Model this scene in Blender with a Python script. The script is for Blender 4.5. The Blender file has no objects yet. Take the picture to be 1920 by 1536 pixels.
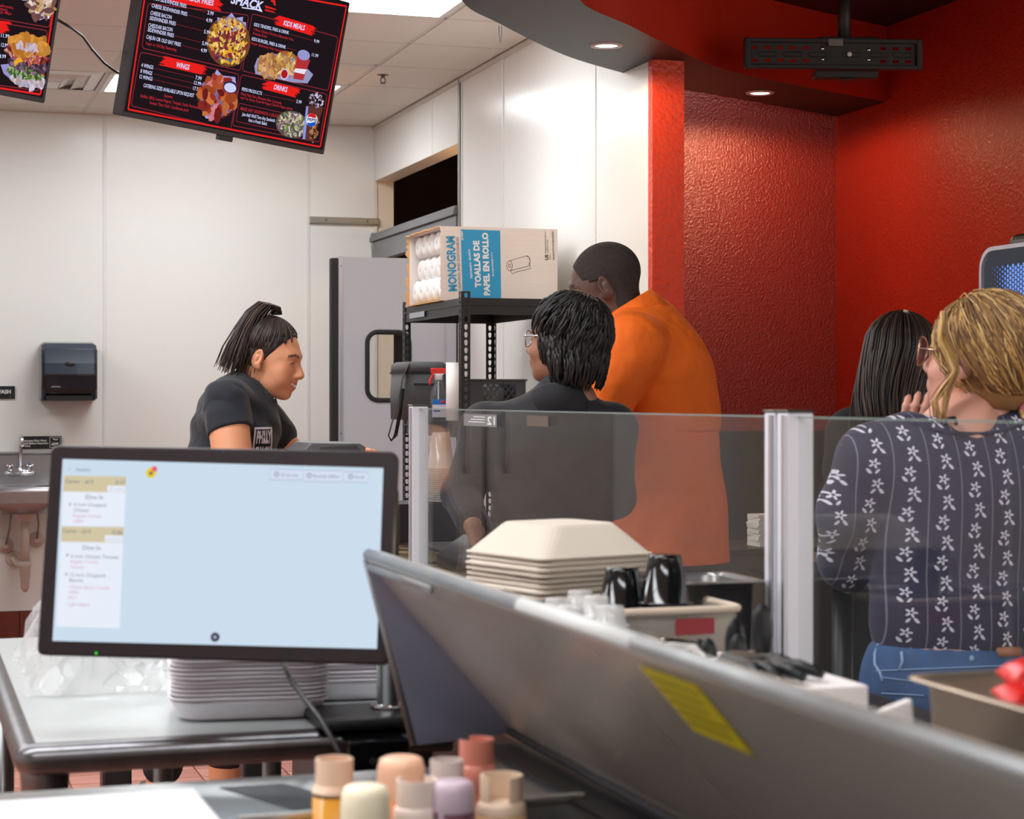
import bpy, bmesh, math, random
import numpy as np
from mathutils import Matrix, Vector
random.seed(7); rng = np.random.default_rng(7)
sc = bpy.context.scene
col = sc.collection
# ------------------------------------------------------------------ camera
FPX, HOR, CAMH = 3600.0, 745.0, 1.38
cd = bpy.data.cameras.new('camera'); cam = bpy.data.objects.new('camera', cd); col.objects.link(cam)
cam.location = (0, 0, CAMH); cam.rotation_euler = (math.pi/2, 0, 0)
cd.sensor_width = 36.0; cd.lens = 36.0*FPX/1920.0
cd.shift_y = -(768-HOR)/1920.0
cd.clip_start = 0.05; cd.clip_end = 60
cd.dof.use_dof = True; cd.dof.focus_distance = 6.3; cd.dof.aperture_fstop = 8.0
sc.camera = cam
# ------------------------------------------------------------------ world and exposure
w = bpy.data.worlds.new('world'); sc.world = w; w.use_nodes = True
bg = w.node_tree.nodes['Background']; bg.inputs[0].default_value = (1.0, 0.95, 0.88, 1); bg.inputs[1].default_value = 1.7
sc.view_settings.view_transform = 'Standard'
sc.view_settings.look = 'None'
sc.view_settings.exposure = 0.0
sc.view_settings.gamma = 1.0
sc.view_settings.use_curve_mapping = False
TROFFER = 15.5      # emission of the ceiling light panels
DOWN = 15.0        # watts of one soffit downlight
# ------------------------------------------------------------------ frames
RZ = math.radians(17.7); EC, ES = math.cos(RZ), math.sin(RZ)
OX, OY = -0.818, 11.46                    # back corner of the kitchen
def L(u, v, z=0.0):                       # room frame (u along back wall, v along side wall) -> world
    return Vector((OX+u*EC-v*ES, OY+u*ES+v*EC, z))
def UV(x, y):
    a, b = x-OX, y-OY
    return (a*EC+b*ES, -a*ES+b*EC)
def P(px, py, Y):                         # a point seen at a pixel, Y metres away
    return Vector(((px-960)/FPX*Y, Y, CAMH-(py-HOR)/FPX*Y))
def LP(px, py, Y):
    p = P(px, py, Y); u, v = UV(p.x, p.y); return u, v, p.z
# ------------------------------------------------------------------ materials
def s2l(c):
    c = c/255.0
    return c/12.92 if c <= 0.04045 else ((c+0.055)/1.055)**2.4
def rgb(r, g, b): return (s2l(r), s2l(g), s2l(b), 1)
MATS = {}
def mat(name, c, rough=0.5, metal=0.0, bump=0.0, bscale=50.0, var=0.0, vscale=6.0, emit=0.0, spec=0.5, trans=0.0,
        alpha=1.0, ior=1.45, stretch=None, coat=0.0, sheen=0.0, sss=0.0, bdetail=3.0, attr=False, bdist=0.01, c2=None):
    if name in MATS: return MATS[name]
    m = bpy.data.materials.new(name); m.use_nodes = True; MATS[name] = m
    nt = m.node_tree; b = nt.nodes['Principled BSDF']; N = nt.nodes.new; K = nt.links.new
    b.inputs['Base Color'].default_value = c
    b.inputs['Roughness'].default_value = rough; b.inputs['Metallic'].default_value = metal
    b.inputs['Specular IOR Level'].default_value = spec
    b.inputs['Transmission Weight'].default_value = trans; b.inputs['IOR'].default_value = ior
    b.inputs['Alpha'].default_value = alpha
    b.inputs['Coat Weight'].default_value = coat
    b.inputs['Sheen Weight'].default_value = sheen
    if sss > 0:
        b.inputs['Subsurface Weight'].default_value = sss
        b.inputs['Subsurface Radius'].default_value = (0.6, 0.25, 0.15); b.inputs['Subsurface Scale'].default_value = 0.012
    if emit > 0:
        b.inputs['Emission Color'].default_value = c; b.inputs['Emission Strength'].default_value = emit
    tc = N('ShaderNodeTexCoord'); src = tc.outputs['Object']
    if stretch:
        mp = N('ShaderNodeMapping'); mp.inputs['Scale'].default_value = stretch; K(src, mp.inputs[0]); src = mp.outputs[0]
    colout = None
    if attr:
        a = N('ShaderNodeVertexColor'); a.layer_name = 'Col'; colout = a.outputs[0]
    if var > 0 or c2:
        n = N('ShaderNodeTexNoise'); n.inputs['Scale'].default_value = vscale; n.inputs['Detail'].default_value = 5; K(src, n.inputs[0])
        if c2:
            r = N('ShaderNodeValToRGB'); r.color_ramp.elements[0].color = c; r.color_ramp.elements[1].color = c2
            r.color_ramp.elements[0].position = 0.35; r.color_ramp.elements[1].position = 0.65
            K(n.outputs[0], r.inputs[0]); colout = r.outputs[0]
        else:
            hs = N('ShaderNodeHueSaturation'); mr = N('ShaderNodeMapRange')
            mr.inputs['From Min'].default_value = 0.3; mr.inputs['From Max'].default_value = 0.7
            mr.inputs['To Min'].default_value = 1-var; mr.inputs['To Max'].default_value = 1+var
            K(n.outputs[0], mr.inputs['Value']); K(mr.outputs[0], hs.inputs['Value'])
            if colout: K(colout, hs.inputs['Color'])
            else: hs.inputs['Color'].default_value = c
            colout = hs.outputs[0]
    if colout:
        K(colout, b.inputs['Base Color'])
        if emit > 0: K(colout, b.inputs['Emission Color'])
    if bump > 0:
        cb = b.inputs['Coat Normal']
        n = N('ShaderNodeTexNoise'); n.inputs['Scale'].default_value = bscale; n.inputs['Detail'].default_value = bdetail
        K(src, n.inputs[0])
        bp = N('ShaderNodeBump'); bp.inputs['Strength'].default_value = bump; bp.inputs['Distance'].default_value = bdist
        K(n.outputs[0], bp.inputs['Height']); K(bp.outputs[0], b.inputs['Normal'])
        if coat > 0: K(bp.outputs[0], cb)
    return m
def emat(name, c, s=1.0, attr=False):
    if name in MATS: return MATS[name]
    m = bpy.data.materials.new(name); m.use_nodes = True; MATS[name] = m
    nt = m.node_tree; nt.nodes.remove(nt.nodes['Principled BSDF'])
    e = nt.nodes.new('ShaderNodeEmission'); e.inputs[0].default_value = c; e.inputs[1].default_value = s
    if attr:
        a = nt.nodes.new('ShaderNodeVertexColor'); a.layer_name = 'Col'; nt.links.new(a.outputs[0], e.inputs[0])
    nt.links.new(e.outputs[0], nt.nodes['Material Output'].inputs[0]); return m
def thin_glass(name, tint, ior=1.45, rough=0.0, dirt=0.0, dcol=(0.6, 0.6, 0.6, 1)):
    m = bpy.data.materials.new(name); m.use_nodes = True; MATS[name] = m
    nt = m.node_tree; nt.nodes.remove(nt.nodes['Principled BSDF']); N = nt.nodes.new; K = nt.links.new
    t = N('ShaderNodeBsdfTransparent'); t.inputs[0].default_value = tint
    g = N('ShaderNodeBsdfGlossy'); g.inputs['Roughness'].default_value = rough
    f = N('ShaderNodeFresnel'); ge = N('ShaderNodeNewGeometry'); mr = N('ShaderNodeMapRange')   # same reflectance on both faces of the thin sheet
    mr.inputs['To Min'].default_value = ior; mr.inputs['To Max'].default_value = 1/ior
    K(ge.outputs['Backfacing'], mr.inputs['Value']); K(mr.outputs[0], f.inputs[0])
    x = N('ShaderNodeMixShader'); K(f.outputs[0], x.inputs[0]); K(t.outputs[0], x.inputs[1]); K(g.outputs[0], x.inputs[2])
    out = x
    if dirt > 0:
        d = N('ShaderNodeBsdfDiffuse'); d.inputs[0].default_value = dcol
        y = N('ShaderNodeMixShader'); y.inputs[0].default_value = dirt; K(x.outputs[0], y.inputs[1]); K(d.outputs[0], y.inputs[2]); out = y
    K(out.outputs[0], nt.nodes['Material Output'].inputs[0]); return m
# ------------------------------------------------------------------ mesh builder
class MB:
    def __init__(s): s.v = []; s.f = []; s.m = []; s.sm = []
    def add(s, vs, fs, mi=0, smooth=False):
        o = len(s.v); s.v += [tuple(p) for p in vs]
        for f in fs: s.f.append(tuple(i+o for i in f)); s.m.append(mi); s.sm.append(smooth)
        return s
    def box(s, c, d, mi=0, M=None):
        x, y, z = d[0]/2, d[1]/2, d[2]/2
        vs = [Vector((sx*x, sy*y, sz*z)) for sz in (-1, 1) for sy in (-1, 1) for sx in (-1, 1)]
        if M is not None: vs = [M @ p for p in vs]
        vs = [p+Vector(c) for p in vs]
        return s.add(vs, [(0, 2, 3, 1), (4, 5, 7, 6), (0, 1, 5, 4), (2, 6, 7, 3), (0, 4, 6, 2), (1, 3, 7, 5)], mi)
    def b2(s, x0, x1, y0, y1, z0, z1, mi=0):
        return s.box(((x0+x1)/2, (y0+y1)/2, (z0+z1)/2), (abs(x1-x0), abs(y1-y0), abs(z1-z0)), mi)
    def prism(s, poly, z0, z1, mi=0, top=None, bot=None, sides=None):
        n = len(poly); a = sum(poly[i][0]*poly[(i+1) % n][1]-poly[(i+1) % n][0]*poly[i][1] for i in range(n))
        if a < 0:
            poly = poly[::-1]
            if sides: sides = sides[::-1]; sides = sides[1:]+sides[:1]
        o = len(s.v); s.v += [(p[0], p[1], z0) for p in poly]+[(p[0], p[1], z1) for p in poly]
        s.f.append(tuple(o+i for i in reversed(range(n)))); s.m.append(mi if bot is None else bot); s.sm.append(False)
        s.f.append(tuple(o+n+i for i in range(n))); s.m.append(mi if top is None else top); s.sm.append(False)
        for i in range(n):
            j = (i+1) % n; s.f.append((o+i, o+j, o+n+j, o+n+i)); s.m.append(sides[i] if sides else mi); s.sm.append(False)
        return s
    def quad(s, a, b, c, d, mi=0): return s.add([a, b, c, d], [(0, 1, 2, 3)], mi)
    def lathe(s, prof, n=24, c=(0, 0, 0), mi=0, cap=True, smooth=True, axis='z', sq=None):
        vs = []
        for r, z in prof:
            for k in range(n):
                a = 2*math.pi*k/n; x, y = r*math.cos(a), r*math.sin(a)
                p = (x, y, z) if axis == 'z' else ((x, z, y) if axis == 'y' else (z, x, y))
                vs.append((p[0]+c[0], p[1]+c[1], p[2]+c[2]))
        fs = []
        for i in range(len(prof)-1):
            for k in range(n):
                a, b = i*n+k, i*n+(k+1) % n; f = (a, b, b+n, a+n)
                fs.append(f if axis != 'y' else f[::-1])
        s.add(vs, fs, mi, smooth)
        if cap:
            o = len(s.v)-len(vs); fl = axis == 'y'
            if prof[0][0] > 1e-5:
                f = tuple(o+k for k in reversed(range(n))); s.f.append(f[::-1] if fl else f); s.m.append(mi); s.sm.append(False)
            if prof[-1][0] > 1e-5:
                q = o+(len(prof)-1)*n; f = tuple(q+k for k in range(n)); s.f.append(f[::-1] if fl else f); s.m.append(mi); s.sm.append(False)
        return s
    def tube(s, pts, r, n=8, mi=0, closed=False, flat=1.0, up=None, smooth=True, cap=True):
        pts = [Vector(p) for p in pts]; m = len(pts)
        rs = list(r) if hasattr(r, '__len__') else [r]*m
        vs = []; prev = None
        for i, p in enumerate(pts):
            if closed: t = pts[(i+1) % m]-pts[i-1]
            else: t = pts[min(i+1, m-1)]-pts[max(i-1, 0)]
            if t.length < 1e-9: t = Vector((0, 0, 1))
            t.normalize()
            if prev is None:
                ref = Vector(up) if up else (Vector((0, 0, 1)) if abs(t.z) < 0.9 else Vector((1, 0, 0)))
                a = (ref-t*ref.dot(t)).normalized()
            else:
                a = prev-t*prev.dot(t)
                a = a.normalized() if a.length > 1e-6 else prev
            prev = a; b = t.cross(a)
            for k in range(n):
                th = 2*math.pi*k/n
                vs.append(p+a*(math.cos(th)*rs[i])+b*(math.sin(th)*rs[i]*flat))
        fs = []
        for i in range(m if closed else m-1):
            j = (i+1) % m
            for k in range(n): fs.append((i*n+k, i*n+(k+1) % n, j*n+(k+1) % n, j*n+k))
        if cap and not closed: fs.append(tuple(reversed(range(n)))); fs.append(tuple((m-1)*n+k for k in range(n)))
        return s.add(vs, fs, mi, smooth)
    def ell(s, c, r, n=16, mi=0, M=None):
        vs = []; h = n//2
        for i in range(1, h):
            a = math.pi*i/h
            for k in range(n):
                b = 2*math.pi*k/n
                vs.append(Vector((r[0]*math.sin(a)*math.cos(b), r[1]*math.sin(a)*math.sin(b), -r[2]*math.cos(a))))
        vs += [Vector((0, 0, -r[2])), Vector((0, 0, r[2]))]
        if M is not None: vs = [M @ p for p in vs]
        vs = [p+Vector(c) for p in vs]; fs = []
        for i in range(h-2):
            for k in range(n): fs.append((i*n+k, i*n+(k+1) % n, (i+1)*n+(k+1) % n, (i+1)*n+k))
        q = (h-1)*n
        for k in range(n):
            fs.append((q, (k+1) % n, k)); fs.append((q+1, (h-2)*n+k, (h-2)*n+(k+1) % n))
        return s.add(vs, fs, mi, True)
    def mesh(s, name, mats):
        me = bpy.data.meshes.new(name); me.from_pydata(s.v, [], s.f)
        for m in (mats if isinstance(mats, (list, tuple)) else [mats]): me.materials.append(m)
        me.polygons.foreach_set('material_index', s.m); me.polygons.foreach_set('use_smooth', s.sm)
        me.update(); return me
    def build(s, name, mats, parent=None, loc=(0, 0, 0), rz=0.0, bevel=0.0, seg=2, solid=0.0):
        return link(name, s.mesh(name, mats), parent, loc, rz, bevel, seg, solid)
def link(name, me, parent=None, loc=(0, 0, 0), rz=0.0, bevel=0.0, seg=2, solid=0.0):
    o = bpy.data.objects.new(name, me); col.objects.link(o); o.location = loc; o.rotation_euler = (0, 0, rz)
    if parent: o.parent = parent
    if solid:
        md = o.modifiers.new('solid', 'SOLIDIFY'); md.thickness = solid; md.offset = 0
    if bevel:
        md = o.modifiers.new('bevel', 'BEVEL'); md.width = bevel; md.segments = seg; md.limit_method = 'ANGLE'; md.angle_limit = 0.6
        md.harden_normals = False
    return o
def thing(name, label, cat, loc=(0, 0, 0), rz=0.0, group=None):
    o = bpy.data.objects.new(name, None); col.objects.link(o); o.empty_display_size = 0.05
    o.location = loc; o.rotation_euler = (0, 0, rz)
    return tag(o, label, cat, group)
def tag(o, label, cat, group=None):
    o['label'] = label; o['category'] = cat
    if group: o['group'] = group
    return o
def struct(o, label, cat='wall'):
    o['kind'] = 'structure'; o['label'] = label; o['category'] = cat; return o
def stuff(o): o['kind'] = 'stuff'; return o
def copyobj(o, parent=None, loc=None):
    c = o.copy(); col.objects.link(c)
    if parent: c.parent = parent
    if loc is not None: c.location = loc
    return c
def rrect(w, h, r, n=5, cx=0, cy=0):
    out = []
    for sx, sy, a0 in ((1, 1, 0), (-1, 1, 90), (-1, -1, 180), (1, -1, 270)):
        for k in range(n+1):
            a = math.radians(a0+90*k/n); out.append((cx+sx*(w/2-r)+r*math.cos(a), cy+sy*(h/2-r)+r*math.sin(a)))
    return out
def textmesh(body, off=0.0, shear=0.0):
    cu = bpy.data.curves.new('t', 'FONT'); cu.body = body; cu.size = 1.0; cu.shear = shear; cu.offset = off; cu.resolution_u = 2
    o = bpy.data.objects.new('t', cu); me = bpy.data.meshes.new_from_object(o)
    bpy.data.objects.remove(o); bpy.data.curves.remove(cu)
    v = np.array([p.co[:] for p in me.vertices]) if len(me.vertices) else np.zeros((0, 3))
    f = [tuple(p.vertices) for p in me.polygons]; bpy.data.meshes.remove(me)
    return v, f
def text_on(name, body, a, b, cap, m, parent, o3, ax, az, off=0.015, shear=0.0, capsref=0.69):
    """lettering laid between local 2-D points a and b on the plane o3 + x*ax + z*az; cap = capital height"""
    v, f = textmesh(body, off, shear)
    if len(v) == 0: return None
    a = Vector(a); b = Vector(b); d = b-a; ln = d.length; d.normalize(); n = Vector((-d.y, d.x))
    x0, x1 = v[:, 0].min(), v[:, 0].max()
    sx = ln/(x1-x0); sy = cap/capsref
    o3 = Vector(o3); ax = Vector(ax); az = Vector(az); vs = []
    for p in v:
        q = a+d*((p[0]-x0)*sx)+n*(p[1]*sy); vs.append(tuple(o3+ax*q.x+az*q.y))
    me = bpy.data.meshes.new(name); me.from_pydata(vs, [], f); me.materials.append(m); me.update()
    return link(name, me, parent)
def plane_pix(M, px, py):
    """where the line of sight through a pixel meets the local plane y=0 of matrix M -> local (x, z)"""
    Mi = M.inverted(); c = Mi @ Vector((0, 0, CAMH)); d = Mi.to_3x3() @ Vector(((px-960)/FPX, 1, -(py-HOR)/FPX))
    t = -c.y/d.y; q = c+d*t; return (q.x, q.z)
def pose(x, y, z, yaw, pitch, roll):
    r = math.radians
    return Matrix.Translation((x, y, z)) @ Matrix.Rotation(r(yaw), 4, 'Z') @ Matrix.Rotation(r(pitch), 4, 'X') @ Matrix.Rotation(r(roll), 4, 'Y')
# ================================================================== MATERIALS
WHITE = mat('white_panel', rgb(232, 231, 226), 0.22, bump=0.10, bscale=45, bdist=0.004)
SEAM = mat('seam_strip', rgb(222, 222, 218), 0.35)
TILEC = mat('ceiling_tile', rgb(222, 216, 206), 0.9, bump=0.25, bscale=160, bdist=0.003)
GRID = mat('ceiling_grid', rgb(205, 200, 190), 0.6)
RED = mat('red_paint', rgb(172, 33, 12), 0.40, spec=1.0, coat=1.0, bump=0.75, bscale=105, bdist=0.010, bdetail=4, var=0.04)
RED.node_tree.nodes['Principled BSDF'].inputs['Coat Roughness'].default_value = 0.26
RED.node_tree.nodes['Principled BSDF'].inputs['Coat IOR'].default_value = 1.85
RED2 = mat('red_paint_dining', rgb(180, 34, 12), 0.5, spec=0.4, coat=0.25, bump=0.6, bscale=80, bdist=0.008, bdetail=4, var=0.04)
REDS = mat('red_smooth', rgb(190, 42, 18), 0.45, bump=0.12, bscale=60, bdist=0.004)
REDP = mat('red_pillar', rgb(214, 62, 30), 0.36, bump=0.7, bscale=48, bdist=0.010, bdetail=4)
BLACKP = mat('black_paint', rgb(38, 35, 34), 0.5, bump=0.1, bscale=40, bdist=0.003, var=0.1)
BLACKW = mat('black_wainscot', rgb(30, 27, 27), 0.4, bump=0.2, bscale=60, bdist=0.004)
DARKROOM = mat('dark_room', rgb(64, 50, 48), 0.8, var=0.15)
PEACH = mat('jamb_warm_tint', rgb(236, 222, 200), 0.5)  # warm glow on the doorway jamb, put into its base colour
STEEL = mat('stainless_steel', rgb(176, 174, 170), 0.28, 1.0, var=0.06, vscale=4, stretch=(1, 25, 25), bump=0.03, bscale=60, bdist=0.002)
STEELD = mat('steel_dark', rgb(120, 118, 118), 0.32, 1.0, bump=0.03, bscale=80, bdist=0.002)
CHROME = mat('chrome', rgb(215, 215, 215), 0.08, 1.0)
ALU = mat('aluminium', rgb(196, 194, 202), 0.35, 0.85)
GALV = mat('galvanised', rgb(150, 152, 148), 0.4, 0.8)
BLK = mat('black_plastic', rgb(24, 24, 26), 0.38)
BLKM = mat('black_metal', rgb(42, 41, 42), 0.42, 0.3)
BLKG = mat('black_gloss', rgb(14, 14, 16), 0.12, coat=0.3)
RUBBER = mat('black_rubber', rgb(34, 34, 36), 0.6)
GREYP = mat('grey_panel', rgb(116, 116, 118), 0.5, bump=0.05, bscale=60)
DOORG = mat('door_grey', rgb(188, 188, 194), 0.4, bump=0.05, bscale=200, bdist=0.002)
WPLAST = mat('white_plastic', rgb(232, 230, 226), 0.4)
GLASS = thin_glass('clear_glass', (0.95, 0.965, 0.965, 1), 1.26, 0.0, 0.012, (0.45, 0.45, 0.45, 1))
QUARRY = mat('quarry_tile', rgb(190, 128, 112), 0.55, var=0.12, vscale=8, bump=0.1, bscale=120, bdist=0.002)
GROUT = mat('grout', rgb(96, 74, 66), 0.85)
BASET = mat('base_tile', rgb(112, 52, 38), 0.35, var=0.12, vscale=20)
LAMP = emat('light_panel', (0.93, 0.97, 1.0, 1), TROFFER)
CZ = 3.0
def fl(mb, name, mats, parent=None, **k): return mb.build(name, mats, parent, loc=(OX, OY, 0), rz=RZ, **k)
def inroom(mb, name, mats, parent, **k): return mb.build(name, mats, parent, **k)
def flatmat_floor():
    m = bpy.data.materials.new('quarry_floor'); m.use_nodes = True; nt = m.node_tree; b = nt.nodes['Principled BSDF']
    tc = nt.nodes.new('ShaderNodeTexCoord'); br = nt.nodes.new('ShaderNodeTexBrick')
    br.offset = 0; br.inputs['Scale'].default_value = 1; br.inputs['Brick Width'].default_value = 0.155; br.inputs['Row Height'].default_value = 0.155
    br.inputs['Mortar Size'].default_value = 0.005; br.inputs['Color1'].default_value = rgb(186, 128, 112); br.inputs['Color2'].default_value = rgb(174, 116, 100)
    br.inputs['Mortar'].default_value = rgb(96, 74, 66)
    nt.links.new(tc.outputs['Object'], br.inputs[0]); nt.links.new(br.outputs[0], b.inputs[0]); b.inputs['Roughness'].default_value = 0.55
    return m
# ================================================================== FLOOR
mb = MB(); mb.b2(-6.0, 7.0, -13.8, 1.3, -0.12, -0.006)
floor = struct(fl(mb, 'floor', flatmat_floor()), 'terracotta quarry tile kitchen floor', 'floor')
tile = MB().b2(-0.0745, 0.0745, -0.0745, 0.0745, -0.0059, 0.002).mesh('floor_tile', QUARRY)
QT2 = mat('quarry_tile_dark', rgb(176, 114, 98), 0.55, var=0.12, vscale=8, bump=0.1, bscale=120, bdist=0.002)
tile2 = tile.copy(); tile2.materials.clear(); tile2.materials.append(QT2)
nt_ = 0
for i in range(15):
    for j in range(19):
        u = -2.9+i*0.155+0.0775; v = -6.2+j*0.155+0.0775
        o = link('floor_tile', tile if (i*7+j*5) % 3 else tile2, floor, (u, v, 0)); nt_ += 1
# ================================================================== BACK WALL
mb = MB(); mb.b2(-6.0, 0.116, 0.005, 0.15, 0, CZ)
wall_back = struct(fl(mb, 'wall_back', PEACH), 'white panelled back wall of the kitchen behind the cashier', 'wall')
edges = [-5.246, -4.026, -2.806, -1.586, -0.407, 0.0]
for a, b in zip(edges[:-1], edges[1:]):
    MB().b2(a+0.006, b-0.006, -0.001, 0.005, 0.175, CZ-0.01).build('wall_panel', WHITE, wall_back)
for a in edges[1:-1]:
    MB().b2(a-0.011, a+0.011, -0.005, 0.005, 0.175, CZ-0.01).build('seam_strip', SEAM, wall_back, bevel=0.002)
MB().b2(-0.008, 0.012, -0.006, 0.005, 0.175, CZ-0.01).build('corner_strip', SEAM, wall_back)
bt = MB().b2(-0.074, 0.074, -0.012, 0.004, 0.0, 0.172).mesh('base_tile', BASET)
bb = struct(fl(MB().b2(-3.0, 0.0, 0.0, 0.004, 0.0, 0.176), 'baseboard_back', GROUT), 'brown tile baseboard along the white back wall', 'baseboard')
for i in range(19): link('base_tile', bt, bb, (-2.9+i*0.153, 0, 0))
# ================================================================== SIDE WALL WITH OPENING
VN, VE, VJ = -4.398, -4.43, -1.82
mb = MB(); mb.b2(0.005, 0.116, VN, VJ, 0, CZ); mb.b2(0.005, 0.116, VJ, 0.005, 2.67, CZ)
wall_right = struct(fl(mb, 'wall_right', PEACH), 'white panelled side wall with a wide doorway', 'wall')
ev = [VN, -3.813, -2.559, VJ-0.03]
for a, b in zip(ev[:-1], ev[1:]):
    MB().b2(-0.001, 0.005, a+0.005, b-0.005, 0, CZ-0.01).build('wall_panel', WHITE, wall_right)
for a in ev[1:-1]:
    MB().b2(-0.005, 0.005, a-0.010, a+0.010, 0, CZ-0.01).build('seam_strip', SEAM, wall_right, bevel=0.002)
for a, b in ((VJ, -1.298), (-1.298, 0.0)):
    MB().b2(-0.001, 0.005, a+0.003, b-0.003, 2.67, CZ-0.01).build('wall_panel', WHITE, wall_right)
MB().b2(-0.014, 0.006, VJ-0.035, VJ-0.008, 0, CZ-0.01).build('corner_guard', GALV, wall_right, bevel=0.002)
MB().b2(-0.006, 0.006, VJ-0.06, VJ-0.04, 0, CZ-0.01).build('edge_strip', SEAM, wall_right, bevel=0.002)
MB().b2(-0.012, 0.01, VJ, 0.0, CZ-0.03, CZ-0.008).build('ceiling_angle', GRID, wall_right)
MB().b2(-0.012, 0.01, VN, VJ, CZ-0.03, CZ-0.008).build('ceiling_angle', GRID, wall_right)
struct(fl(MB().b2(-0.004, 0.125, VE-0.012, VN, 0, 2.655), 'trim_1', REDP), 'bright orange-red textured end of the white wall', 'pillar')
# grey header board over the swing door
hb = struct(fl(MB().b2(-0.02, 0.03, VJ, 0.0, 2.19, 2.30), 'trim_2', GREYP), 'grey header board across the doorway above the swing door', 'door header')
MB().b2(-0.035, 0.03, VJ, 0.0, 2.305, 2.335).build('top_moulding', GREYP, hb, bevel=0.004)
MB().b2(-0.027, 0.03, VJ, 0.0, 2.335, 2.352).build('cap_moulding', GREYP, hb, bevel=0.003)
MB().b2(-0.024, -0.005, -0.03, 0.004, 2.26, 2.36).build('end_bracket', GALV, hb, bevel=0.003)
# dim room beyond the doorway
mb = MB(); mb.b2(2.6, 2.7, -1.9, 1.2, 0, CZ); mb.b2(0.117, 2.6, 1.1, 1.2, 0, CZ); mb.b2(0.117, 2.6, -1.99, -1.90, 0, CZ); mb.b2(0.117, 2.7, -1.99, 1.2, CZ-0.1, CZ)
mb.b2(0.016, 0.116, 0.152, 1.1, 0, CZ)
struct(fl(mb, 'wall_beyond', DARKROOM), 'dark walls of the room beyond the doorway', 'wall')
lm = thing('added_lamp', 'unseen warm lamp added beyond the doorway to tint its jamb', 'lamp', L(0.42, -1.74, 2.3), RZ)  # unseen lamp, added to turn the doorway jamb peach
MB().b2(-0.05, 0.05, -0.155, -0.04, -0.08, 0.12).build('backplate', BLKM, lm)
MB().ell((0, 0, 0), (0.05, 0.05, 0.07)).build('bulb', emat('warm_bulb', (1.0, 0.60, 0.30, 1), 85), lm)
# ================================================================== RED WALLS
def strip_wall(name, pts, t, z0, z1, m, label, sub=None):
    """pts: two room-frame points, t: thickness to the left-hand side normal"""
    (a, b), (c, d) = pts; n = Vector((-(d-b), c-a)).normalized()*t
    return struct(fl(MB().prism([(a, b), (c, d), (c+n.x, d+n.y), (a+n.x, b+n.y)], z0, z1), name, m), label, 'wall')
A0, A1 = (0.117, -3.42), (1.343, -3.316)
strip_wall('wall_angled', (A0, A1), 0.12, 0, CZ, RED, 'glossy textured red wall at an angle beside the white side wall')
struct(fl(MB().b2(1.343, 1.46, -5.05, -3.2, 0, CZ), 'wall_dining', RED2), 'textured red wall of the dining side behind the customers', 'wall')
n_ = Vector((A1[0]-A0[0], A1[1]-A0[1])).normalized(); nx, ny = n_.y*0.012, -n_.x*0.012
struct(fl(MB().prism([A0, A1, (A1[0]+nx, A1[1]+ny), (A0[0]+nx, A0[1]+ny)], 0, 1.23), 'trim_3', BLACKW), 'black wainscot along the angled red wall', 'wainscot')
struct(fl(MB().b2(1.331, 1.343, -5.05, -3.33, 0, 1.23), 'trim_4', BLACKW), 'black wainscot along the red dining wall', 'wainscot')
struct(fl(MB().b2(1.46, 6.6, -5.05, -4.93, 0, CZ), 'wall_far', RED), 'red wall at the back of the dining side, outside the frame', 'wall')
struct(fl(MB().b2(-6.15, -6.0, -13.7, 0.15, 0, CZ), 'wall_left', WHITE), 'white kitchen wall beyond the left edge of the frame', 'wall')
struct(fl(MB().b2(-6.0, -0.6, -13.75, -13.6, 0, CZ), 'wall_front', WHITE), 'white kitchen wall behind the camera', 'wall')
# ================================================================== CEILING
ceil = struct(fl(MB().b2(-6.2, 0.116, -13.6, 0.15, CZ+0.012, CZ+0.08), 'ceiling', GRID), 'white suspended tile ceiling of the kitchen', 'ceiling')
tm = MB().b2(-0.598, 0.598, -0.294, 0.294, CZ-0.004, CZ+0.011).mesh('ceiling_tile', TILEC)
us = [-0.49-1.22*k for k in range(5)]
rows = [-0.23-0.61*k for k in range(22)]
TRO = {(0, 1), (0, 5), (2, 5), (1, 9), (2, 9), (1, 13), (2, 13), (1, 17), (2, 17), (3, 9), (3, 13), (2, 1)}   # (column, row) of light panels
for c in range(4):
    for r in range(len(rows)-1):
        if (c, r) in TRO: continue
        if c == 1 and r == 1:
            link('ceiling_tile', MB().b2(-0.598, -0.02, -0.294, 0.294, CZ-0.004, CZ+0.011).mesh('ceiling_tile', TILEC), ceil, (us[c]-0.61, rows[r]-0.305, 0)); continue
        link('ceiling_tile', tm, ceil, (us[c]-0.61, rows[r]-0.305, 0))
tmn = MB().b2(-0.475, -0.014, -0.294, 0.294, CZ-0.004, CZ+0.011).mesh('ceiling_tile', TILEC)
for r in range(len(rows)-1): link('ceiling_tile', tmn, ceil, (0, rows[r]-0.305, 0))
for c in range(4): link('ceiling_tile', MB().b2(-0.598, 0.598, -0.214, 0.0, CZ-0.004, CZ+0.011).mesh('ceiling_tile', TILEC), ceil, (us[c]-0.61, -0.008, 0))
link('ceiling_tile', MB().b2(-0.475, -0.014, -0.214, 0.0, CZ-0.004, CZ+0.011).mesh('ceiling_tile', TILEC), ceil, (0, -0.008, 0))
for u in us: MB().b2(u-0.012, u+0.012, -13.2, 0.0, CZ-0.003, CZ+0.012).build('grid_bar', GRID, ceil)
gb = MB().b2(-5.37, 0, -0.011, 0.011, CZ-0.003, CZ+0.012).mesh('grid_bar', GRID)
for v in rows: link('grid_bar', gb, ceil, (0, v, 0))
places = {(0, 1): 'recessed fluorescent panel behind the middle of the menu screen, near the back wall', (0, 5): 'bright fluorescent panel at the top edge, right of the menu screen'}
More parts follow.
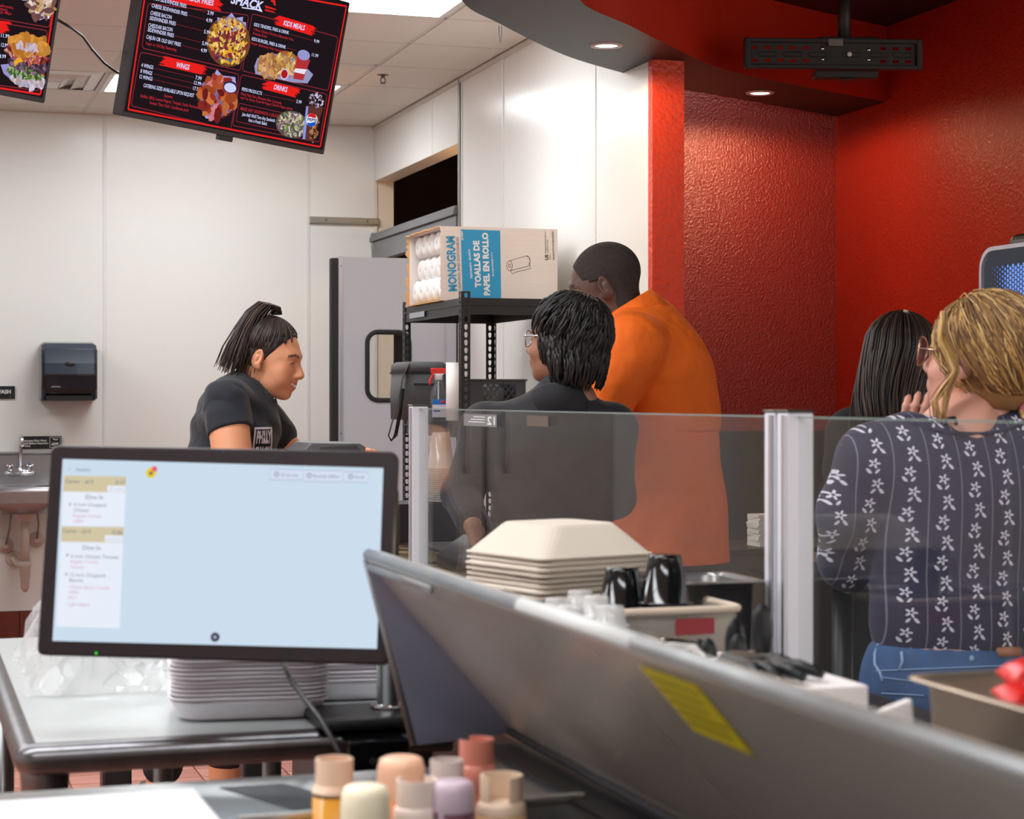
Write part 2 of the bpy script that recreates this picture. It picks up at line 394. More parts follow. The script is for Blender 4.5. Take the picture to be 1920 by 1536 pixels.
for k, (c, r) in enumerate(sorted(TRO)):
    lab = places.get((c, r), 'fluorescent panel above the frame, column %d from side wall, row %d from back' % (c+1, r+1))
    t = thing('ceiling_light', lab, 'ceiling light', L(us[c]-0.61, rows[r]-0.305, CZ), RZ, 'fluorescent ceiling panels')
    MB().b2(-0.575, 0.575, -0.272, 0.272, -0.002, 0.006).build('diffuser', LAMP, t)
    fr = MB()
    for x0, x1, y0, y1 in ((-0.6, 0.6, 0.272, 0.295), (-0.6, 0.6, -0.295, -0.272), (-0.6, -0.575, -0.272, 0.272), (0.575, 0.6, -0.272, 0.272)): fr.b2(x0, x1, y0, y1, -0.008, 0.009)
    fr.build('frame', SEAM, t)
# air vent
vt = thing('air_vent', 'square white air diffuser in the ceiling between the two menu screens', 'vent', L(-2.03, rows[1]-0.305, CZ), RZ)
MB().b2(-0.3, 0.3, -0.295, 0.295, 0.0, 0.01).build('backing', SEAM, vt)
for i, (a, z) in enumerate(((0.285, -0.012), (0.215, -0.022), (0.15, -0.030))):
    q = MB(); b = a-0.045
    for k in range(4):
        c_, s_ = math.cos(k*math.pi/2), math.sin(k*math.pi/2)
        R2 = lambda x, y, zz: (x*c_-y*s_, x*s_+y*c_, zz)
        q.quad(R2(-a, -a, 0.0), R2(a, -a, 0.0), R2(b, -b, z), R2(-b, -b, z)); q.quad(R2(-b, -b, z), R2(b, -b, z), R2(a, -a, -0.003), R2(-a, -a, -0.003))
    q.build('louvre', SEAM if i != 1 else GRID, vt)
MB().b2(-0.1, 0.1, -0.1, 0.1, -0.032, -0.026).build('centre_plate', SEAM, vt)
# ================================================================== SOFFIT
SZ = 2.652
def sp(px, py):
    Y = (SZ-CAMH)*FPX/(HOR-py); p = P(px, py, Y); return UV(p.x, p.y)
near = [sp(*q) for q in ((1648, 190), (1500, 161), (1354, 129), (1249, 82), (1181, 48), (1087, 0))]
near[0] = (1.343, near[0][1])
near += [(-0.84, -6.0), (-1.0, -7.0), (-1.06, -9.0), (-1.06, -13)]
far = [sp(*q) for q in ((1170, 137), (1060, 104), (940, 46), (865, 0))]
far = [(0.0, far[0][1])]+far[1:]+[(-1.24, -6.0), (-1.42, -7.0), (-1.5, -9.0), (-1.5, -13)]
def smooth_curve(pts, n=6):
    out = []; p = [pts[0]]+list(pts)+[pts[-1]]
    for i in range(1, len(p)-2):
        for k in range(n):
            t = k/n; q = []
            for d in (0, 1):
                a, b, c, e = p[i-1][d], p[i][d], p[i+1][d], p[i+2][d]
                q.append(0.5*((2*b)+(-a+c)*t+(2*a-5*b+4*c-e)*t*t+(-a+3*b-3*c+e)*t**3))
            out.append(tuple(q))
    return out+[tuple(pts[-1])]
near_s, far_s = smooth_curve(near), smooth_curve(far)
poly = near_s+far_s[::-1]+[(0.0, VE-0.01), (0.117, VE-0.01), (0.117, -3.97), (0.2, -3.913), (1.343, -3.33)]
sides = [0]*len(poly)
for i in range(len(near_s)-1): sides[i] = 1
mb = MB(); mb.prism(poly, SZ, CZ-0.02, 0, sides=sides, top=0, bot=0)
struct(fl(mb, 'ceiling_soffit', [BLACKP, REDS]), 'curved soffit with black underside and red fascia', 'soffit')
struct(fl(MB().prism(near_s+[(6.5, -13), (6.5, -5.0), (1.46, -5.0), (1.46, near[0][1])], CZ-0.025, CZ+0.01), 'ceiling_dining', BLACKP), 'black ceiling over the dining side', 'ceiling')
RIM = mat('lamp_rim', rgb(214, 196, 190), 0.4)
for px, py, lab in ((1137, 85, 'round recessed downlight in the black soffit near the white wall'), (1425, 174, 'round recessed downlight in the black soffit over the red wall')):
    u, v = sp(px, py)
    t = thing('downlight', lab, 'downlight', L(u, v, SZ), RZ, 'soffit downlights')
    MB().lathe([(0.040, -0.004), (0.046, -0.006), (0.058, -0.004), (0.060, 0.0)], 32, cap=False).build('rim', RIM, t)
    MB().lathe([(0.0001, -0.001), (0.042, -0.001)], 32, cap=False).build('lens', emat('downlight_lens', (1, 0.95, 0.88, 1), 9), t)
    ld = bpy.data.lights.new('downlight_beam', 'SPOT'); ld.energy = DOWN; ld.spot_size = math.radians(176); ld.spot_blend = 0.25; ld.shadow_soft_size = 0.05; ld.color = (1, 0.70, 0.38)
    lo = bpy.data.objects.new('downlight_beam', ld); col.objects.link(lo); lo.parent = t; lo.location = (0, 0, -0.03)
# sprinkler
u, v, _ = LP(718, 139, (CZ-CAMH)*FPX/(HOR-139))
t = thing('fire_sprinkler', 'small chrome fire sprinkler on the white tile ceiling', 'sprinkler', L(u, v, CZ), RZ)
MB().lathe([(0.034, 0), (0.030, -0.006), (0.012, -0.009), (0.009, -0.02)], 20).build('escutcheon', STEELD, t)
q = MB()
for s_ in (-1, 1): q.tube([(s_*0.006, 0, -0.018), (s_*0.013, 0, -0.028), (s_*0.012, 0, -0.038), (0, 0, -0.045)], 0.003, 6)
q.build('frame_arms', STEELD, t)
MB().lathe([(0.0001, -0.044), (0.014, -0.045), (0.014, -0.048), (0.0001, -0.049)], 16, cap=False).build('deflector', STEELD, t)
# wire hook hanging from the ceiling
u, v, _ = LP(938, 47, (CZ-CAMH)*FPX/(HOR-47))
q = MB().tube([(-0.006, 0, -0.0), (-0.006, 0, -0.03), (-0.004, 0, -0.05), (0.0, 0, -0.075), (0.004, 0, -0.05), (0.006, 0, -0.03), (0.006, 0, 0.0)], 0.0016, 6)
tag(q.build('wire_hook', GALV, None, L(u, v, CZ-0.004), RZ), 'thin wire hook hanging from the ceiling beside the soffit', 'hook')
# grey ticket rail on the back wall
t = thing('ticket_rail', 'grey aluminium ticket rail on the white back wall', 'rail', L(0, 0, 0), RZ)
MB().b2(-0.40, 0.022, -0.018, -0.002, 2.405, 2.447).build('channel', GALV, t, bevel=0.004)
MB().b2(-0.40, 0.022, -0.026, -0.016, 2.407, 2.418).build('lip', GALV, t, bevel=0.003)
for x in (-0.3, -0.05): MB().lathe([(0.006, -0.021), (0.004, -0.0225)], 10, (x, 0, 2.43), axis='y').build('screw', STEELD, t)
# ================================================================== PAPER TOWEL DISPENSER
DISP = mat('smoke_blue_plastic', rgb(46, 58, 74), 0.16, coat=0.4)
DISPD = mat('smoke_black_plastic', rgb(30, 32, 38), 0.2, coat=0.3)
u, v, z = -1.80, -0.001, 1.52
t = thing('towel_dispenser', 'dark smoked plastic paper towel dispenser on the white wall', 'towel dispenser', L(u, v, z), RZ)
def prof_x(prof, x0, x1, mb, mi=0, taper=0.0):
    """prof: (depth, z) outline extruded along x with slightly tapered ends"""
    n = len(prof); vs = []
    for x in (x0, x1): vs += [(x, -d, zz) for d, zz in prof]
    fs = [(i, (i+1) % n, n+(i+1) % n, n+i) for i in range(n)]+[tuple(reversed(range(n))), tuple(n+i for i in range(n))]
    return mb.add(vs, fs, mi)
body = [(0, 0.16), (0.10, 0.165), (0.17, 0.155), (0.205, 0.125), (0.222, 0.05), (0.225, -0.02), (0.215, -0.09), (0.195, -0.125), (0.15, -0.13), (0.14, -0.16), (0, -0.165)]
prof_x(body, -0.152, 0.152, MB()).build('body', DISPD, t, bevel=0.012, seg=3)
cover = [(0.03, 0.168), (0.10, 0.172), (0.172, 0.162), (0.211, 0.13), (0.229, 0.05), (0.231, -0.015), (0.222, -0.018), (0.2, 0.1), (0.1, 0.15), (0.03, 0.155)]
prof_x(cover, -0.138, 0.138, MB()).build('upper_cover', DISP, t, bevel=0.006, seg=3)
prof_x([(0.225, -0.03), (0.229, -0.03), (0.219, -0.1), (0.214, -0.1)], -0.128, 0.128, MB()).build('window', DISPD, t)
MB().b2(-0.125, 0.125, -0.2, -0.15, -0.158, -0.13).build('outlet', BLK, t)
MB().b2(-0.125, -0.085, -0.196, -0.15, -0.155, -0.132).build('paper_edge', mat('kraft', rgb(200, 176, 140), 0.8), t)
for s_ in (-1, 1): MB().b2(s_*0.146-0.007, s_*0.146+0.007, -0.21, -0.02, -0.15, 0.13).build('side_rail', DISP, t, bevel=0.005)
MB().ell((0, -0.231, 0.045), (0.028, 0.003, 0.014)).build('emblem', DISPD, t)
MB().b2(-0.10, -0.05, -0.2235, -0.2225, -0.085, -0.078).build('maker_mark', mat('grey_print', rgb(120, 122, 128), 0.5), t)
# ================================================================== WALL SIGNS
SIGNB = mat('sign_black', rgb(28, 27, 29), 0.4); SIGNW = mat('sign_white', rgb(232, 232, 230), 0.6); PRINTG = mat('sign_grey', rgb(150, 150, 150), 0.6)
def wall_at(px):            # u on the back wall at a pixel column
    r = (px-960)/FPX; return (r*OY-OX)/(EC-r*ES)
def wz(px, py):
    uu = wall_at(px); Y = L(uu, 0).y; return CAMH-(py-HOR)/FPX*Y
u0, u1, z0, z1 = wall_at(-16), wall_at(28), wz(10, 748), wz(10, 724)
t = thing('wash_sign', 'small black sign ending in ASH at the left edge of the wall', 'sign', L(0, 0, 0), RZ)
MB().b2(u0, u1, -0.010, -0.0011, z0, z1).build('plate', SIGNB, t, bevel=0.003)
text_on('lettering', 'WASH', (wall_at(-9), wz(0, 738)), (wall_at(20), wz(0, 738)), 0.021, SIGNW, t, (0, -0.0112, 0), (1, 0, 0), (0, 0, 1), off=0.03)
text_on('lettering', '.', (wall_at(18), wz(0, 744.5)), (wall_at(20), wz(0, 744.5)), 0.02, PRINTG, t, (0, -0.0112, 0), (1, 0, 0), (0, 0, 1))
u0, u1, z0, z1 = wall_at(36), wall_at(115), wz(70, 842), wz(70, 818)
t = thing('handwash_notice', 'black employees must wash hands notice above the hand sink', 'sign', L(0, 0, 0), RZ)
MB().b2(u0, u1, -0.010, -0.0011, z0, z1).build('plate', SIGNB, t, bevel=0.003)
for k, s_ in enumerate(('Employees Must Wash', 'Hands Before Returning', 'to Work')):
    y_ = 828+k*5; text_on('lettering', s_, (wall_at(40), wz(60, y_)), (wall_at((87, 90, 57)[k]), wz(60, y_)), 0.0105, SIGNW, t, (0, -0.0112, 0), (1, 0, 0), (0, 0, 1), off=0.03)
cx_, cz_ = wall_at(103), wz(103, 829.5)
q = MB()
for a, b in ((1, 0), (-1, 0), (0, 1), (0, -1)): q.b2(cx_+a*0.029-(0.001 if a else 0.029), cx_+a*0.029+(0.001 if a else 0.029), -0.0114, -0.0104, cz_+b*0.029-(0.001 if b else 0.029), cz_+b*0.029+(0.001 if b else 0.029))
q.build('icon_border', SIGNW, t)
q = MB()
for k in range(4): q.tube([(cx_-0.018+k*0.009, -0.0112, cz_-0.012), (cx_-0.012+k*0.009, -0.0112, cz_-0.002+0.003*(k % 2))], 0.0022, 5)
q.tube([(cx_-0.02, -0.0112, cz_-0.014), (cx_+0.018, -0.0112, cz_-0.008)], 0.004, 5); q.tube([(cx_-0.012, -0.0112, cz_+0.02), (cx_+0.004, -0.0112, cz_+0.014), (cx_+0.016, -0.0112, cz_+0.018)], 0.003, 5)
q.build('hand_icon', SIGNW, t)
# ================================================================== HAND SINK
CER = mat('sink_steel', rgb(186, 186, 190), 0.25, 0.9, var=0.05)
APRON = mat('sink_apron', rgb(176, 160, 156), 0.3, 0.7)
uc = wall_at(36)
t = thing('hand_sink', 'wall-mounted stainless hand sink under the wash notice', 'sink', L(uc, 0, 0), RZ)
w2 = 0.245
q = MB(); q.b2(-w2, w2, -0.03, -0.002, 0.88, 1.06); q.build('backsplash', CER, t, bevel=0.006)
MB().b2(-w2, w2, -0.05, -0.002, 1.06, 1.075).build('splash_cap', CER, t, bevel=0.005)
# bowl with a sunken basin
ring = lambda a, b, zz, n=24, cy=-0.225: [(a*math.copysign(abs(math.cos(2*math.pi*k/n))**0.5, math.cos(2*math.pi*k/n)), cy+b*math.copysign(abs(math.sin(2*math.pi*k/n))**0.5, math.sin(2*math.pi*k/n)), zz) for k in range(n)]
def loft(mb, rings, mi=0, cap0=False, cap1=False, smooth=True):
    n = len(rings[0]); vs = [p for r in rings for p in r]; fs = []
    for i in range(len(rings)-1):
        for k in range(n): fs.append((i*n+k, i*n+(k+1) % n, (i+1)*n+(k+1) % n, (i+1)*n+k))
    mb.add(vs, fs, mi, smooth)
    o = len(mb.v)-len(vs)
    if cap0: mb.f.append(tuple(o+k for k in reversed(range(n)))); mb.m.append(mi); mb.sm.append(False)
    if cap1: q0 = o+(len(rings)-1)*n; mb.f.append(tuple(q0+k for k in range(n))); mb.m.append(mi); mb.sm.append(False)
    return mb
loft(MB(), [ring(0.15, 0.12, 0.74), ring(0.2, 0.16, 0.80), ring(w2, 0.20, 0.83), ring(w2, 0.20, 0.885), ring(w2-0.012, 0.19, 0.893), ring(w2-0.03, 0.17, 0.885), ring(0.17, 0.13, 0.80), ring(0.12, 0.09, 0.77)], cap0=True, cap1=True).build('basin', CER, t)
MB().b2(-w2, w2, -0.427, -0.415, 0.80, 0.87).build('apron', APRON, t, bevel=0.004)
fz = 0.955
q = MB().ell((0, -0.04, fz), (0.085, 0.02, 0.022)); q.ell((0, -0.05, fz-0.002), (0.09, 0.025, 0.014)); q.build('faucet_body', CHROME, t)
MB().tube([(0.005, -0.05, fz+0.01), (0.005, -0.05, fz+0.13), (0.006, -0.06, fz+0.185), (0.008, -0.085, fz+0.205), (0.010, -0.115, fz+0.19), (0.010, -0.12, fz+0.15)], [0.011, 0.011, 0.01, 0.01, 0.01, 0.009], 12).build('spout', CHROME, t)
HOT = mat('hot_mark', rgb(190, 60, 50), 0.4); COLD = mat('cold_mark', rgb(50, 70, 130), 0.4)
for s_, m_ in ((-1, HOT), (1, COLD)):
    h = MB().lathe([(0.010, 0), (0.012, 0.02), (0.009, 0.035)], 12, (s_*0.055, -0.05, fz+0.01)).build('valve', CHROME, t)
    q = MB()
    for k in range(4): a = math.pi/4+k*math.pi/2; q.tube([(s_*0.055, -0.05, fz+0.04), (s_*0.055+0.026*math.cos(a), -0.05+0.026*math.sin(a), fz+0.042)], 0.005, 6)
    q.build('cross_handle', CHROME, t)
    MB().lathe([(0.008, 0), (0.007, 0.006)], 12, (s_*0.055, -0.05, fz+0.045)).build('cap', m_, t)
# waste pipes
PIPE = mat('pipe_pvc', rgb(214, 196, 184), 0.45)
pp = thing('drain_pipe', 'cream drain pipe and trap hanging below the hand sink', 'pipe', L(uc+0.02, 0, 0), RZ)
MB().lathe([(0.052, 0.745), (0.05, 0.725), (0.034, 0.70), (0.026, 0.69)], 18, (0, -0.2, 0)).build('flange', PIPE, pp)
MB().lathe([(0.024, 0.70), (0.024, 0.46)], 14, (0, -0.2, 0)).build('tailpiece', PIPE, pp)
MB().lathe([(0.034, 0.47), (0.034, 0.44), (0.030, 0.435), (0.030, 0.385), (0.025, 0.38), (0.022, 0.32), (0.008, 0.30)], 14, (0, -0.2, 0)).build('trap_nut', PIPE, pp)
MB().tube([(0, -0.2, 0.44), (-0.03, -0.12, 0.45), (-0.05, -0.03, 0.47), (-0.05, -0.006, 0.47)], 0.022, 12).build('wall_arm', PIPE, pp)
MB().lathe([(0.045, -0.004), (0.04, -0.014)], 18, (-0.05, 0, 0.47), axis='y').build('wall_collar', PIPE, pp)
for s_, zz in ((-1, 0.545), (1, 0.575)):
    vv = MB().lathe([(0.045, -0.003), (0.042, -0.012), (0.015, -0.016), (0.015, -0.05)], 16, (s_*0.085-0.01, 0, zz), axis='y').build('stop_valve', PIPE, pp)
    MB().tube([(s_*0.085-0.01, -0.05, zz+0.01), (s_*0.08, -0.09, zz+0.09), (s_*0.07, -0.14, 0.74)], 0.006, 8).build('supply_hose', GALV, pp)
# ================================================================== TALL STEEL CABINET AT LEFT EDGE
u, v, _ = LP(3, 800, 9.0)
t = thing('steel_fridge', 'tall stainless refrigerator at the far left edge of the frame', 'refrigerator', L(u-0.71, v+0.35, 0), RZ)
MB().b2(-0.7, 0.7, -0.35, 0.35, 0.1, 2.1).build('body', STEELD, t, bevel=0.01)
for x in (-0.352, 0.352): 
    d_ = MB().b2(x-0.345, x+0.345, -0.40, -0.352, 0.25, 2.08).build('door', STEEL, t, bevel=0.01)
    MB().tube([(x*0.3, -0.41, 1.0), (x*0.3, -0.44, 1.05), (x*0.3, -0.44, 1.45), (x*0.3, -0.41, 1.5)], 0.012, 8).build('handle', CHROME, d_)
for x in (-0.62, 0.62):
    for y in (-0.28, 0.28): MB().lathe([(0.03, 0.003), (0.03, 0.1)], 12, (x, y, 0)).build('foot', BLKM, t)
# ================================================================== SWING DOOR
hx, hy = 0.0, VJ
t = thing('swing_door', 'light grey swing door with a rounded window standing open beside the white wall', 'door', L(hx-0.03, hy-0.02, 0), RZ)
DW, DH = 0.61, 2.075
# door leaf with a rounded window hole
wx0, wx1, wz0, wz1 = -0.46, -0.245, 1.365, 1.705
outer = [(-DW, 0.06), (0, 0.06), (0, DH), (-DW, DH)]
hole = rrect(wx1-wx0, wz1-wz0, 0.055, 6, (wx0+wx1)/2, (wz0+wz1)/2)
def plate_with_hole(outer, hole, y0, y1):
    bm = bmesh.new()
    vo = [bm.verts.new((x, y0, z)) for x, z in outer]; vi = [bm.verts.new((x, y0, z)) for x, z in hole]
    es = [bm.edges.new((vo[i], vo[(i+1) % len(vo)])) for i in range(len(vo))]+[bm.edges.new((vi[i], vi[(i+1) % len(vi)])) for i in range(len(vi))]
    bmesh.ops.triangle_fill(bm, edges=es, use_beauty=True)
    r = bmesh.ops.extrude_face_region(bm, geom=bm.faces[:])
    for x in r['geom']:
        if isinstance(x, bmesh.types.BMVert): x.co.y = y1
    bmesh.ops.recalc_face_normals(bm, faces=bm.faces[:])
    me = bpy.data.meshes.new('plate'); bm.to_mesh(me); bm.free(); return me
me = plate_with_hole(outer, hole, -0.02, 0.02); me.materials.append(DOORG); link('leaf', me, t)
fr = rrect(wx1-wx0, wz1-wz0, 0.055, 6, (wx0+wx1)/2, (wz0+wz1)/2)
for yy in (-0.022, 0.022):
    MB().tube([(x, yy, z) for x, z in fr], 0.012, 8, closed=True).build('window_gasket', RUBBER, t)
MB().prism([(x, z) for x, z in rrect(wx1-wx0-0.01, wz1-wz0-0.01, 0.05, 6, (wx0+wx1)/2, (wz0+wz1)/2)], -0.003, 0.003).build('window_pane', GLASS, t).rotation_euler = (math.pi/2, 0, 0)
MB().b2(-DW-0.034, -DW+0.004, -0.024, 0.024, 0.06, DH-0.006).build('edge_gasket', RUBBER, t, bevel=0.006)
MB().b2(-DW+0.004, -DW+0.028, -0.026, 0.026, 0.06, DH+0.002).build('edge_strip', ALU, t, bevel=0.004)
MB().b2(-0.062, -0.054, -0.0225, -0.019, 0.06, DH).build('joint_line', ALU, t)
for zz in (0.5, 1.2, 2.03): MB().lathe([(0.004, -0.027), (0.003, -0.0285)], 8, (-DW+0.016, 0, zz), axis='y').build('rivet', STEELD, t)
for zz in (0.25, 1.1, 1.9): MB().lathe([(0.016, zz-0.06), (0.016, zz+0.06)], 12, (0.012, 0, 0)).build('hinge', STEELD, t)
# ================================================================== STORAGE RACK
RK = mat('rack_black', rgb(46, 45, 46), 0.45, 0.35)
SU, SV, RW, RD, RH = -0.585, -3.867, 0.42, 0.93, 1.80
t = thing('storage_rack', 'black boltless steel storage rack beside the white side wall', 'shelf', L(SU, SV, 0), RZ)
def keyhole_strip(wd, height, pitch, hw=0.0075):
    q = MB(); n = int(height/pitch); cx = wd/2
    for i in range(n):
        z0 = i*pitch; zc = z0+pitch*0.58
        o = [(0, z0), (cx, z0), (wd, z0), (wd, z0+pitch/2), (wd, z0+pitch), (cx, z0+pitch), (0, z0+pitch), (0, z0+pitch/2)]
        h = [(cx-hw*0.6, zc-0.0125), (cx, zc-0.014), (cx+hw*0.6, zc-0.0125), (cx+hw, zc), (cx+hw*0.7, zc+0.007), (cx, zc+0.009), (cx-hw*0.7, zc+0.007), (cx-hw, zc)]
        vs = [(x, 0, z) for x, z in o]+[(x, 0, z) for x, z in h]
        q.add(vs, [(k, (k+1) % 8, 8+(k+1) % 8, 8+k) for k in range(8)])
    if n*pitch < height: q.quad((0, 0, n*pitch), (wd, 0, n*pitch), (wd, 0, height), (0, 0, height))
    return q
ks = keyhole_strip(0.036, RH, 0.031)
for (x, y, sx, sy) in ((0, 0, 1, 1), (RW, 0, -1, 1), (0, RD, 1, -1), (RW, RD, -1, -1)):
    q = MB(); q.add([(p[0]*sx+x, y, p[2]) for p in ks.v], ks.f); q.add([(x, y+p[0]*sy, p[2]) for p in ks.v], ks.f)
    q.build('post', RK, t, solid=0.0022)
SH = [1.775, 1.285, 0.75, 0.14]
BOARD = mat('shelf_board', rgb(70, 68, 68), 0.6)
for k, zz in enumerate(SH):
    q = MB()
    for x0, x1, y0, y1 in ((0.003, RW-0.003, 0.002, 0.014), (0.003, RW-0.003, RD-0.014, RD-0.002)): q.b2(x0, x1, y0, y1, zz-0.066, zz-0.002); q.b2(x0, x1, y0-0.004, y1+0.004, zz-0.03, zz-0.022)
    for x0, x1 in ((0.003, 0.014), (RW-0.014, RW-0.003)): q.b2(x0, x1, 0.014, RD-0.014, zz-0.066, zz-0.002); q.b2(x0-0.004, x1+0.004, 0.014, RD-0.014, zz-0.03, zz-0.022)
    q.build('beam', RK, t)
    MB().b2(0.005, RW-0.005, 0.005, RD-0.005, zz-0.014, zz).build('shelf', BOARD if k != 1 else STEELD, t)
TAPE = mat('clear_tape', rgb(150, 158, 166), 0.3)
MB().b2(-0.0045, -0.0040, 0.55, 0.80, 1.722, 1.745).build('label_strip', TAPE, t)
# ================================================================== CARTON OF PAPER TOWELS
CARD = mat('white_carton', rgb(226, 216, 210), 0.75, bump=0.12, bscale=30, stretch=(1, 1, 18), bdist=0.002, var=0.03)
KRAFT = mat('raw_cardboard', rgb(206, 160, 106), 0.85, bump=0.3, bscale=90, bdist=0.003)
CBLUE = mat('carton_blue', rgb(44, 150, 200), 0.6, var=0.05); CINK = mat('carton_ink', rgb(58, 54, 54), 0.7); CWHT = mat('carton_white_ink', rgb(232, 232, 232), 0.7)
CPALE = mat('carton_teal', rgb(36, 150, 160), 0.6)
bz = SH[0]+0.002; BW, BD, BH = 0.50, 0.53, 0.305
cu, cv, _ = LP(829, 555, 7.87)
t = thing('towel_carton', 'white carton of paper towel rolls on top of the rack, torn open at one end', 'box', L(cu, cv, bz), RZ)
MB().b2(0, BW, 0, 0.004, 0, BH).build('front_side', CARD, t)
MB().b2(0, BW, BD-0.004, BD, 0, BH).build('rear_side', CARD, t)
MB().b2(0, BW, 0.004, BD-0.004, 0, 0.004).build('bottom', KRAFT, t)
MB().b2(BW-0.004, BW, 0.004, BD-0.004, 0.004, BH-0.004).build('end_panel', CARD, t)
MB().b2(0, BW, 0.004, BD-0.004, BH-0.004, BH).build('lid', CARD, t)
# torn edges round the open end
def torn(p0, p1, out, n=26, amp=0.016, seed=1):
    r = random.Random(seed); p0 = Vector(p0); p1 = Vector(p1); out = Vector(out); vs = []
    for i in range(n+1):
        p = p0.lerp(p1, i/n); vs.append(tuple(p)); vs.append(tuple(p+out*(0.004+r.random()*amp)))
    return MB().add(vs, [(2*i, 2*i+2, 2*i+3, 2*i+1) for i in range(n)])
torn((0, 0.002, BH-0.002), (0, BD-0.002, BH-0.002), (-1, 0, 0.1), seed=3).build('torn_edge', KRAFT, t, solid=0.004)
torn((0, BD-0.002, 0), (0, BD-0.002, BH), (-1, 0, 0), seed=5).build('torn_edge', KRAFT, t, solid=0.004)
torn((0, 0.002, 0.0), (0, BD-0.002, 0.0), (-1, 0, -0.05), seed=9).build('torn_edge', KRAFT, t, solid=0.003)
torn((0, 0.002, 0), (0, 0.002, BH), (-1, 0, 0), amp=0.006, seed=6).build('torn_edge', CARD, t, solid=0.003)
fy = -0.0012
def CP(px, py):   # front face coordinates from photo fractions
    fx = (px-823)/(1046-823); top = 415+5*fx; bot = 556
    return (fx*BW, BH*(bot-py)/(bot-top))
a, b, c, d = CP(858, 421), CP(934, 423), CP(936, 550), CP(862, 552)
MB().quad((d[0], fy+0.0006, d[1]), (c[0], fy+0.0006, c[1]), (b[0], fy+0.0006, b[1]), (a[0], fy+0.0006, a[1])).build('blue_panel', CBLUE, t)
def cart(s_, p0, p1, cap_px, m_, off=0.02):
    text_on('lettering', s_, CP(*p0), CP(*p1), cap_px/140*BH, m_, t, (0, fy, 0), (1, 0, 0), (0, 0, 1), off=off)
cart('MONOGRAM', (851, 538), (846, 434), 16, CBLUE, 0.035)
cart('CLEANING AND DISPOSABLES', (859, 540), (854, 436), 5, CINK, 0.0)
cart('PERFORADO - BLANCA', (881, 513), (876, 458), 4, CWHT)
cart('TOALLAS DE', (897, 530), (893, 442), 11, CWHT, 0.045)
cart('PAPEL EN ROLLO', (914, 545), (910, 427), 11, CWHT, 0.045)
cart('85 HOJAS DOBLES 9 X 11', (922, 509), (919, 464), 3, CWHT)
cart('85 HOJAS', (863.5, 441), (861.5, 424), 4, CWHT, 0.03)
cart('US', (1028, 477), (1027, 467), 6, CINK, 0.05)
cart('FOODS', (1032.5, 476), (1032, 467), 2.2, CINK)
cart('DISTRIBUTED FOR US FOODS, INC', (1024, 465), (1023, 425), 2.0, CINK)
cart('ROSEMONT, IL 60018', (1028, 464), (1027, 440), 2.0, CINK)
cart('PRODUCTO DE INDONESIA', (1040, 477), (1038, 424), 3, CINK)
# line drawing of a roll
ink = MB()
def ln(pts, r=0.0009): ink.tube([(CP(*p)[0], fy, CP(*p)[1]) for p in pts], r, 4, flat=0.5)
el = lambda cx, cy, rx, ry, a0=0, a1=360, tl=0: [(cx+rx*math.cos(math.radians(a)), cy+ry*math.sin(math.radians(a))) for a in range(a0, a1+1, 15)]
ln(el(952, 489, 5.5, 9)); ln(el(952, 489, 2, 3)); ln([(951, 480), (985, 470)]); ln(el(985, 479, 7, 9, -90, 60)); ln([(954, 498), (993, 488), (994, 493), (985, 496), (970, 499), (958, 504), (954, 498)]); ln([(985, 470), (990, 473), (992, 480), (991, 488)])
ink.build('roll_drawing', CINK, t)
# rolls, each its own thing
PAPER = mat('towel_paper', rgb(240, 239, 236), 0.9, bump=0.15, bscale=120, bdist=0.002); WRAP = mat('roll_wrap', rgb(236, 236, 236), 0.3)
HOLE = mat('roll_core', rgb(120, 112, 104), 0.9)
rr = 0.0484
rm = MB(); rm.lathe([(0.006, 0.004), (0.020, 0.0), (0.036, 0.003), (rr, 0.012), (rr, 0.21), (0.03, 0.22)], 22, axis='x').lathe([(0.0001, 0.005), (0.0065, 0.0035)], 10, axis='x', mi=1, cap=False)
rme = rm.mesh('towel_roll', [PAPER, HOLE])
cm = MB()
for k in range(7):
    a = 0.9*k; cm.tube([(0.0022, 0.02*math.cos(a), 0.02*math.sin(a)), (0.004, 0.036*math.cos(a+0.3), 0.036*math.sin(a+0.3)), (0.014, rr*math.cos(a+0.2), rr*math.sin(a+0.2))], 0.0012, 4)
cme = cm.mesh('wrap_crease', WRAP)
rown = ('bottom', 'middle', 'top')
posn = ('nearest the printed side', 'second from the printed side', 'third from the printed side', 'fourth from the printed side', 'farthest from the printed side')
for r in range(3):
    for c in range(5):
        y = 0.056+c*0.1035+(0.01 if r == 1 else 0); z = 0.0075+rr+r*0.0975
        if y+rr > BD-0.005: y = BD-0.006-rr
        p = L(cu, cv, 0); o = thing('towel_roll', 'white paper towel roll in the %s row of the carton, %s' % (rown[r], posn[c]), 'paper roll', L(cu+0.006+0.012*((r*5+c*3) % 3), cv+y, bz+z), RZ, 'paper towel rolls in the carton')
        link('roll', rme, o).rotation_euler = (random.random()*6, 0, 0); link('wrap_crease', cme, o).rotation_euler = (random.random()*6, 0, 0)
        if r == 2 and c == 0: text_on('lettering', 'GRAM', (0.055, -0.012), (0.052, 0.04), 0.016, CPALE, o, (0, -rr-0.001, 0), (1, 0, 0), (0, 0, 1), off=0.03)
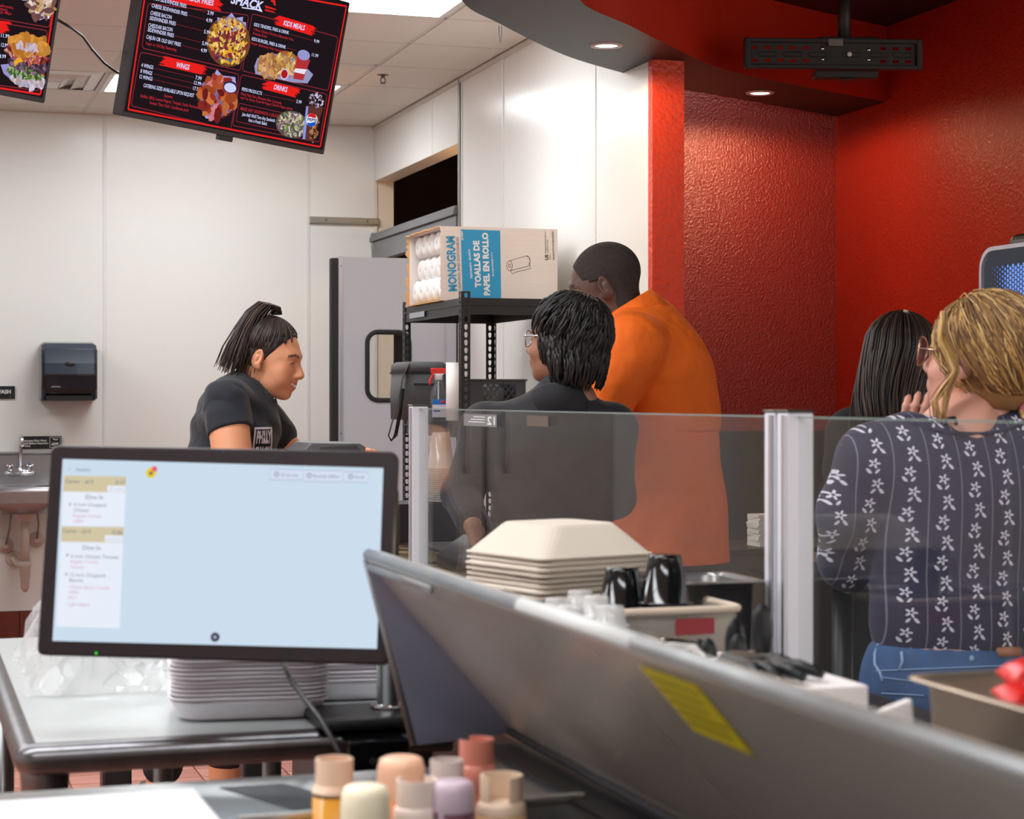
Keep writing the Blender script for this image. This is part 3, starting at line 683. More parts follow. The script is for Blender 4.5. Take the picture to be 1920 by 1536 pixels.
# ================================================================== THINGS ON THE SECOND SHELF
z1 = SH[1]+0.001
FAB = mat('grey_fabric', rgb(84, 83, 84), 0.75, bump=0.3, bscale=30, bdist=0.006); FABD = mat('dark_trim', rgb(36, 35, 37), 0.7)
bu, bv, _ = LP(785, 740, 8.1)
t = thing('insulated_bag', 'grey insulated delivery bag with a hanging black strap on the rack', 'bag', L(bu, bv, z1), RZ)
loft(MB(), [[(x, y, 0.0) for x, y in rrect(0.19, 0.26, 0.03)], [(x, y, 0.1) for x, y in rrect(0.195, 0.265, 0.03)], [(x, y, 0.195) for x, y in rrect(0.185, 0.26, 0.03)]], cap0=True, cap1=True).build('body', FAB, t)
loft(MB(), [[(x, y, 0.197) for x, y in rrect(0.19, 0.265, 0.03)], [(x, y, 0.228) for x, y in rrect(0.185, 0.26, 0.03)], [(x, y, 0.242) for x, y in rrect(0.16, 0.235, 0.04)]], cap0=True, cap1=True).build('lid', FAB, t)
loft(MB(), [[(x, y, 0.192) for x, y in rrect(0.196, 0.27, 0.03)], [(x, y, 0.2) for x, y in rrect(0.196, 0.27, 0.03)]], smooth=False).build('zip', FABD, t)
MB().b2(-0.055, 0.06, -0.137, -0.132, 0.145, 0.152).build('pocket_zip', FABD, t)
st = MB().tube([(-0.075, -0.128, 0.235), (-0.103, -0.135, 0.18), (-0.125, -0.142, 0.08), (-0.155, -0.146, -0.02), (-0.168, -0.146, -0.065), (-0.155, -0.146, -0.085), (-0.137, -0.146, -0.062), (-0.118, -0.145, 0.03), (-0.105, -0.140, 0.13)], 0.0018, 6, flat=8, up=(1, 0, 0))
st.build('strap', FABD, t)
# spray bottle
bu, bv, _ = LP(822, 740, 7.86)
t = thing('spray_bottle', 'clear spray bottle of blue cleaner with a red trigger on the rack', 'spray bottle', L(bu, bv, z1), RZ)
CLR = thin_glass('clear_plastic', (0.86, 0.9, 0.93, 1), 1.4, 0.05, 0.06)
loft(MB(), [[(x, y, z) for x, y in rrect(a, b, min(a, b)*0.4)] for z, a, b in ((0, 0.07, 0.05), (0.09, 0.07, 0.05), (0.12, 0.06, 0.045), (0.15, 0.034, 0.03), (0.165, 0.026, 0.026))], cap0=True, cap1=True).build('bottle', CLR, t)
MB().b2(-0.033, 0.033, -0.0262, -0.0252, 0.012, 0.085).build('label', mat('bottle_label', rgb(224, 228, 240), 0.5), t)
MB().b2(-0.033, 0.033, -0.0268, -0.0263, 0.064, 0.085).build('label_band', mat('label_blue', rgb(30, 120, 200), 0.5), t)
MB().b2(-0.028, 0.0, -0.0268, -0.0263, 0.035, 0.041).build('label_band', mat('label_violet', rgb(70, 60, 150), 0.5), t)
MB().ell((0.012, -0.0268, 0.075), (0.011, 0.0015, 0.006)).build('label_badge', mat('label_red', rgb(200, 40, 40), 0.5), t)
MB().tube([(0, 0, 0.16), (0, 0, 0.02)], 0.003, 6).build('dip_tube', WPLAST, t)
loft(MB(), [[(x, y, z) for x, y in rrect(a, 0.026, 0.008)] for z, a in ((0.165, 0.03), (0.185, 0.034), (0.19, 0.05))], cap0=True, cap1=True).build('nozzle_neck', WPLAST, t)
REDPL = mat('trigger_red', rgb(214, 40, 30), 0.35)
q = MB(); prof_x([(-0.012, 0.19), (0.012, 0.19), (0.012, 0.21), (-0.012, 0.214)], -0.03, 0.03, q); q.tube([(-0.02, 0, 0.19), (-0.034, 0, 0.165), (-0.036, 0, 0.145)], 0.006, 8); q.build('trigger_head', REDPL, t, bevel=0.004)
# white paper sleeve standing beside the post
bu, bv, _ = LP(847, 720, 7.8)
q = MB().lathe([(0.028, 0), (0.028, 0.235), (0.010, 0.235), (0.010, 0.2)], 24)
tag(q.build('paper_towel', PAPER, None, L(bu+0.005, bv, z1), RZ), 'upright white paper towel roll between the spray bottle and the rack post', 'paper roll')
# dark basket with diamond lattice
bu, bv, _ = LP(935, 745, 7.93)
BSK = mat('basket_plastic', rgb(74, 74, 75), 0.5)
t = thing('lattice_basket', 'dark grey plastic basket with a diamond lattice side on the rack', 'basket', L(bu+0.0, bv, z1), RZ)
bw, bd, bh = 0.235, 0.20, 0.165
q = MB(); q.b2(-bw/2, -0.065, 0, 0.004, 0, bh); q.b2(0.075, bw/2, 0, 0.004, 0, bh); q.b2(-0.065, 0.075, 0, 0.004, bh-0.018, bh); q.b2(-0.065, 0.075, 0, 0.004, 0, 0.02); q.build('front_frame', BSK, t)
for k in range(-7, 8):
    for s_ in (-1, 1):
        pts = []
        for zz in np.linspace(0.02, bh-0.018, 12):
            x = 0.005+k*0.025+s_*(zz-0.08)*0.8
            if -0.065 <= x <= 0.075: pts.append((x, 0.002, zz))
        if len(pts) > 1: MB().tube([pts[0], pts[-1]], 0.0028, 5).build('lattice_bar', BSK, t)
q = MB(); q.b2(-bw/2, -bw/2+0.004, 0.004, bd, 0, bh); q.b2(bw/2-0.004, bw/2, 0.004, bd, 0, bh); q.b2(-bw/2, bw/2, bd-0.004, bd, 0, bh); q.b2(-bw/2+0.004, bw/2-0.004, 0.004, bd-0.004, 0, 0.004); q.build('tub', BSK, t)
q = MB()
for x0, x1, y0, y1 in ((-bw/2-0.006, bw/2+0.006, -0.006, 0.004), (-bw/2-0.006, bw/2+0.006, bd-0.004, bd+0.006), (-bw/2-0.006, -bw/2, 0, bd), (bw/2, bw/2+0.006, 0, bd)): q.b2(x0, x1, y0, y1, bh-0.004, bh+0.004)
q.build('rim', BSK, t, bevel=0.002)
rm_ = mat('bag_film', rgb(228, 228, 228), 0.3)
def crumple(seed, rx, ry, rz, m_, name, parent=None, loc=(0, 0, 0), n=22, amp=0.25):
    r = np.random.default_rng(seed); q = MB().ell((0, 0, 0), (1, 1, 1), n)
    dirs = r.normal(size=(14, 3)); dirs /= np.linalg.norm(dirs, axis=1)[:, None]; ph = r.random(14)*6; fr_ = r.uniform(2, 7, 14)
    vs = []
    for p in q.v:
        p = np.array(p); s_ = 1+amp*np.sum(np.sin(fr_*(dirs@p)*2+ph))/5
        vs.append((p[0]*rx*s_, p[1]*ry*s_, max(p[2]*rz*s_, -rz)))
    q.v = vs; q.sm = [False]*len(q.sm); return q.build(name, m_, parent, loc)
o = crumple(4, 0.05, 0.06, 0.075, thin_glass('bag_clear', (0.9, 0.9, 0.9, 1), 1.35, 0.1, 0.25, (0.8, 0.8, 0.8, 1)), 'plastic_bag', None, L(bu+0.0, bv+0.11, z1+0.085)); tag(o, 'crumpled clear plastic bag bulging out of the lattice basket', 'plastic bag')
# ================================================================== GRANITE POINT-OF-SALE COUNTER
def granite():
    m = mat('granite', rgb(150, 132, 100), 0.12, coat=0.3); nt = m.node_tree; b = nt.nodes['Principled BSDF']
    tc = nt.nodes.new('ShaderNodeTexCoord'); n1 = nt.nodes.new('ShaderNodeTexNoise'); n1.inputs['Scale'].default_value = 14; n1.inputs['Detail'].default_value = 8
    r = nt.nodes.new('ShaderNodeValToRGB'); e = r.color_ramp.elements
    e[0].position = 0.36; e[0].color = rgb(74, 62, 48); e[1].position = 0.66; e[1].color = rgb(206, 186, 146)
    x = r.color_ramp.elements.new(0.5); x.color = rgb(150, 130, 96)
    nt.links.new(tc.outputs['Object'], n1.inputs[0]); nt.links.new(n1.outputs[0], r.inputs[0]); nt.links.new(r.outputs[0], b.inputs[0]); return m
GRAN = granite()
PW = mat('counter_panel', rgb(52, 48, 46), 0.5)
PU0, PU1, PV0, PV1, PZ = -1.52, -1.21, -6.75, -5.02, 0.93
t = thing('pos_counter', 'granite-topped order counter between the cashier and the customers', 'counter', L(0, 0, 0), RZ)
MB().b2(PU0, PU1, PV0, PV1, PZ-0.03, PZ).build('granite_top', GRAN, t, bevel=0.006)
MB().b2(PU0+0.04, PU1-0.03, PV0, PV1-0.02, 0.09, PZ-0.031).build('cabinet', PW, t)
MB().b2(PU0+0.1, PU1-0.06, PV0, PV1-0.05, 0.003, 0.09).build('plinth', BLK, t)
# service counter under the glass and between glass and lid
CT = mat('counter_laminate', rgb(92, 86, 82), 0.4)
t = thing('service_counter', 'long counter behind the open lid that carries boxes, cups and the glass guard', 'counter', L(0, 0, 0), RZ)
SC0, SC1, SCZ = -1.865, -1.26, 0.92
MB().b2(SC0, SC1, -10.6, PV0-0.01, SCZ-0.035, SCZ).build('worktop', STEELD, t, bevel=0.005)
MB().b2(SC0+0.03, SC1-0.05, -10.6, PV0-0.01, 0.1, SCZ-0.036).build('cabinet', PW, t)
MB().b2(SC0+0.08, SC1-0.1, -10.6, PV0-0.01, 0.003, 0.1).build('plinth', BLK, t)
# ================================================================== GLASS GUARD
GU = -1.425; GT = 1.349; GL, GR = -6.36, -8.53
t = thing('glass_guard', 'clear glass sneeze guard on white aluminium posts in front of the customers', 'sneeze guard', L(GU, 0, 0), RZ)
WP = mat('white_post', rgb(226, 224, 232), 0.35, 0.2)
GEDGE = mat('glass_edge', rgb(150, 165, 160), 0.2, trans=0.4)
STK = mat('glass_sticker', rgb(120, 120, 122), 0.5)
def post(v, double):
    q = thing  # noqa
    MB().b2(-0.022, 0.022, v-0.018, v+0.018, SCZ+0.001 if v < PV0 else PZ+0.001, GT+0.008).build('post', WP, t, bevel=0.003)
    MB().b2(-0.024, 0.024, v-0.020, v+0.020, GT+0.008, GT+0.012).build('post_cap', STEELD, t, bevel=0.002)
    MB().b2(-0.026, -0.0225, v-0.016, v-0.006, SCZ+0.002, GT+0.004).build('post_channel', ALU, t)
    MB().b2(-0.04, 0.04, v-0.035, v+0.035, (SCZ if v < PV0 else PZ)+0.001, (SCZ if v < PV0 else PZ)+0.008).build('foot_plate', STEELD, t)
post(GL, False); post(GR-0.022, True); post(GR+0.022, True)
def pane(v0, v1):
    g = MB().b2(-0.004, 0.004, v0, v1, SCZ+0.02, GT).build('glass_pane', GLASS, t)
    MB().b2(-0.0042, 0.0042, v0, v1, GT, GT+0.0025).build('polished_edge', GEDGE, g)
    MB().b2(-0.012, 0.012, v0, v1, SCZ+0.001, SCZ+0.022).build('base_channel', ALU, g)
    return g
p1 = pane(GR+0.042, GL-0.02); p2 = pane(GR-0.6, GR-0.042); pane(GR-1.3, GR-0.61)
# sticker reading 12 (seen mirrored from behind)
u, v, z = LP(928, 784, 4.35)
q = MB().b2(-0.0062, -0.0052, -7.06, -6.80, GT-0.036, GT-0.008); q.build('sticker', STK, p1)
text_on('sticker_print', '12', (-7.05, GT-0.031), (-6.99, GT-0.031), 0.018, SIGNW, p1, (-0.0066, 0, 0), (0, 1, 0), (0, 0, 1), off=0.01)
for k in range(3): MB().b2(-0.0068, -0.0063, -6.97, -6.88+0.02*k, GT-0.015-k*0.006, GT-0.0135-k*0.006).build('sticker_print', SIGNW, p1)
MB().b2(-0.0062, -0.0052, -7.42, -7.28, GT-0.03, GT-0.008).build('sticker', mat('glass_sticker_faint', rgb(96, 84, 76), 0.5), p1)
# ================================================================== THINGS ON THE POS COUNTER
CUPC = thin_glass('cup_clear', (0.9, 0.88, 0.84, 1), 1.45, 0.06, 0.30, (0.75, 0.72, 0.66, 1))
def cup_mesh(name, r0, r1, h, m, n=28, rim=0.003, wall=0.001, inv=True):
    pr = [(0.0001, 0), (r0, 0), (r0+0.001, 0.004), (r1-0.002, h-0.006), (r1+rim*0.4, h-0.005), (r1+rim*0.7, h-0.0015), (r1, h), (r1-0.003, h-0.002), (r0-0.002, 0.006)]
    if inv: pr = [(r, -z) for r, z in pr]
    return MB().lathe(pr, n, cap=False).mesh(name, m)
mq = cup_mesh('clear_cup', 0.027, 0.043, 0.115, CUPC)
u, v, z = LP(815, 960, 6.05); zb = PZ+0.125
# black divider box they stand on
DB = mat('black_box', rgb(40, 37, 38), 0.5)
t = thing('cup_caddy', 'black countertop caddy with slotted side on the granite counter', 'caddy', L(u-0.02, v, PZ+0.001), RZ)
MB().b2(-0.15, 0.06, -0.09, 0.09, 0, 0.12).build('body', DB, t, bevel=0.004)
MB().b2(0.061, 0.13, -0.09, 0.09, 0, 0.10).build('side_box', DB, t, bevel=0.004)
MB().ell((-0.045, -0.091, 0.10), (0.022, 0.002, 0.012)).build('orange_dot', mat('orange_sticker', rgb(226, 84, 30), 0.5), t)
for k in range(5): MB().tube([(0.135+k*0.014, -0.06, 0.03), (0.14+k*0.014, -0.06, 0.09)], 0.0035, 6).build('slot_bar', ALU, t)
for k in range(4): MB().tube([(0.135+k*0.014, -0.062, 0.003), (0.139+k*0.014, -0.062, 0.025)], 0.003, 6).build('slot_bar', ALU, t)
for k in range(16):
    o = link('clear_cup', mq, None, L(u+0.012, v-0.03, PZ+0.123+0.115+k*0.0068), RZ)
    tag(o, 'clear plastic cup in the upturned stack on the black caddy', 'cup', 'stack of clear cups on the caddy')
u, v, z = LP(842, 900, 6.2)
q = MB().lathe([(0.0001, 0.0), (0.045, 0.0), (0.046, 0.01), (0.036, 0.245), (0.034, 0.25), (0.0001, 0.25)], 28, cap=False)
tag(q.build('paper_cup_sleeve', WPLAST, None, L(u, v+0.02, PZ+0.001), RZ), 'tall upturned stack of white paper cups behind the clear cups', 'paper cups')
u, v, z = LP(789, 930, 6.1)
t = thing('straw_box', 'white box of wrapped straws at the left end of the clear cups', 'straw box', L(u+0.045, v+0.03, PZ+0.122), RZ)
MB().b2(-0.045, 0.045, -0.04, 0.04, 0, 0.12).build('box', WPLAST, t)
text_on('lettering', 'GRAM', (-0.035, 0.035), (0.04, 0.035), 0.028, CPALE, t, (0, -0.041, 0), (1, 0, 0), (0, 0, 1), off=0.03)
for k in range(16): MB().tube([(-0.038+0.005*k, -0.02+0.02*(k % 3), 0.10), (-0.039+0.0052*k, -0.02+0.02*(k % 3), 0.165+0.006*((k*5) % 4))], 0.0035, 6).build('straw', WPLAST, t)
# tablet till on the counter
u, v, z = LP(612, 832, 5.83)
t = thing('tablet_till', 'grey tablet till on a stand in front of the cashier', 'tablet', L(u, v, PZ+0.001), RZ)
TG = mat('tablet_grey', rgb(96, 95, 97), 0.4)
prof_x([(-0.09, 0.0), (0.09, 0.0), (0.05, 0.012), (0.02, 0.245), (-0.02, 0.245), (-0.05, 0.012)], -0.05, 0.05, MB()).build('stand', BLK, t, bevel=0.005)
q = MB(); pts = [(-0.112, 0.247), (0.09, 0.282), (0.096, 0.299), (0.075, 0.312), (-0.07, 0.314), (-0.107, 0.282)]
vs = [(x, -0.12, z_) for x, z_ in pts]+[(x, 0.12, z_) for x, z_ in pts]; n = len(pts)
q.add(vs, [(i, (i+1) % n, n+(i+1) % n, n+i) for i in range(n)]+[tuple(reversed(range(n))), tuple(n+i for i in range(n))]); q.build('tablet', TG, t, bevel=0.004)
MB().add([(-0.064, -0.1215, 0.262), (0.08, -0.1215, 0.287), (0.064, -0.1215, 0.306), (-0.043, -0.1215, 0.300)], [(0, 1, 2, 3)]).build('side_plate', mat('tablet_dark', rgb(66, 64, 66), 0.4), t)
# black leather bag slumped at the counter edge
u, v, z = LP(930, 1030, 5.0)
BAGB = mat('black_leather', rgb(30, 29, 30), 0.4, bump=0.3, bscale=25, bdist=0.006)
t = thing('handbag', 'black leather handbag slumped on the granite counter by the woman in black', 'bag', L(-1.255, -6.33, PZ+0.002), RZ)
loft(MB(), [[(x*a+o_, y*b, z_) for x, y in rrect(0.17, 0.3, 0.06)] for z_, a, b, o_ in ((0, 1.0, 1.0, 0), (0.03, 1.02, 1.0, 0), (0.07, 0.72, 0.9, 0.03), (0.10, 0.4, 0.75, 0.05), (0.112, 0.2, 0.6, 0.055))], cap0=True, cap1=True).build('body', BAGB, t)
MB().tube([(0.02, -0.1, 0.09), (0.0, -0.05, 0.15), (0.02, 0.02, 0.155), (0.04, 0.09, 0.09)], 0.008, 8, flat=0.5).build('handle', BAGB, t)
# ================================================================== STAINLESS TABLE
TU, TV, TZ = -2.555, -8.457, 0.90
t = thing('work_table', 'stainless steel work table with rolled edge behind the order screen', 'table', L(0, 0, 0), RZ)
T1, TB = -1.93, -7.22
TOPM = mat('table_top', rgb(198, 203, 202), 0.3, 0.45, var=0.05, vscale=5, bump=0.04, bscale=40, bdist=0.002)
MB().b2(TU+0.03, T1, TV+0.03, TB, TZ-0.008, TZ).build('top', TOPM, t)
EDG = mat('table_edge', rgb(116, 114, 116), 0.3, 1.0, var=0.25, vscale=14, bump=0.08, bscale=30, bdist=0.004)
pr = [(0.030, 0.0), (0.018, -0.0005), (0.008, -0.004), (0.001, -0.012), (0.0, -0.022), (0.002, -0.032), (0.008, -0.040), (0.018, -0.043), (0.03, -0.043)]
q = MB()
path = [(T1, TV, 0), (TU, TV, 1), (TU, TB, 2)]
rings = []
rings.append([(T1, TV+d, TZ+zz) for d, zz in pr])
for k in range(9):
    a = math.radians(90*k/8); R_ = 0.035   # rounded corner
    cx, cy = TU+R_, TV+R_
    rings.append([(cx-(R_-d)*math.sin(a), cy-(R_-d)*math.cos(a), TZ+zz) for d, zz in pr])
rings.append([(TU+d, TB, TZ+zz) for d, zz in pr])
n = len(pr); vs = [p for r in rings for p in r]
q.add(vs, [(i*n+k, (i+1)*n+k, (i+1)*n+k+1, i*n+k+1) for i in range(len(rings)-1) for k in range(n-1)], 0, True); q.build('rolled_edge', EDG, t)
for lab, (x, y) in {'a': (TU+0.045, TV+0.06), 'b': (TU+0.045, TB-0.06), 'c': (T1-0.05, TV+0.06), 'd': (T1-0.05, TB-0.06), 'e': (-2.2, TB-0.06)}.items():
    l_ = MB().lathe([(0.02, 0.08), (0.02, TZ-0.06)], 16, (x, y, 0)).build('leg', STEELD, t)
    MB().lathe([(0.03, TZ-0.12), (0.034, TZ-0.05), (0.034, TZ-0.009)], 16, (x, y, 0)).build('gusset', STEELD, l_)
    MB().lathe([(0.006, 0.003), (0.016, 0.02), (0.018, 0.08)], 12, (x, y, 0)).build('foot', STEELD, l_)
MB().b2(TU+0.06, T1-0.06, TV+0.2, TV+0.26, TZ-0.045, TZ-0.009).build('hat_channel', STEELD, t)
# stool / black floor stands under and beyond the table
for px, Y, wd, lab in ((217, 5.0, 0.075, 'black upright post of a stand beyond the table, between the table legs'), (478, 4.9, 0.07, 'black upright post of a stand beyond the table, right of the bare calf')):
    u, v, _ = LP(px, 1450, Y); s_ = thing('floor_stand', lab, 'stand', L(u, v, 0.002), RZ)
    MB().b2(-wd/2, wd/2, -wd/2, wd/2, 0.03, 0.72).build('column', BLKM, s_, bevel=0.006); MB().b2(-0.16, 0.16, -0.16, 0.16, 0, 0.03).build('base', BLKM, s_, bevel=0.008); MB().b2(-0.14, 0.14, -0.14, 0.14, 0.72, 0.75).build('top_plate', BLKM, s_, bevel=0.006)
# ================================================================== PLASTIC BAG ON TABLE
FILM = thin_glass('film', (0.95, 0.95, 0.95, 1), 1.35, 0.12, 0.22, (0.85, 0.85, 0.86, 1))
u, v, z = LP(120, 1235, 3.45)
def film_bag(seed, W, D, H, name, loc):
    r = np.random.default_rng(seed); n = 26; vs = []; fs = []
    for i in range(n+1):
        for j in range(n+1):
            x = (i/n-0.5)*W; y = (j/n-0.5)*D; e = max(0, 1-(2*x/W)**4)*max(0, 1-(2*y/D)**4)
            z_ = H*e*(0.55+0.45*math.sin(5*i/n+2*math.cos(4*j/n))*math.cos(4*j/n))+r.normal()*0.008*e
            vs.append((x+r.normal()*0.006, y+r.normal()*0.006, max(z_, 0.002)))
    for i in range(n):
        for j in range(n): a = i*(n+1)+j; fs.append((a, a+n+1, a+n+2, a+1))
    return MB().add(vs, fs).build(name, FILM, None, loc, RZ)
o = film_bag(3, 0.30, 0.55, 0.17, 'plastic_bag', L(-2.35, -7.75, TZ+0.002)); tag(o, 'crumpled clear plastic bag on the steel table behind the order screen', 'plastic bag')
# ================================================================== FOAM TRAY STACKS
FOAM = mat('white_foam', rgb(236, 230, 236), 0.55, sss=0.0)
def tray_mesh(w_, d_, h_, r_):
    rr_ = [(1.0, h_), (1.005, h_+0.003), (0.985, h_+0.003), (0.975, h_), (0.90, 0.002), (0.88, 0.0)]
    rings = []
    for s_, zz in ((0.87, 0), (0.90, 0.003), (0.965, h_-0.003), (1.0, h_-0.003), (1.0, h_), (0.965, h_), (0.9, 0.006)):
        rings.append([(x, y, zz) for x, y in rrect(w_*s_, d_*s_, r_)])
    return loft(MB(), rings, cap0=True, cap1=True).mesh('foam_tray', FOAM)
tmh = tray_mesh(0.235, 0.225, 0.028, 0.035)
fu, fv, _ = LP(462, 1348, 2.95)
for k in range(16):
    o = link('foam_tray', tmh, None, L(fu+random.uniform(-.002, .002), fv+random.uniform(-.002, .002), TZ+0.002+k*0.0062), RZ-0.12+random.uniform(-.01, .01))
    tag(o, 'white foam tray in the left stack on the steel table below the order screen', 'foam tray', 'left stack of foam trays')
fu2, fv2, _ = LP(645, 1330, 3.10)
for k in range(16):
    o = link('foam_tray', tmh, None, L(fu2+0.02+random.uniform(-.003, .003), fv2+0.03+random.uniform(-.003, .003), TZ+0.002+k*0.0062), RZ-0.1+random.uniform(-.015, .015))
    tag(o, 'white foam tray in the right stack beside the monitor pole on the steel table', 'foam tray', 'right stack of foam trays')
# ================================================================== ORDER SCREEN
MM = pose(-0.4164, 2.7071, 1.1601, -4.73, -9.32, 0.94)
bu_, bv_, _ = LP(690, 1352, 2.84)
base_w = L(bu_, bv_, TZ+0.001)
t = thing('order_screen', 'black touchscreen monitor showing kitchen orders on a black pole stand', 'monitor', base_w, 0)
W_, H_ = 0.5, 0.299
BEZ = mat('monitor_bezel', rgb(34, 24, 28), 0.35); 
LOCAL = Matrix.Translation(-Vector(base_w)) @ MM
def onmon(o): o.matrix_local = LOCAL; return o
q = MB().prism(rrect(W_, H_, 0.010, 4), 0, 0.03); me = q.mesh('bezel', BEZ)
for v_ in me.vertices: v_.co = (v_.co.x, v_.co.z, v_.co.y)
me.flip_normals()
mon = onmon(link('monitor', me, t, bevel=0.003))
def mp(px, py): return plane_pix(MM, px, py)
scr = [mp(118, 861), mp(719, 878), mp(707, 1217), mp(99, 1202)]
q = MB().add([(x, -0.0012, z) for x, z in scr], [(3, 2, 1, 0)])
SCRB = emat('screen_blue_white', rgb(204, 222, 238), 1.0)
o = q.build('screen', SCRB, mon)
def mrect(name, pts, m_, y=-0.0016): return MB().add([(mp(*p)[0], y, mp(*p)[1]) for p in pts], [(3, 2, 1, 0)]).build(name, m_, mon)
EW = emat('screen_white', rgb(232, 238, 250), 1.0); ET = emat('screen_tan', rgb(210, 198, 164), 1.0); EK = emat('screen_dark', rgb(92, 98, 120), 1.0); ER = emat('screen_rose', rgb(216, 150, 176), 1.0); EG = emat('screen_grey', rgb(176, 192, 214), 1.0)
mrect('order_card', [(119, 922), (236, 924), (233, 988), (116, 987)], EW); mrect('order_card', [(114.5, 1016), (231, 1018), (225, 1178), (106, 1175)], EW)
mrect('order_header', [(121, 892), (237, 894), (236, 924), (119, 922)], ET); mrect('order_header', [(116.5, 987), (233, 989), (231, 1018), (114.5, 1016)], ET)
mrect('time_box', [(202, 911), (236, 911.5), (235.5, 923), (201.5, 922.5)], EW, -0.002); mrect('time_box', [(198, 1004), (231, 1005), (230.5, 1017), (197, 1016)], EW, -0.002)
def mt(s_, a, b, c_, m_, off=0.0): text_on('order_text', s_, mp(*a), mp(*b), c_*0.00075, m_, mon, (0, -0.0024, 0), (1, 0, 0), (0, 0, 1), off=off)
for s_, x0, x1, y_, c_, m_ in (('Carter - #15', 123, 176, 906, 7, EK), ('2:17', 217, 236, 908, 7, EK), ('(2 items)', 206, 233, 919, 5, EG), ('Dine In', 161, 194, 936, 8, EK), ('1', 131, 133, 949, 6, EK), ('6 inch Chopped', 140, 200, 949, 6, EK), ('Cheese', 139, 167, 959.5, 6, EK), ('Regular Combo', 138, 191, 970, 6, ER), ('OPM', 138, 156, 981, 6, ER),
        ('Carter - #15', 118, 171, 999, 7, EK), ('0:36', 211, 230, 1002, 7, EK), ('(2 items)', 201, 227, 1013, 5, EG), ('Dine In', 156, 189, 1031, 8, EK), ('1', 126, 128, 1044, 6, EK), ('6 inch Chicken Teriyaki', 134, 223, 1046, 6, EK), ('Regular Combo', 133, 186, 1056, 6, ER), ('Onions', 133, 158, 1066.5, 6, ER), ('1', 124, 126, 1080, 6, EK), ('12 inch Chopped', 132, 198, 1081, 6, EK), ('Bacon', 131, 156, 1091, 6, EK), ('Cheese Bacon Combo', 131, 207, 1104, 6, ER), ('OPM', 130, 147, 1114, 6, ER), ('MCT', 129, 145, 1124, 6, ER), ('Light Jalapo', 129, 168, 1136, 6, ER), ('Expeditor', 144, 172, 883.5, 5.5, EK), ('<', 129, 132, 883, 5, EK)):
    mt(s_, (x0, y_), (x1, y_+(x1-x0)*0.026), c_, m_)
def mring(name, pts, m_, r=0.0008): MB().tube([(mp(*p)[0], -0.002, mp(*p)[1]) for p in pts], r, 4, closed=True).build(name, m_, mon)
for x0, x1, y0, y1 in ((507, 568, 880, 900), (571, 642, 882, 903), (646, 690, 885, 904)): mring('button_outline', [(x0, y0), (x1, y0+1), (x1-0.5, y1+1), (x0-0.5, y1)], EG); mrect('button_face', [(x0, y0), (x1, y0+1), (x1-0.5, y1+1), (x0-0.5, y1)], emat('button_face', rgb(214, 224, 242), 1.0))
for s_, x0, x1, y_ in (('All day view', 527, 560, 893), ('Recently fulfilled', 588, 636, 895.5), ('Recall', 666, 683, 897)): mt(s_, (x0, y_), (x1, y_+1), 5, EK)
def mdisc(name, px, py, r, m_, y=-0.0022):
    c = mp(px, py); MB().add([(c[0]+r*math.cos(k*math.pi/12), y, c[1]+r*math.sin(k*math.pi/12)) for k in range(24)], [tuple(range(24))]).build(name, m_, mon)
mring('button_icon', [(519+4*math.cos(k), 890+4*math.sin(k)) for k in np.linspace(0, 5.6, 9)], EK, 0.0006); mring('button_icon', [(580+4*math.cos(k), 892+4*math.sin(k)) for k in np.linspace(0, 5.6, 9)], EK, 0.0006); mring('button_icon', [(658+4*math.cos(k), 894+4*math.sin(k)) for k in np.linspace(0, 5.6, 9)], EK, 0.0006)
mdisc('bell_badge', 284, 887, 0.0075, emat('bell_yellow', rgb(236, 206, 30), 1.0)); mdisc('alert_dot', 290.5, 880, 0.0042, emat('alert_pink', rgb(232, 96, 120), 1.0), -0.0026); mdisc('bell_icon', 284, 888, 0.0026, EK, -0.003)
mdisc('round_button', 404, 1195, 0.0065, emat('button_dark', rgb(66, 56, 74), 1.0)); mdisc('round_button_icon', 404, 1195, 0.0022, EG, -0.003)
mdisc('power_light', 181, 1225, 0.0016, emat('green_led', rgb(30, 230, 60), 1.5), -0.0016); mdisc('camera_dot', 419, 846, 0.003, mat('lens_grey', rgb(70, 70, 76), 0.2), -0.0012)
mrect('bezel_sticker', [(530, 1220), (548, 1220), (547, 1238), (529, 1238)], BLK, -0.001)
# stand
pz = TZ+0.001
MB().b2(-0.085, 0.07, -0.075, 0.075, 0.0, 0.016).build('base', BLK, t, 0, RZ, bevel=0.006) if False else MB().b2(-0.085, 0.07, -0.075, 0.075, 0.0, 0.016).build('base', BLK, t, (0, 0, 0), RZ, bevel=0.006)
px_ = 0.028
MB().lathe([(0.024, 0.016), (0.024, 0.02), (0.0165, 0.021), (0.0165, 0.34)], 20, (px_, 0.02, 0)).build('pole', BLK, t)
MB().lathe([(0.027, 0.016), (0.027, 0.024)], 20, (px_, 0.02, 0)).build('pole_ring', CHROME, t)
vc = LOCAL @ Vector((0.0, 0.045, 0.0)); 
MB().tube([(px_, 0.02, 0.27), (px_-0.07, 0.05, 0.27), tuple(vc)], 0.013, 10).build('arm', BLK, t)
q = MB().b2(-0.05, 0.05, 0.030, 0.046, -0.05, 0.05).build('mount_plate', BLK, mon)
# screen cable
a = LOCAL @ Vector((mp(530, 1243)[0], 0.012, mp(530, 1243)[1])); wb = Vector(base_w)
pth = [P(530, 1242, 2.70), P(545, 1275, 2.67), P(572, 1312, 2.64), P(598, 1345, 2.61), P(622, 1385, 2.59), P(640, 1420, 2.57), P(652, 1450, 2.58), P(655, 1500, 2.6)]
pth[0] = P(530, 1241, 2.716)
tag(MB().tube([p-pth[-1] for p in pth], 0.0036, 8).build('screen_cable', BLK, None, pth[-1]), 'black cable hanging from the order screen over the table edge', 'cable')
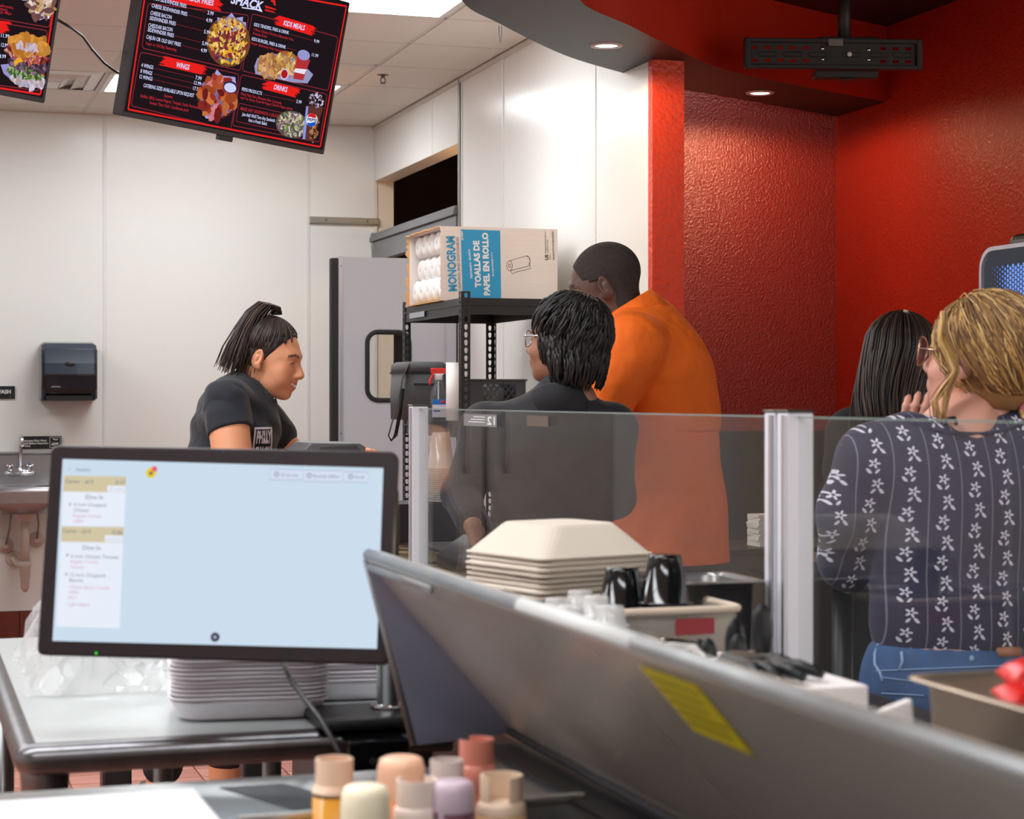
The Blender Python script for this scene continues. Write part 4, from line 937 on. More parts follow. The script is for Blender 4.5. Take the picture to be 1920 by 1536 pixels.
# black box hung on the table front
u, v, z = LP(728, 1402, 2.60)
t = thing('control_box', 'black control box fixed to the front of the steel table under the pole', 'control box', L(u+0.005, TV-0.036, 0.80), RZ)
MB().b2(-0.034, 0.055, -0.03, 0.033, 0.0, 0.095).build('case', BLKG, t, bevel=0.003)
MB().lathe([(0.005, -0.0302), (0.005, -0.0315)], 12, (0.002, 0, 0.066), axis='y').build('badge', STEELD, t)
MB().lathe([(0.005, -0.0302), (0.005, -0.0315)], 12, (0.012, 0, 0.066), axis='y').build('badge', GALV, t)
ORD = ['topmost', 'second from the top', 'third from the top', 'fourth from the top', 'fifth from the top', 'sixth from the top', 'seventh from the top', 'eighth from the top', 'ninth from the top', 'tenth from the top', 'eleventh from the top', 'twelfth from the top', 'thirteenth from the top', 'fourteenth from the top', 'fifteenth from the top', 'sixteenth from the top', 'seventeenth from the top', 'eighteenth from the top', 'nineteenth from the top', 'twentieth from the top', 'fifth from the bottom', 'fourth from the bottom', 'third from the bottom', 'second from the bottom', 'lowest']
for o in list(col.objects):
    g = o.get('group')
    if g in ('left stack of foam trays', 'right stack of foam trays', 'stack of clear cups on the caddy'):
        i = [x for x in col.objects if x.get('group') == g]; k = i.index(o); r = ORD[len(i)-1-k]
        if 'foam' in g: o['label'] = 'white foam tray, %s of the %s stack on the steel table' % (r, g.split()[0])
        else: o['label'] = 'clear plastic cup, %s of the upturned stack on the black caddy' % r
# ================================================================== PREP TABLE
PT = 0.90
t = thing('prep_table', 'stainless refrigerated prep table in the foreground with a bottle well', 'prep table', L(0, 0, 0), RZ)
P0, P1, PF, PN = -2.95, -1.885, -8.76, -10.55
W0, W1, WF, WN = -2.345, -1.93, -9.03, -10.35
PST = mat('prep_steel', rgb(188, 190, 188), 0.25, 0.9, var=0.08, vscale=8, bump=0.05, bscale=30, bdist=0.003)
q = MB(); q.b2(P0, P1, WF, PF, PT-0.03, PT); q.b2(P0, W0, PN, WF, PT-0.03, PT); q.b2(W1, P1, PN, WF, PT-0.03, PT); q.b2(W0, W1, PN, WN, PT-0.03, PT)
q.build('top', PST, t)
for a in ((W0, W1, WF, WF+0.012), (W0-0.012, W0, WN, WF)): MB().b2(*a, PT, PT+0.012).build('well_lip', PST, t, bevel=0.004)
q = MB(); q.b2(W0, W1, WN, WF, 0.755, 0.765); q.b2(W0, W0+0.006, WN, WF, 0.765, PT-0.03); q.b2(W1-0.006, W1, WN, WF, 0.765, PT-0.03); q.b2(W0, W1, WF-0.006, WF, 0.765, PT-0.03); q.b2(W0, W1, WN, WN+0.006, 0.765, PT-0.03)
q.build('well', BLK, t)
MB().b2(P0+0.01, P1, PN, PF-0.01, 0.14, 0.75).build('cabinet', PST, t)
for k in range(2): 
    d_ = MB().b2(P0-0.02, P0+0.009, PN+0.03+k*0.88, PN+0.88+k*0.86, 0.17, 0.73).build('door', PST, t, bevel=0.008)
    MB().b2(P0-0.035, P0-0.021, PN+0.2+k*0.88, PN+0.5+k*0.86, 0.64, 0.67).build('handle', BLK, d_, bevel=0.004)
for x in (P0+0.08, P1-0.08):
    for y in (PN+0.08, PF-0.1): MB().lathe([(0.03, 0.003), (0.03, 0.05), (0.018, 0.06), (0.018, 0.14)], 12, (x, y, 0)).build('caster', BLKM, t)
MB().prism([(P0+0.62, PF-0.05), (P0+0.70, PF-0.05), (P0+0.76, PF-0.2), (P0+0.68, PF-0.2)], PT, PT+0.001).build('cut_out', BLKM, t)
# cutting board
bu, bv, _ = LP(365, 1475, 2.244)
BRD = mat('cutting_board', rgb(208, 205, 205), 0.5, bump=0.08, bscale=60, bdist=0.002)
o = MB().b2(-0.62, 0, -1.25, 0, 0.001, 0.024).build('cutting_board', BRD, None, L(bu, bv, PT), RZ+0.02, bevel=0.004); tag(o, 'large white cutting board at the bottom left on the prep table', 'cutting board')
# ================================================================== OPEN LID
AU, AZ, CU, CZ_, BU_, BZ = -2.106, 1.162, -1.893, 0.915, -2.036, 0.905
LV0, LV1 = -8.63, -10.35
t = thing('prep_hood', 'large stainless hood of the prep table standing open with a yellow warning label', 'hood', L(0, 0, 0), RZ)
LST = mat('lid_steel', rgb(198, 188, 177), 0.22, 0.5, var=0.05, vscale=3, bump=0.03, bscale=12, bdist=0.004)
LEND = mat('lid_end_steel', rgb(172, 178, 206), 0.2, 0.7, bump=0.02, bscale=10, bdist=0.004)
RIMM = mat('lid_rim', rgb(128, 128, 128), 0.45, 0.7, var=0.1, vscale=20)
dv = Vector((CU-AU, CZ_-AZ)); nn = Vector((-dv.y, dv.x)).normalized()*0.02  # thickness to the customer side
sec = [(AU, AZ), (CU, CZ_), (CU+abs(nn.x), CZ_+abs(nn.y)), (AU+abs(nn.x), AZ+abs(nn.y))]
q = MB(); vs = [(x, LV0, z) for x, z in sec]+[(x, LV1, z) for x, z in sec]
q.add(vs, [(0, 1, 5, 4), (1, 2, 6, 5), (2, 3, 7, 6), (3, 0, 4, 7), (3, 2, 1, 0), (4, 5, 6, 7)]); q.build('panel', LST, t, bevel=0.003)
q = MB(); vs = [(AU, LV0-0.003, AZ), (BU_, LV0-0.003, BZ), (CU, LV0-0.003, CZ_), (AU, LV0+0.003, AZ), (BU_, LV0+0.003, BZ), (CU, LV0+0.003, CZ_)]
q.add(vs, [(0, 1, 2), (5, 4, 3), (0, 3, 4, 1), (1, 4, 5, 2), (2, 5, 3, 0)]); q.build('end_panel', LEND, t)
MB().tube([(AU+0.004, LV0+0.002, AZ-0.002), (BU_, LV0, BZ)], 0.005, 8, flat=1).build('end_rim', RIMM, t)
MB().tube([(AU+0.008, LV0+0.004, AZ+0.004), (AU+0.008, LV1, AZ+0.004)], 0.0085, 10).build('top_rim', RIMM, t)
MB().tube([(CU-0.006, LV0, CZ_+0.002), (CU-0.006, LV1, CZ_+0.002)], 0.006, 8).build('hinge_gasket', RUBBER, t)
MB().tube([(AU+0.002, LV0-0.02, AZ-0.010), (AU+0.002, LV0-0.34, AZ-0.010)], 0.005, 8, flat=0.6).build('grip_strip', RIMM, t)
f1 = Vector((dv.x, dv.y)).normalized(); YL = mat('yellow_label', rgb(206, 186, 20), 0.45); YI = mat('label_ink', rgb(120, 108, 20), 0.6)
def onlid(v, s_, off=0.0015):
    n2 = Vector((f1.y, -f1.x)); return (AU+f1.x*s_+n2.x*off, v, AZ+f1.y*s_+n2.y*off)
lv = -9.62
MB().quad(onlid(lv, 0.016), onlid(lv-0.125, 0.016), onlid(lv-0.125, 0.095), onlid(lv, 0.095)).build('warning_label', YL, t)
for k in range(5): MB().quad(onlid(lv-0.01, 0.026+k*0.013, 0.002), onlid(lv-0.115+0.01*(k % 3), 0.026+k*0.013, 0.002), onlid(lv-0.115+0.01*(k % 3), 0.030+k*0.013, 0.002), onlid(lv-0.01, 0.030+k*0.013, 0.002)).build('label_print', YI, t)
TAPEW = mat('rim_tape', rgb(196, 196, 194), 0.5)
MB().tube([(AU+0.008, -9.30, AZ+0.005), (AU+0.008, -9.62, AZ+0.005)], 0.0090, 10).build('rim_tape', TAPEW, t)
MB().b2(W1-0.02, CU, LV1, LV0-0.02, PT+0.0005, PT+0.006).build('hinge_rail', BLK, t)
# ================================================================== SQUEEZE BOTTLES
def bottle(px, py, wpx, ztop, kind, fill, top, lab, fillh=0.5, gap=0.7, rot=0.0):
    Y = (CAMH-ztop)*FPX/(py-HOR); r = wpx/2/FPX*Y; u, v, _ = LP(px, py, Y+r)
    zb = 0.767; H = ztop-zb
    t = thing('squeeze_bottle', lab, 'squeeze bottle', L(u, v, zb), RZ+rot, 'squeeze bottles in the prep table well')
    mt_ = mat('bottle_'+str(px), top, 0.35, sss=0.0); mf = mat('sauce_'+str(px), fill, 0.3, coat=0.2)
    if kind == 'round':
        MB().lathe([(r*0.9, 0), (r, 0.01), (r, H*fillh)], 28).build('sauce', mf, t)
        MB().lathe([(r*1.0, H*fillh), (r*1.01, H*fillh+0.002), (r*1.01, H-0.022), (r*0.97, H-0.010), (r*0.86, H-0.002), (r*0.7, H), (0.0001, H-0.001)], 28, cap=False).build('bottle', mt_, t)
    else:
        hr = 0.028
        MB().lathe([(r*0.9, 0), (r, 0.01), (r, H*fillh)], 28).build('sauce', mf, t)
        MB().lathe([(r, H*fillh), (r*1.01, H*fillh+0.001), (r*1.01, H-hr-0.012), (r*0.97, H-hr-0.004), (r*0.88, H-hr), (0.0001, H-hr)], 28, cap=False).build('bottle', mt_, t)
        q = MB(); n = 20; a0 = gap; vs = []
        for k in range(n+1):
            a = a0+(2*math.pi-2*a0*0.8)*k/n
            for rr_, zz in ((r*0.86, H-hr-0.001), (r*0.86, H), (r*0.76, H), (r*0.76, H-hr-0.001)): vs.append((rr_*math.cos(a), rr_*math.sin(a), zz))
        q.add(vs, [(4*k+j, 4*k+4+j, 4*k+4+(j+1) % 4, 4*k+(j+1) % 4) for k in range(n) for j in range(4)]+[(3, 2, 1, 0), (4*n, 4*n+1, 4*n+2, 4*n+3)]); q.build('cap_ring', mt_, t)
        if kind == 'nozzle': MB().ell((0, 0, H-hr+0.004), (r*0.35, r*0.35, 0.008)).build('nozzle', mat('mustard', rgb(206, 176, 30), 0.4), t)
bottle(627, 1430, 84, 0.985, 'ring', rgb(208, 140, 30), rgb(228, 192, 164), 'squeeze bottle of amber sauce with an open clear ring, leftmost of the bottles', 0.85, 0.2)
bottle(752, 1428, 92, 0.985, 'round', rgb(214, 130, 80), rgb(230, 180, 150), 'peach-orange squeeze bottle standing cap down behind the cream one', 0.8)
bottle(893, 1392, 78, 0.995, 'ring', rgb(190, 90, 40), rgb(206, 128, 110), 'red-orange squeeze bottle, the tallest and farthest back, nearest the hood end', 0.74, 0.9, 2.2)
bottle(838, 1432, 74, 0.985, 'ring', rgb(200, 160, 130), rgb(208, 192, 186), 'pale clear-topped squeeze bottle right behind the purple one', 0.6, 0.15)
bottle(685, 1482, 94, 0.975, 'round', rgb(226, 206, 160), rgb(238, 226, 196), 'cream squeeze bottle with rounded base up, in the front row', 0.5)
bottle(782, 1470, 92, 0.975, 'nozzle', rgb(214, 186, 176), rgb(226, 206, 194), 'pinkish squeeze bottle with broken ring and mustard-yellow nozzle', 0.4, 0.8, 1.4)
bottle(850, 1472, 84, 0.975, 'round', rgb(84, 46, 60), rgb(190, 168, 180), 'purple squeeze bottle with dark sauce between the pinkish and tan ones', 0.85)
bottle(940, 1462, 95, 0.975, 'ring', rgb(206, 160, 110), rgb(224, 198, 172), 'tan squeeze bottle with a notched ring, rightmost of the front row', 0.8, 0.6, 4.2)
# ================================================================== FIBRE CLAMSHELL STACK
FIB = mat('moulded_fibre', rgb(206, 193, 178), 0.9, bump=0.25, bscale=140, bdist=0.002, var=0.03)
def clam_mesh(w_, d_, h_):
    rings = [[(x, y, z) for x, y in rrect(w_*s_, d_*s_, r_)] for s_, z, r_ in ((1.0, 0.0, 0.018), (1.0, 0.003, 0.018), (0.97, 0.0035, 0.02), (0.66, h_-0.004, 0.03), (0.62, h_, 0.03))]
    return loft(MB(), rings, cap0=True, cap1=True, smooth=False).mesh('fibre_box', FIB)
cmh = clam_mesh(0.225, 0.225, 0.050)
u, v, z = LP(1047, 980, 3.1)
zt = z
for k in range(25):
    zz = SCZ+0.002+k*0.0086
    o = link('fibre_box', cmh, None, L(u+random.uniform(-.002, .002), v+random.uniform(-.002, .002), zz), RZ+0.30+random.uniform(-.012, .012))
    tag(o, 'tan fibre takeaway box, %s of the stack in front of the glass' % ORD[24-k], 'takeaway box', 'stack of fibre takeaway boxes')
# ================================================================== BIN WITH CUPS
u, v, z = LP(1222, 1140, 2.82)
BIN = thin_glass('bin_plastic', (0.85, 0.83, 0.8, 1), 1.4, 0.1, 0.3, (0.7, 0.62, 0.55, 1))
t = thing('cup_bin', 'translucent plastic bin holding stacks of black and clear cups', 'bin', L(u, v, SCZ+0.001), RZ)
q = MB(); bw, bd, bh = 0.19, 0.18, 0.155
q.b2(-bw/2, bw/2, -bd/2, -bd/2+0.003, 0, bh); q.b2(-bw/2, bw/2, bd/2-0.003, bd/2, 0, bh); q.b2(-bw/2, -bw/2+0.003, -bd/2, bd/2, 0, bh); q.b2(bw/2-0.003, bw/2, -bd/2, bd/2, 0, bh); q.b2(-bw/2, bw/2, -bd/2, bd/2, 0, 0.003)
q.build('tub', BIN, t)
MB().tube([(x, y, bh) for x, y in rrect(bw+0.012, bd+0.012, 0.02, 5)], 0.006, 8, closed=True).build('rim', mat('bin_rim', rgb(206, 186, 168), 0.35), t)
MB().b2(0.0, 0.06, -bd/2-0.001, -bd/2-0.0004, bh-0.035, bh-0.012).build('red_label', mat('bin_label', rgb(160, 50, 56), 0.5), t)
bcup = cup_mesh('black_cup', 0.024, 0.038, 0.072, BLKG, 28, 0.005)
def cups(px, py, Y, n, zs, lab, grp, me, name='black_cup', step=0.0082, h=0.075):
    uu, vv, zt_ = LP(px, py, Y)
    for k in range(n):
        o = link(name, me, None, L(uu, vv, zt_-(n-1-k)*step), RZ); o['group'] = grp; o['category'] = 'cup'; o['label'] = lab % (ORD[n-1-k] if n-1-k < len(ORD) else 'lowest')
cups(1246, 1040, 2.80, 13, 0, 'black plastic cup, %s of the tall stack in the bin', 'tall stack of black cups', bcup)
cups(1166, 1064, 2.84, 11, 0, 'black plastic cup, %s of the shorter stack in the bin', 'shorter stack of black cups', bcup)
PORT = thin_glass('portion_clear', (0.93, 0.93, 0.93, 1), 1.5, 0.03, 0.30, (0.9, 0.88, 0.86, 1))
pc = cup_mesh('portion_cup', 0.017, 0.023, 0.03, PORT, 20, 0.004)
for i, (px, py, Y, n) in enumerate(((1046, 1122, 2.70, 14), (1088, 1108, 2.76, 14), (1070, 1135, 2.63, 14), (1118, 1118, 2.70, 14), (1146, 1136, 2.64, 14))):
    pos = ('leftmost', 'rearmost', 'front left', 'middle', 'rightmost')[i]
    cups(px, py, Y, n, 0, 'clear portion cup, %s of the ' + pos + ' stack beside the bin', pos+' stack of portion cups', pc, 'portion_cup', 0.0075, 0.03)
# steel pan standing behind, against the glass
u, v, z = LP(1362, 1078, 2.98)
def hotel_pan(name, label, loc, rz, w_, d_, h_, m_, cat='pan', lip=0.012):
    t = thing(name, label, cat, loc, rz)
    rings = [[(x, y, zz) for x, y in rrect(w_*s_+e_, d_*s_+e_, r_)] for s_, e_, zz, r_ in ((0.86, 0, 0, 0.03), (0.90, 0, 0.008, 0.03), (0.97, 0, h_-0.004, 0.03), (1.0, 2*lip, h_-0.002, 0.035), (1.0, 2*lip, h_, 0.035), (1.0, 0, h_+0.001, 0.03), (0.965, -0.004, h_-0.006, 0.028), (0.89, 0, 0.01, 0.028))]
    loft(MB(), rings, cap0=True, cap1=True).build('pan', m_, t)
    return t
hotel_pan('steel_pan', 'deep stainless steel pan beside the black cups near the glass', L(u-0.045, v, SCZ+0.002), RZ, 0.13, 0.17, z-SCZ-0.004, STEELD)
# covered pan with chrome handle
u, v, z = LP(1255, 1245, 2.36)
t = hotel_pan('lidded_pan', 'steel pan with a chrome lift handle behind the lid edge', L(u, v, SCZ+0.002), RZ, 0.13, 0.17, 0.115, STEELD)
MB().prism(rrect(0.15, 0.19, 0.03), 0.117, 0.121).build('cover', STEEL, t, bevel=0.002)
MB().tube([(-0.043, 0.0, 0.121), (-0.043, 0.0, 0.140), (-0.034, 0.0, 0.152), (0.0, 0, 0.156), (0.032, 0.0, 0.152), (0.043, 0.0, 0.138), (0.043, 0, 0.121)], 0.006, 12).build('handle', CHROME, t)
# black utensils in a cup
u, v, z = LP(1372, 1240, 2.40)
t = thing('utensil_holder', 'black holder of upright black plastic spoons behind the lid', 'utensil holder', L(u, v, SCZ+0.002), RZ)
loft(MB(), [[(x, y, zz) for x, y in rrect(a, a, 0.02)] for zz, a in ((0, 0.07), (0.10, 0.085))], cap0=True, cap1=True).build('holder', BLK, t)
for k, (x, y, lx, ly, hh) in enumerate(((-0.02, 0, -0.012, 0, 0.155), (0.0, -0.01, 0.004, 0, 0.160), (0.02, 0.0, 0.022, 0, 0.195), (0.0, 0.02, 0.018, 0.01, 0.175), (-0.01, 0.02, -0.02, 0.012, 0.15))):
    q = MB().tube([(x, y, 0.05), (x+lx*0.6, y+ly, hh-0.055)], 0.005, 8); q.ell((x+lx, y+ly, hh-0.03), (0.0145, 0.006, 0.034), 14); q.build('spoon', BLK, t)
# black glove flopped on the white box
def whitebox(px0, py0, Y0, label, name, wu, lv_, h_, rz=RZ, top=None):
    u, v, z = LP(px0, py0, Y0); o = MB().b2(0, wu, 0, lv_, 0, h_).build(name, mat('paper_white', rgb(232, 222, 220), 0.7), None, L(u, v, SCZ+0.002), rz, bevel=0.003); return tag(o, label, 'box'), (u, v)
bx, (wu_, wv_) = whitebox(1462, 1290, 2.12, 'long white glove carton with pale blue print behind the lid', 'glove_carton', 0.11, 0.31, 0.135)
CB2 = mat('pale_blue_print', rgb(130, 190, 210), 0.6)
MB().b2(0.055, 0.075, 0.08, 0.27, 0.1354, 0.1362).build('blue_print', CB2, bx)
GLV = mat('black_glove', rgb(20, 19, 21), 0.45, bump=0.3, bscale=40, bdist=0.004)
gz = SCZ+0.002+0.1375
t = thing('rubber_glove', 'limp black glove lying on the white carton beside the spoons', 'glove', L(wu_+0.02, wv_+0.13, gz), RZ)
loft(MB(), [[(x*a, y*b, zz) for x, y in rrect(0.05, 0.10, 0.02)] for zz, a, b in ((0, 1, 1), (0.008, 1.02, 1), (0.017, 0.8, 0.85), (0.020, 0.5, 0.6))], cap0=True, cap1=True).build('palm', GLV, t)
for k, (x, y, ex, ey) in enumerate(((0.018, -0.045, 0.05, -0.095), (0.006, -0.048, 0.018, -0.11), (-0.008, -0.048, -0.01, -0.105), (-0.018, -0.045, -0.028, -0.09), (0.02, -0.01, 0.05, -0.03))):
    MB().tube([(x, y+0.02, 0.009), ((x+ex)/2, (y+ey)/2, 0.013), (ex, ey, 0.007)], [0.009, 0.008, 0.006], 8).build('finger', GLV, t)
# white paper pieces
u, v, z = LP(1628, 1325, 2.10)
t = thing('paper_cup', 'white paper cup lying on its side between the carton and the steel pan', 'paper cup', L(u, v, SCZ+0.042), RZ+0.5)
MB().lathe([(0.0001, 0.0), (0.03, 0.0), (0.031, 0.004), (0.040, 0.075), (0.042, 0.078), (0.038, 0.078), (0.029, 0.006)], 24, axis='y', cap=False).build('cup', mat('paper_white', rgb(232, 222, 220), 0.7), t)
u, v, z = LP(1690, 1340, 2.03)
t = thing('folded_bag', 'folded white paper bag leaning against the steel pan', 'paper bag', L(u-0.035, v-0.02, SCZ+0.002), RZ+0.1)
vs = [(-0.035, -0.02, 0), (0.035, -0.02, 0), (0.035, 0.02, 0), (-0.035, 0.02, 0), (-0.032, -0.004, 0.125), (0.036, -0.006, 0.142), (0.036, 0.006, 0.142), (-0.032, 0.004, 0.125)]
MB().add(vs, [(0, 3, 2, 1), (4, 5, 6, 7), (0, 1, 5, 4), (2, 3, 7, 6), (0, 4, 7, 3), (1, 2, 6, 5)]).build('bag', mat('paper_white', rgb(232, 222, 220), 0.7), t, bevel=0.003)
# pan of red packets
t = hotel_pan('packet_pan', 'stainless pan full of red and white sauce packets at the right edge', L(-1.615, -9.60, SCZ+0.002), RZ, 0.24, 0.30, 0.178, mat('warm_steel', rgb(190, 172, 152), 0.3, 0.85))
RPK = mat('red_packet', rgb(206, 36, 32), 0.3); WPK = mat('white_packet', rgb(230, 214, 210), 0.35)
cu_, cv_, cz_ = -1.615, -9.60, SCZ+0.002+0.15
rp = random.Random(5); corner = ('in the near corner', 'by the left rim', 'by the far rim', 'in the middle', 'near the right rim', 'on the right', 'at the back left', 'lying under the others', 'across the middle', 'toward the glass', 'at the back', 'on the very top')
for k in range(12):
    x, y = rp.uniform(-0.085, 0.03), rp.uniform(-0.05, 0.115)
    o = thing('sauce_packet', 'red and white sauce packet %s of the steel pan' % corner[k], 'sauce packet', L(cu_+x, cv_+y, cz_+0.026+0.006*(k % 4)), rp.uniform(0, 6), 'sauce packets in the steel pan')
    M = Matrix.Rotation(rp.uniform(-0.35, 0.35), 3, 'X') @ Matrix.Rotation(rp.uniform(-0.3, 0.3), 3, 'Y')
    q = MB(); loft(q, [[tuple(M @ Vector((a, b, zz))) for a, b in rrect(0.075*s_, 0.034*s_, 0.003)] for zz, s_ in ((-0.001, 1), (0.0, 1), (0.007, 0.75), (0.009, 0.4))], cap0=True, cap1=True); q.build('pouch', RPK, o)
    q = MB(); vs = [tuple(M @ Vector(p)) for p in ((-0.012, -0.0175, 0.0022), (0.008, -0.0175, 0.0022), (0.012, 0.0, 0.0102), (-0.008, 0.0, 0.0102), (0.008, 0.0175, 0.0022), (-0.012, 0.0175, 0.0022))]
    q.add(vs, [(0, 1, 2, 3), (3, 2, 4, 5)]); q.build('stripe', WPK, o)
# ================================================================== MENU SCREENS
TVB = mat('tv_bezel', rgb(34, 26, 30), 0.35); TVS = emat('tv_black', rgb(30, 22, 27), 1.0)
PRN = emat('menu_print', (1, 1, 1, 1), 1.0, attr=True)
EWT = emat('menu_white', rgb(214, 218, 255), 1.0); ERD = emat('menu_red', rgb(190, 44, 54), 1.0); EBR = emat('menu_bright_red', rgb(230, 36, 34), 1.0); ELN = emat('menu_line', rgb(150, 44, 56), 1.0)
TW, TH = 0.96, 0.555
def colored(name, polys, parent, m_=None):
    """polys: list of (points3d, colour) -> one flat printed picture"""
    vs = []; fs = []; cs = []
    for pts, c in polys:
        o = len(vs); vs += pts; fs.append(tuple(range(o, o+len(pts)))); cs += [c]*len(pts)
    me = bpy.data.meshes.new(name); me.from_pydata(vs, [], fs); me.materials.append(m_ or PRN)
    at = me.color_attributes.new('Col', 'FLOAT_COLOR', 'POINT'); at.data.foreach_set('color', np.array(cs, dtype=float).ravel()); me.update()
    return link(name, me, parent)
class Screen:
    def __init__(s, name, label, M):
        loc = M.translation.copy(); s.M = M
        top = Vector((loc.x, loc.y, 0))
        s.t = thing(name, label, 'menu screen', loc, 0)
        s.L = Matrix.Translation(-loc) @ M; s.y = -0.002; s.k = 0
        q = MB().prism(rrect(TW, TH, 0.006, 3), 0, 0.045); me = q.mesh('panel', TVB)
        for v_ in me.vertices: v_.co = (v_.co.x, v_.co.z, v_.co.y)
        me.flip_normals()
        s.p = link('panel', me, s.t); s.p.matrix_local = s.L
        MB().add([(-TW/2+0.010, -0.0012, -TH/2+0.016), (TW/2-0.010, -0.0012, -TH/2+0.016), (TW/2-0.010, -0.0012, TH/2-0.010), (-TW/2+0.010, -0.0012, TH/2-0.010)], [(0, 1, 2, 3)]).build('display', TVS, s.p)
        MB().b2(-0.03, 0.03, 0.005, 0.03, -TH/2-0.018, -TH/2+0.002).build('sensor_box', BLK, s.p, bevel=0.003)
        MB().b2(-0.1, 0.1, 0.045, 0.075, -0.12, 0.12).build('mount_plate', BLKM, s.p)
        b = s.L @ Vector((0, 0.08, 0)); 
        MB().tube([tuple(b), (b.x, b.y+0.04, b.z), (b.x, b.y+0.05, b.z+0.06), (b.x, b.y+0.05, CZ-0.006-loc.z)], 0.02, 12).build('ceiling_pole', BLKM, s.t)
    def at(s, px, py): return plane_pix(s.M, px, py)
    def text(s, body, a, b, cap, m_, off=0.01, shear=0.0, A=None):
        a, b = s.at(*a), s.at(*b); s.k += 1
        text_on('menu_text', body, a, b, cap*s.sc, m_, s.p, (0, s.y-0.0010, 0), (1, 0, 0), (0, 0, 1), off=off, shear=shear)
    def line(s, a, b, wd, m_, name='menu_rule'):
        a, b = Vector(s.at(*a)), Vector(s.at(*b)); d = (b-a).normalized(); n = Vector((-d.y, d.x))*wd/2
        MB().add([(p.x, s.y-0.0004, p.y) for p in (a-n, b-n, b+n, a+n)], [(0, 1, 2, 3)]).build(name, m_, s.p)
    def frame(s, pts, wd, m_, name='menu_frame', r=0.012):
        c = [Vector(s.at(*p)) for p in pts]; out = []; n = len(c)
        for i in range(n):
            p, a, b = c[i], c[i-1], c[(i+1) % n]; d1 = (a-p).normalized(); d2 = (b-p).normalized()
            for k in range(4):
                w_ = k/3; q = p+d1*r*(1-w_)**2+d2*r*w_**2; out.append(q)
        m = len(out); vs = []; cen = sum(c, Vector((0, 0)))/n
        for i, p in enumerate(out):
            tdir = (out[(i+1) % m]-out[i-1]).normalized(); nn_ = Vector((-tdir.y, tdir.x))*wd/2
            vs += [((p+nn_).x, s.y-0.0003, (p+nn_).y), ((p-nn_).x, s.y-0.0003, (p-nn_).y)]
        MB().add(vs, [(2*i, 2*i+1, 2*((i+1) % m)+1, 2*((i+1) % m)) for i in range(m)]).build(name, m_, s.p)
    def brush(s, a, b, wd, seed=1, name='brush_stroke'):
        a, b = Vector(s.at(*a)), Vector(s.at(*b)); d = b-a; ln = d.length; d.normalize(); n = Vector((-d.y, d.x)); r = random.Random(seed); polys = []
        N_ = 9
        for i in range(N_):
            w0 = -wd/2+wd*i/N_; w1 = w0+wd/N_*1.15; e = 1-abs((i+0.5)/N_-0.5)*0.5
            s0 = ln*(0.12-0.12*e*r.random()+0.06*i/N_); s1 = ln*(1-0.10*r.random()*e-0.04*(1-i/N_))
            P_ = [a+d*s0+n*w0, a+d*s1+n*w0, a+d*(s1-0.01)+n*w1, a+d*(s0+0.012)+n*w1]
            polys.append(([(p.x, s.y-0.0006, p.y) for p in P_], rgb(232, 34, 30)))
        colored(name, polys, s.p)
    def blobs(s, name, c, rx, ry, n, pal, sz, seed=1, back=None, asp=2.2, jag=0.0, clip=1.0, dy=0.0, jz=None):
        """a printed food picture: n little dabs of paint inside an ellipse (local metres rx, ry)"""
        r = random.Random(seed); c = Vector(s.at(*c)); polys = []
        if back:
            N_ = 22; pts = []
            for k in range(N_):
                a = 2*math.pi*k/N_; f = 1.12+(0.16*((k % 2)*2-1) if jag else 0)*r.random()
                pts.append((c.x+rx*f*math.cos(a), s.y-0.0005-dy, c.y+ry*f*math.sin(a)))
            polys.append((pts, back))
        for i in range(n):
            a = r.random()*2*math.pi; q = math.sqrt(r.random())*0.98; x, z = c.x+rx*q*math.cos(a), c.y+ry*q*math.sin(a)
            th = r.random()*math.pi; L_ = sz*r.uniform(0.6, 1.4); W__ = L_/asp; col_ = r.choice(pal); f = r.uniform(0.7, 1.15)
            col_ = (min(1, col_[0]*f), min(1, col_[1]*f), min(1, col_[2]*f), 1); y = s.y-0.0007-dy-0.000002*i
            polys.append(([(x+math.cos(b_)*L_/2*math.cos(th)-math.sin(b_)*W__/2*math.sin(th), y, z+math.cos(b_)*L_/2*math.sin(th)+math.sin(b_)*W__/2*math.cos(th)) for b_ in [2*math.pi*k/8 for k in range(8)]], col_))
        colored(name, polys, s.p)
    def poly(s, name, pts, c, dy=0.0): colored(name, [([(s.at(*p)[0], s.y-0.0008-dy, s.at(*p)[1]) for p in pts], c)], s.p)
    def disc(s, name, c, rx, rz_, col_, dy=0.0):
        c = s.at(*c); colored(name, [([(c[0]+rx*math.cos(2*math.pi*k/24), s.y-0.0009-dy, c[1]+rz_*math.sin(2*math.pi*k/24)) for k in range(24)], col_)], s.p)
M1 = pose(-0.9283, 6.595, CAMH+1.1717, 52.2, 11.86, 1.84)
S = Screen('menu_screen', 'hanging menu screen listing fries, wings, kids meals and drinks', M1); S.sc = 0.00188
A_ = lambda x, y: (220+x/6.68, y/6.68)
B_ = lambda x, y: (430+x/5.12, y/5.12)
S.frame([(278, -55), B_(1120, 60), B_(868, 1410), A_(130, 1370)], 0.006, EBR, r=0.004)
S.frame([A_(380, 40), A_(1640, 190), A_(1535, 885), A_(300, 600)], 0.0025, ELN)
S.frame([A_(285, 650), A_(1520, 930), A_(1415, 1625), A_(165, 1325)], 0.0025, ELN)
S.frame([B_(215, 130), B_(1040, 355), B_(945, 870), B_(120, 680)], 0.0025, ELN)
S.frame([B_(110, 715), B_(935, 905), B_(860, 1365), B_(25, 1205)], 0.0025, ELN)
S.frame([B_(90, 990), B_(560, 1095), B_(530, 1265), B_(60, 1165)], 0.002, ELN, r=0.006)
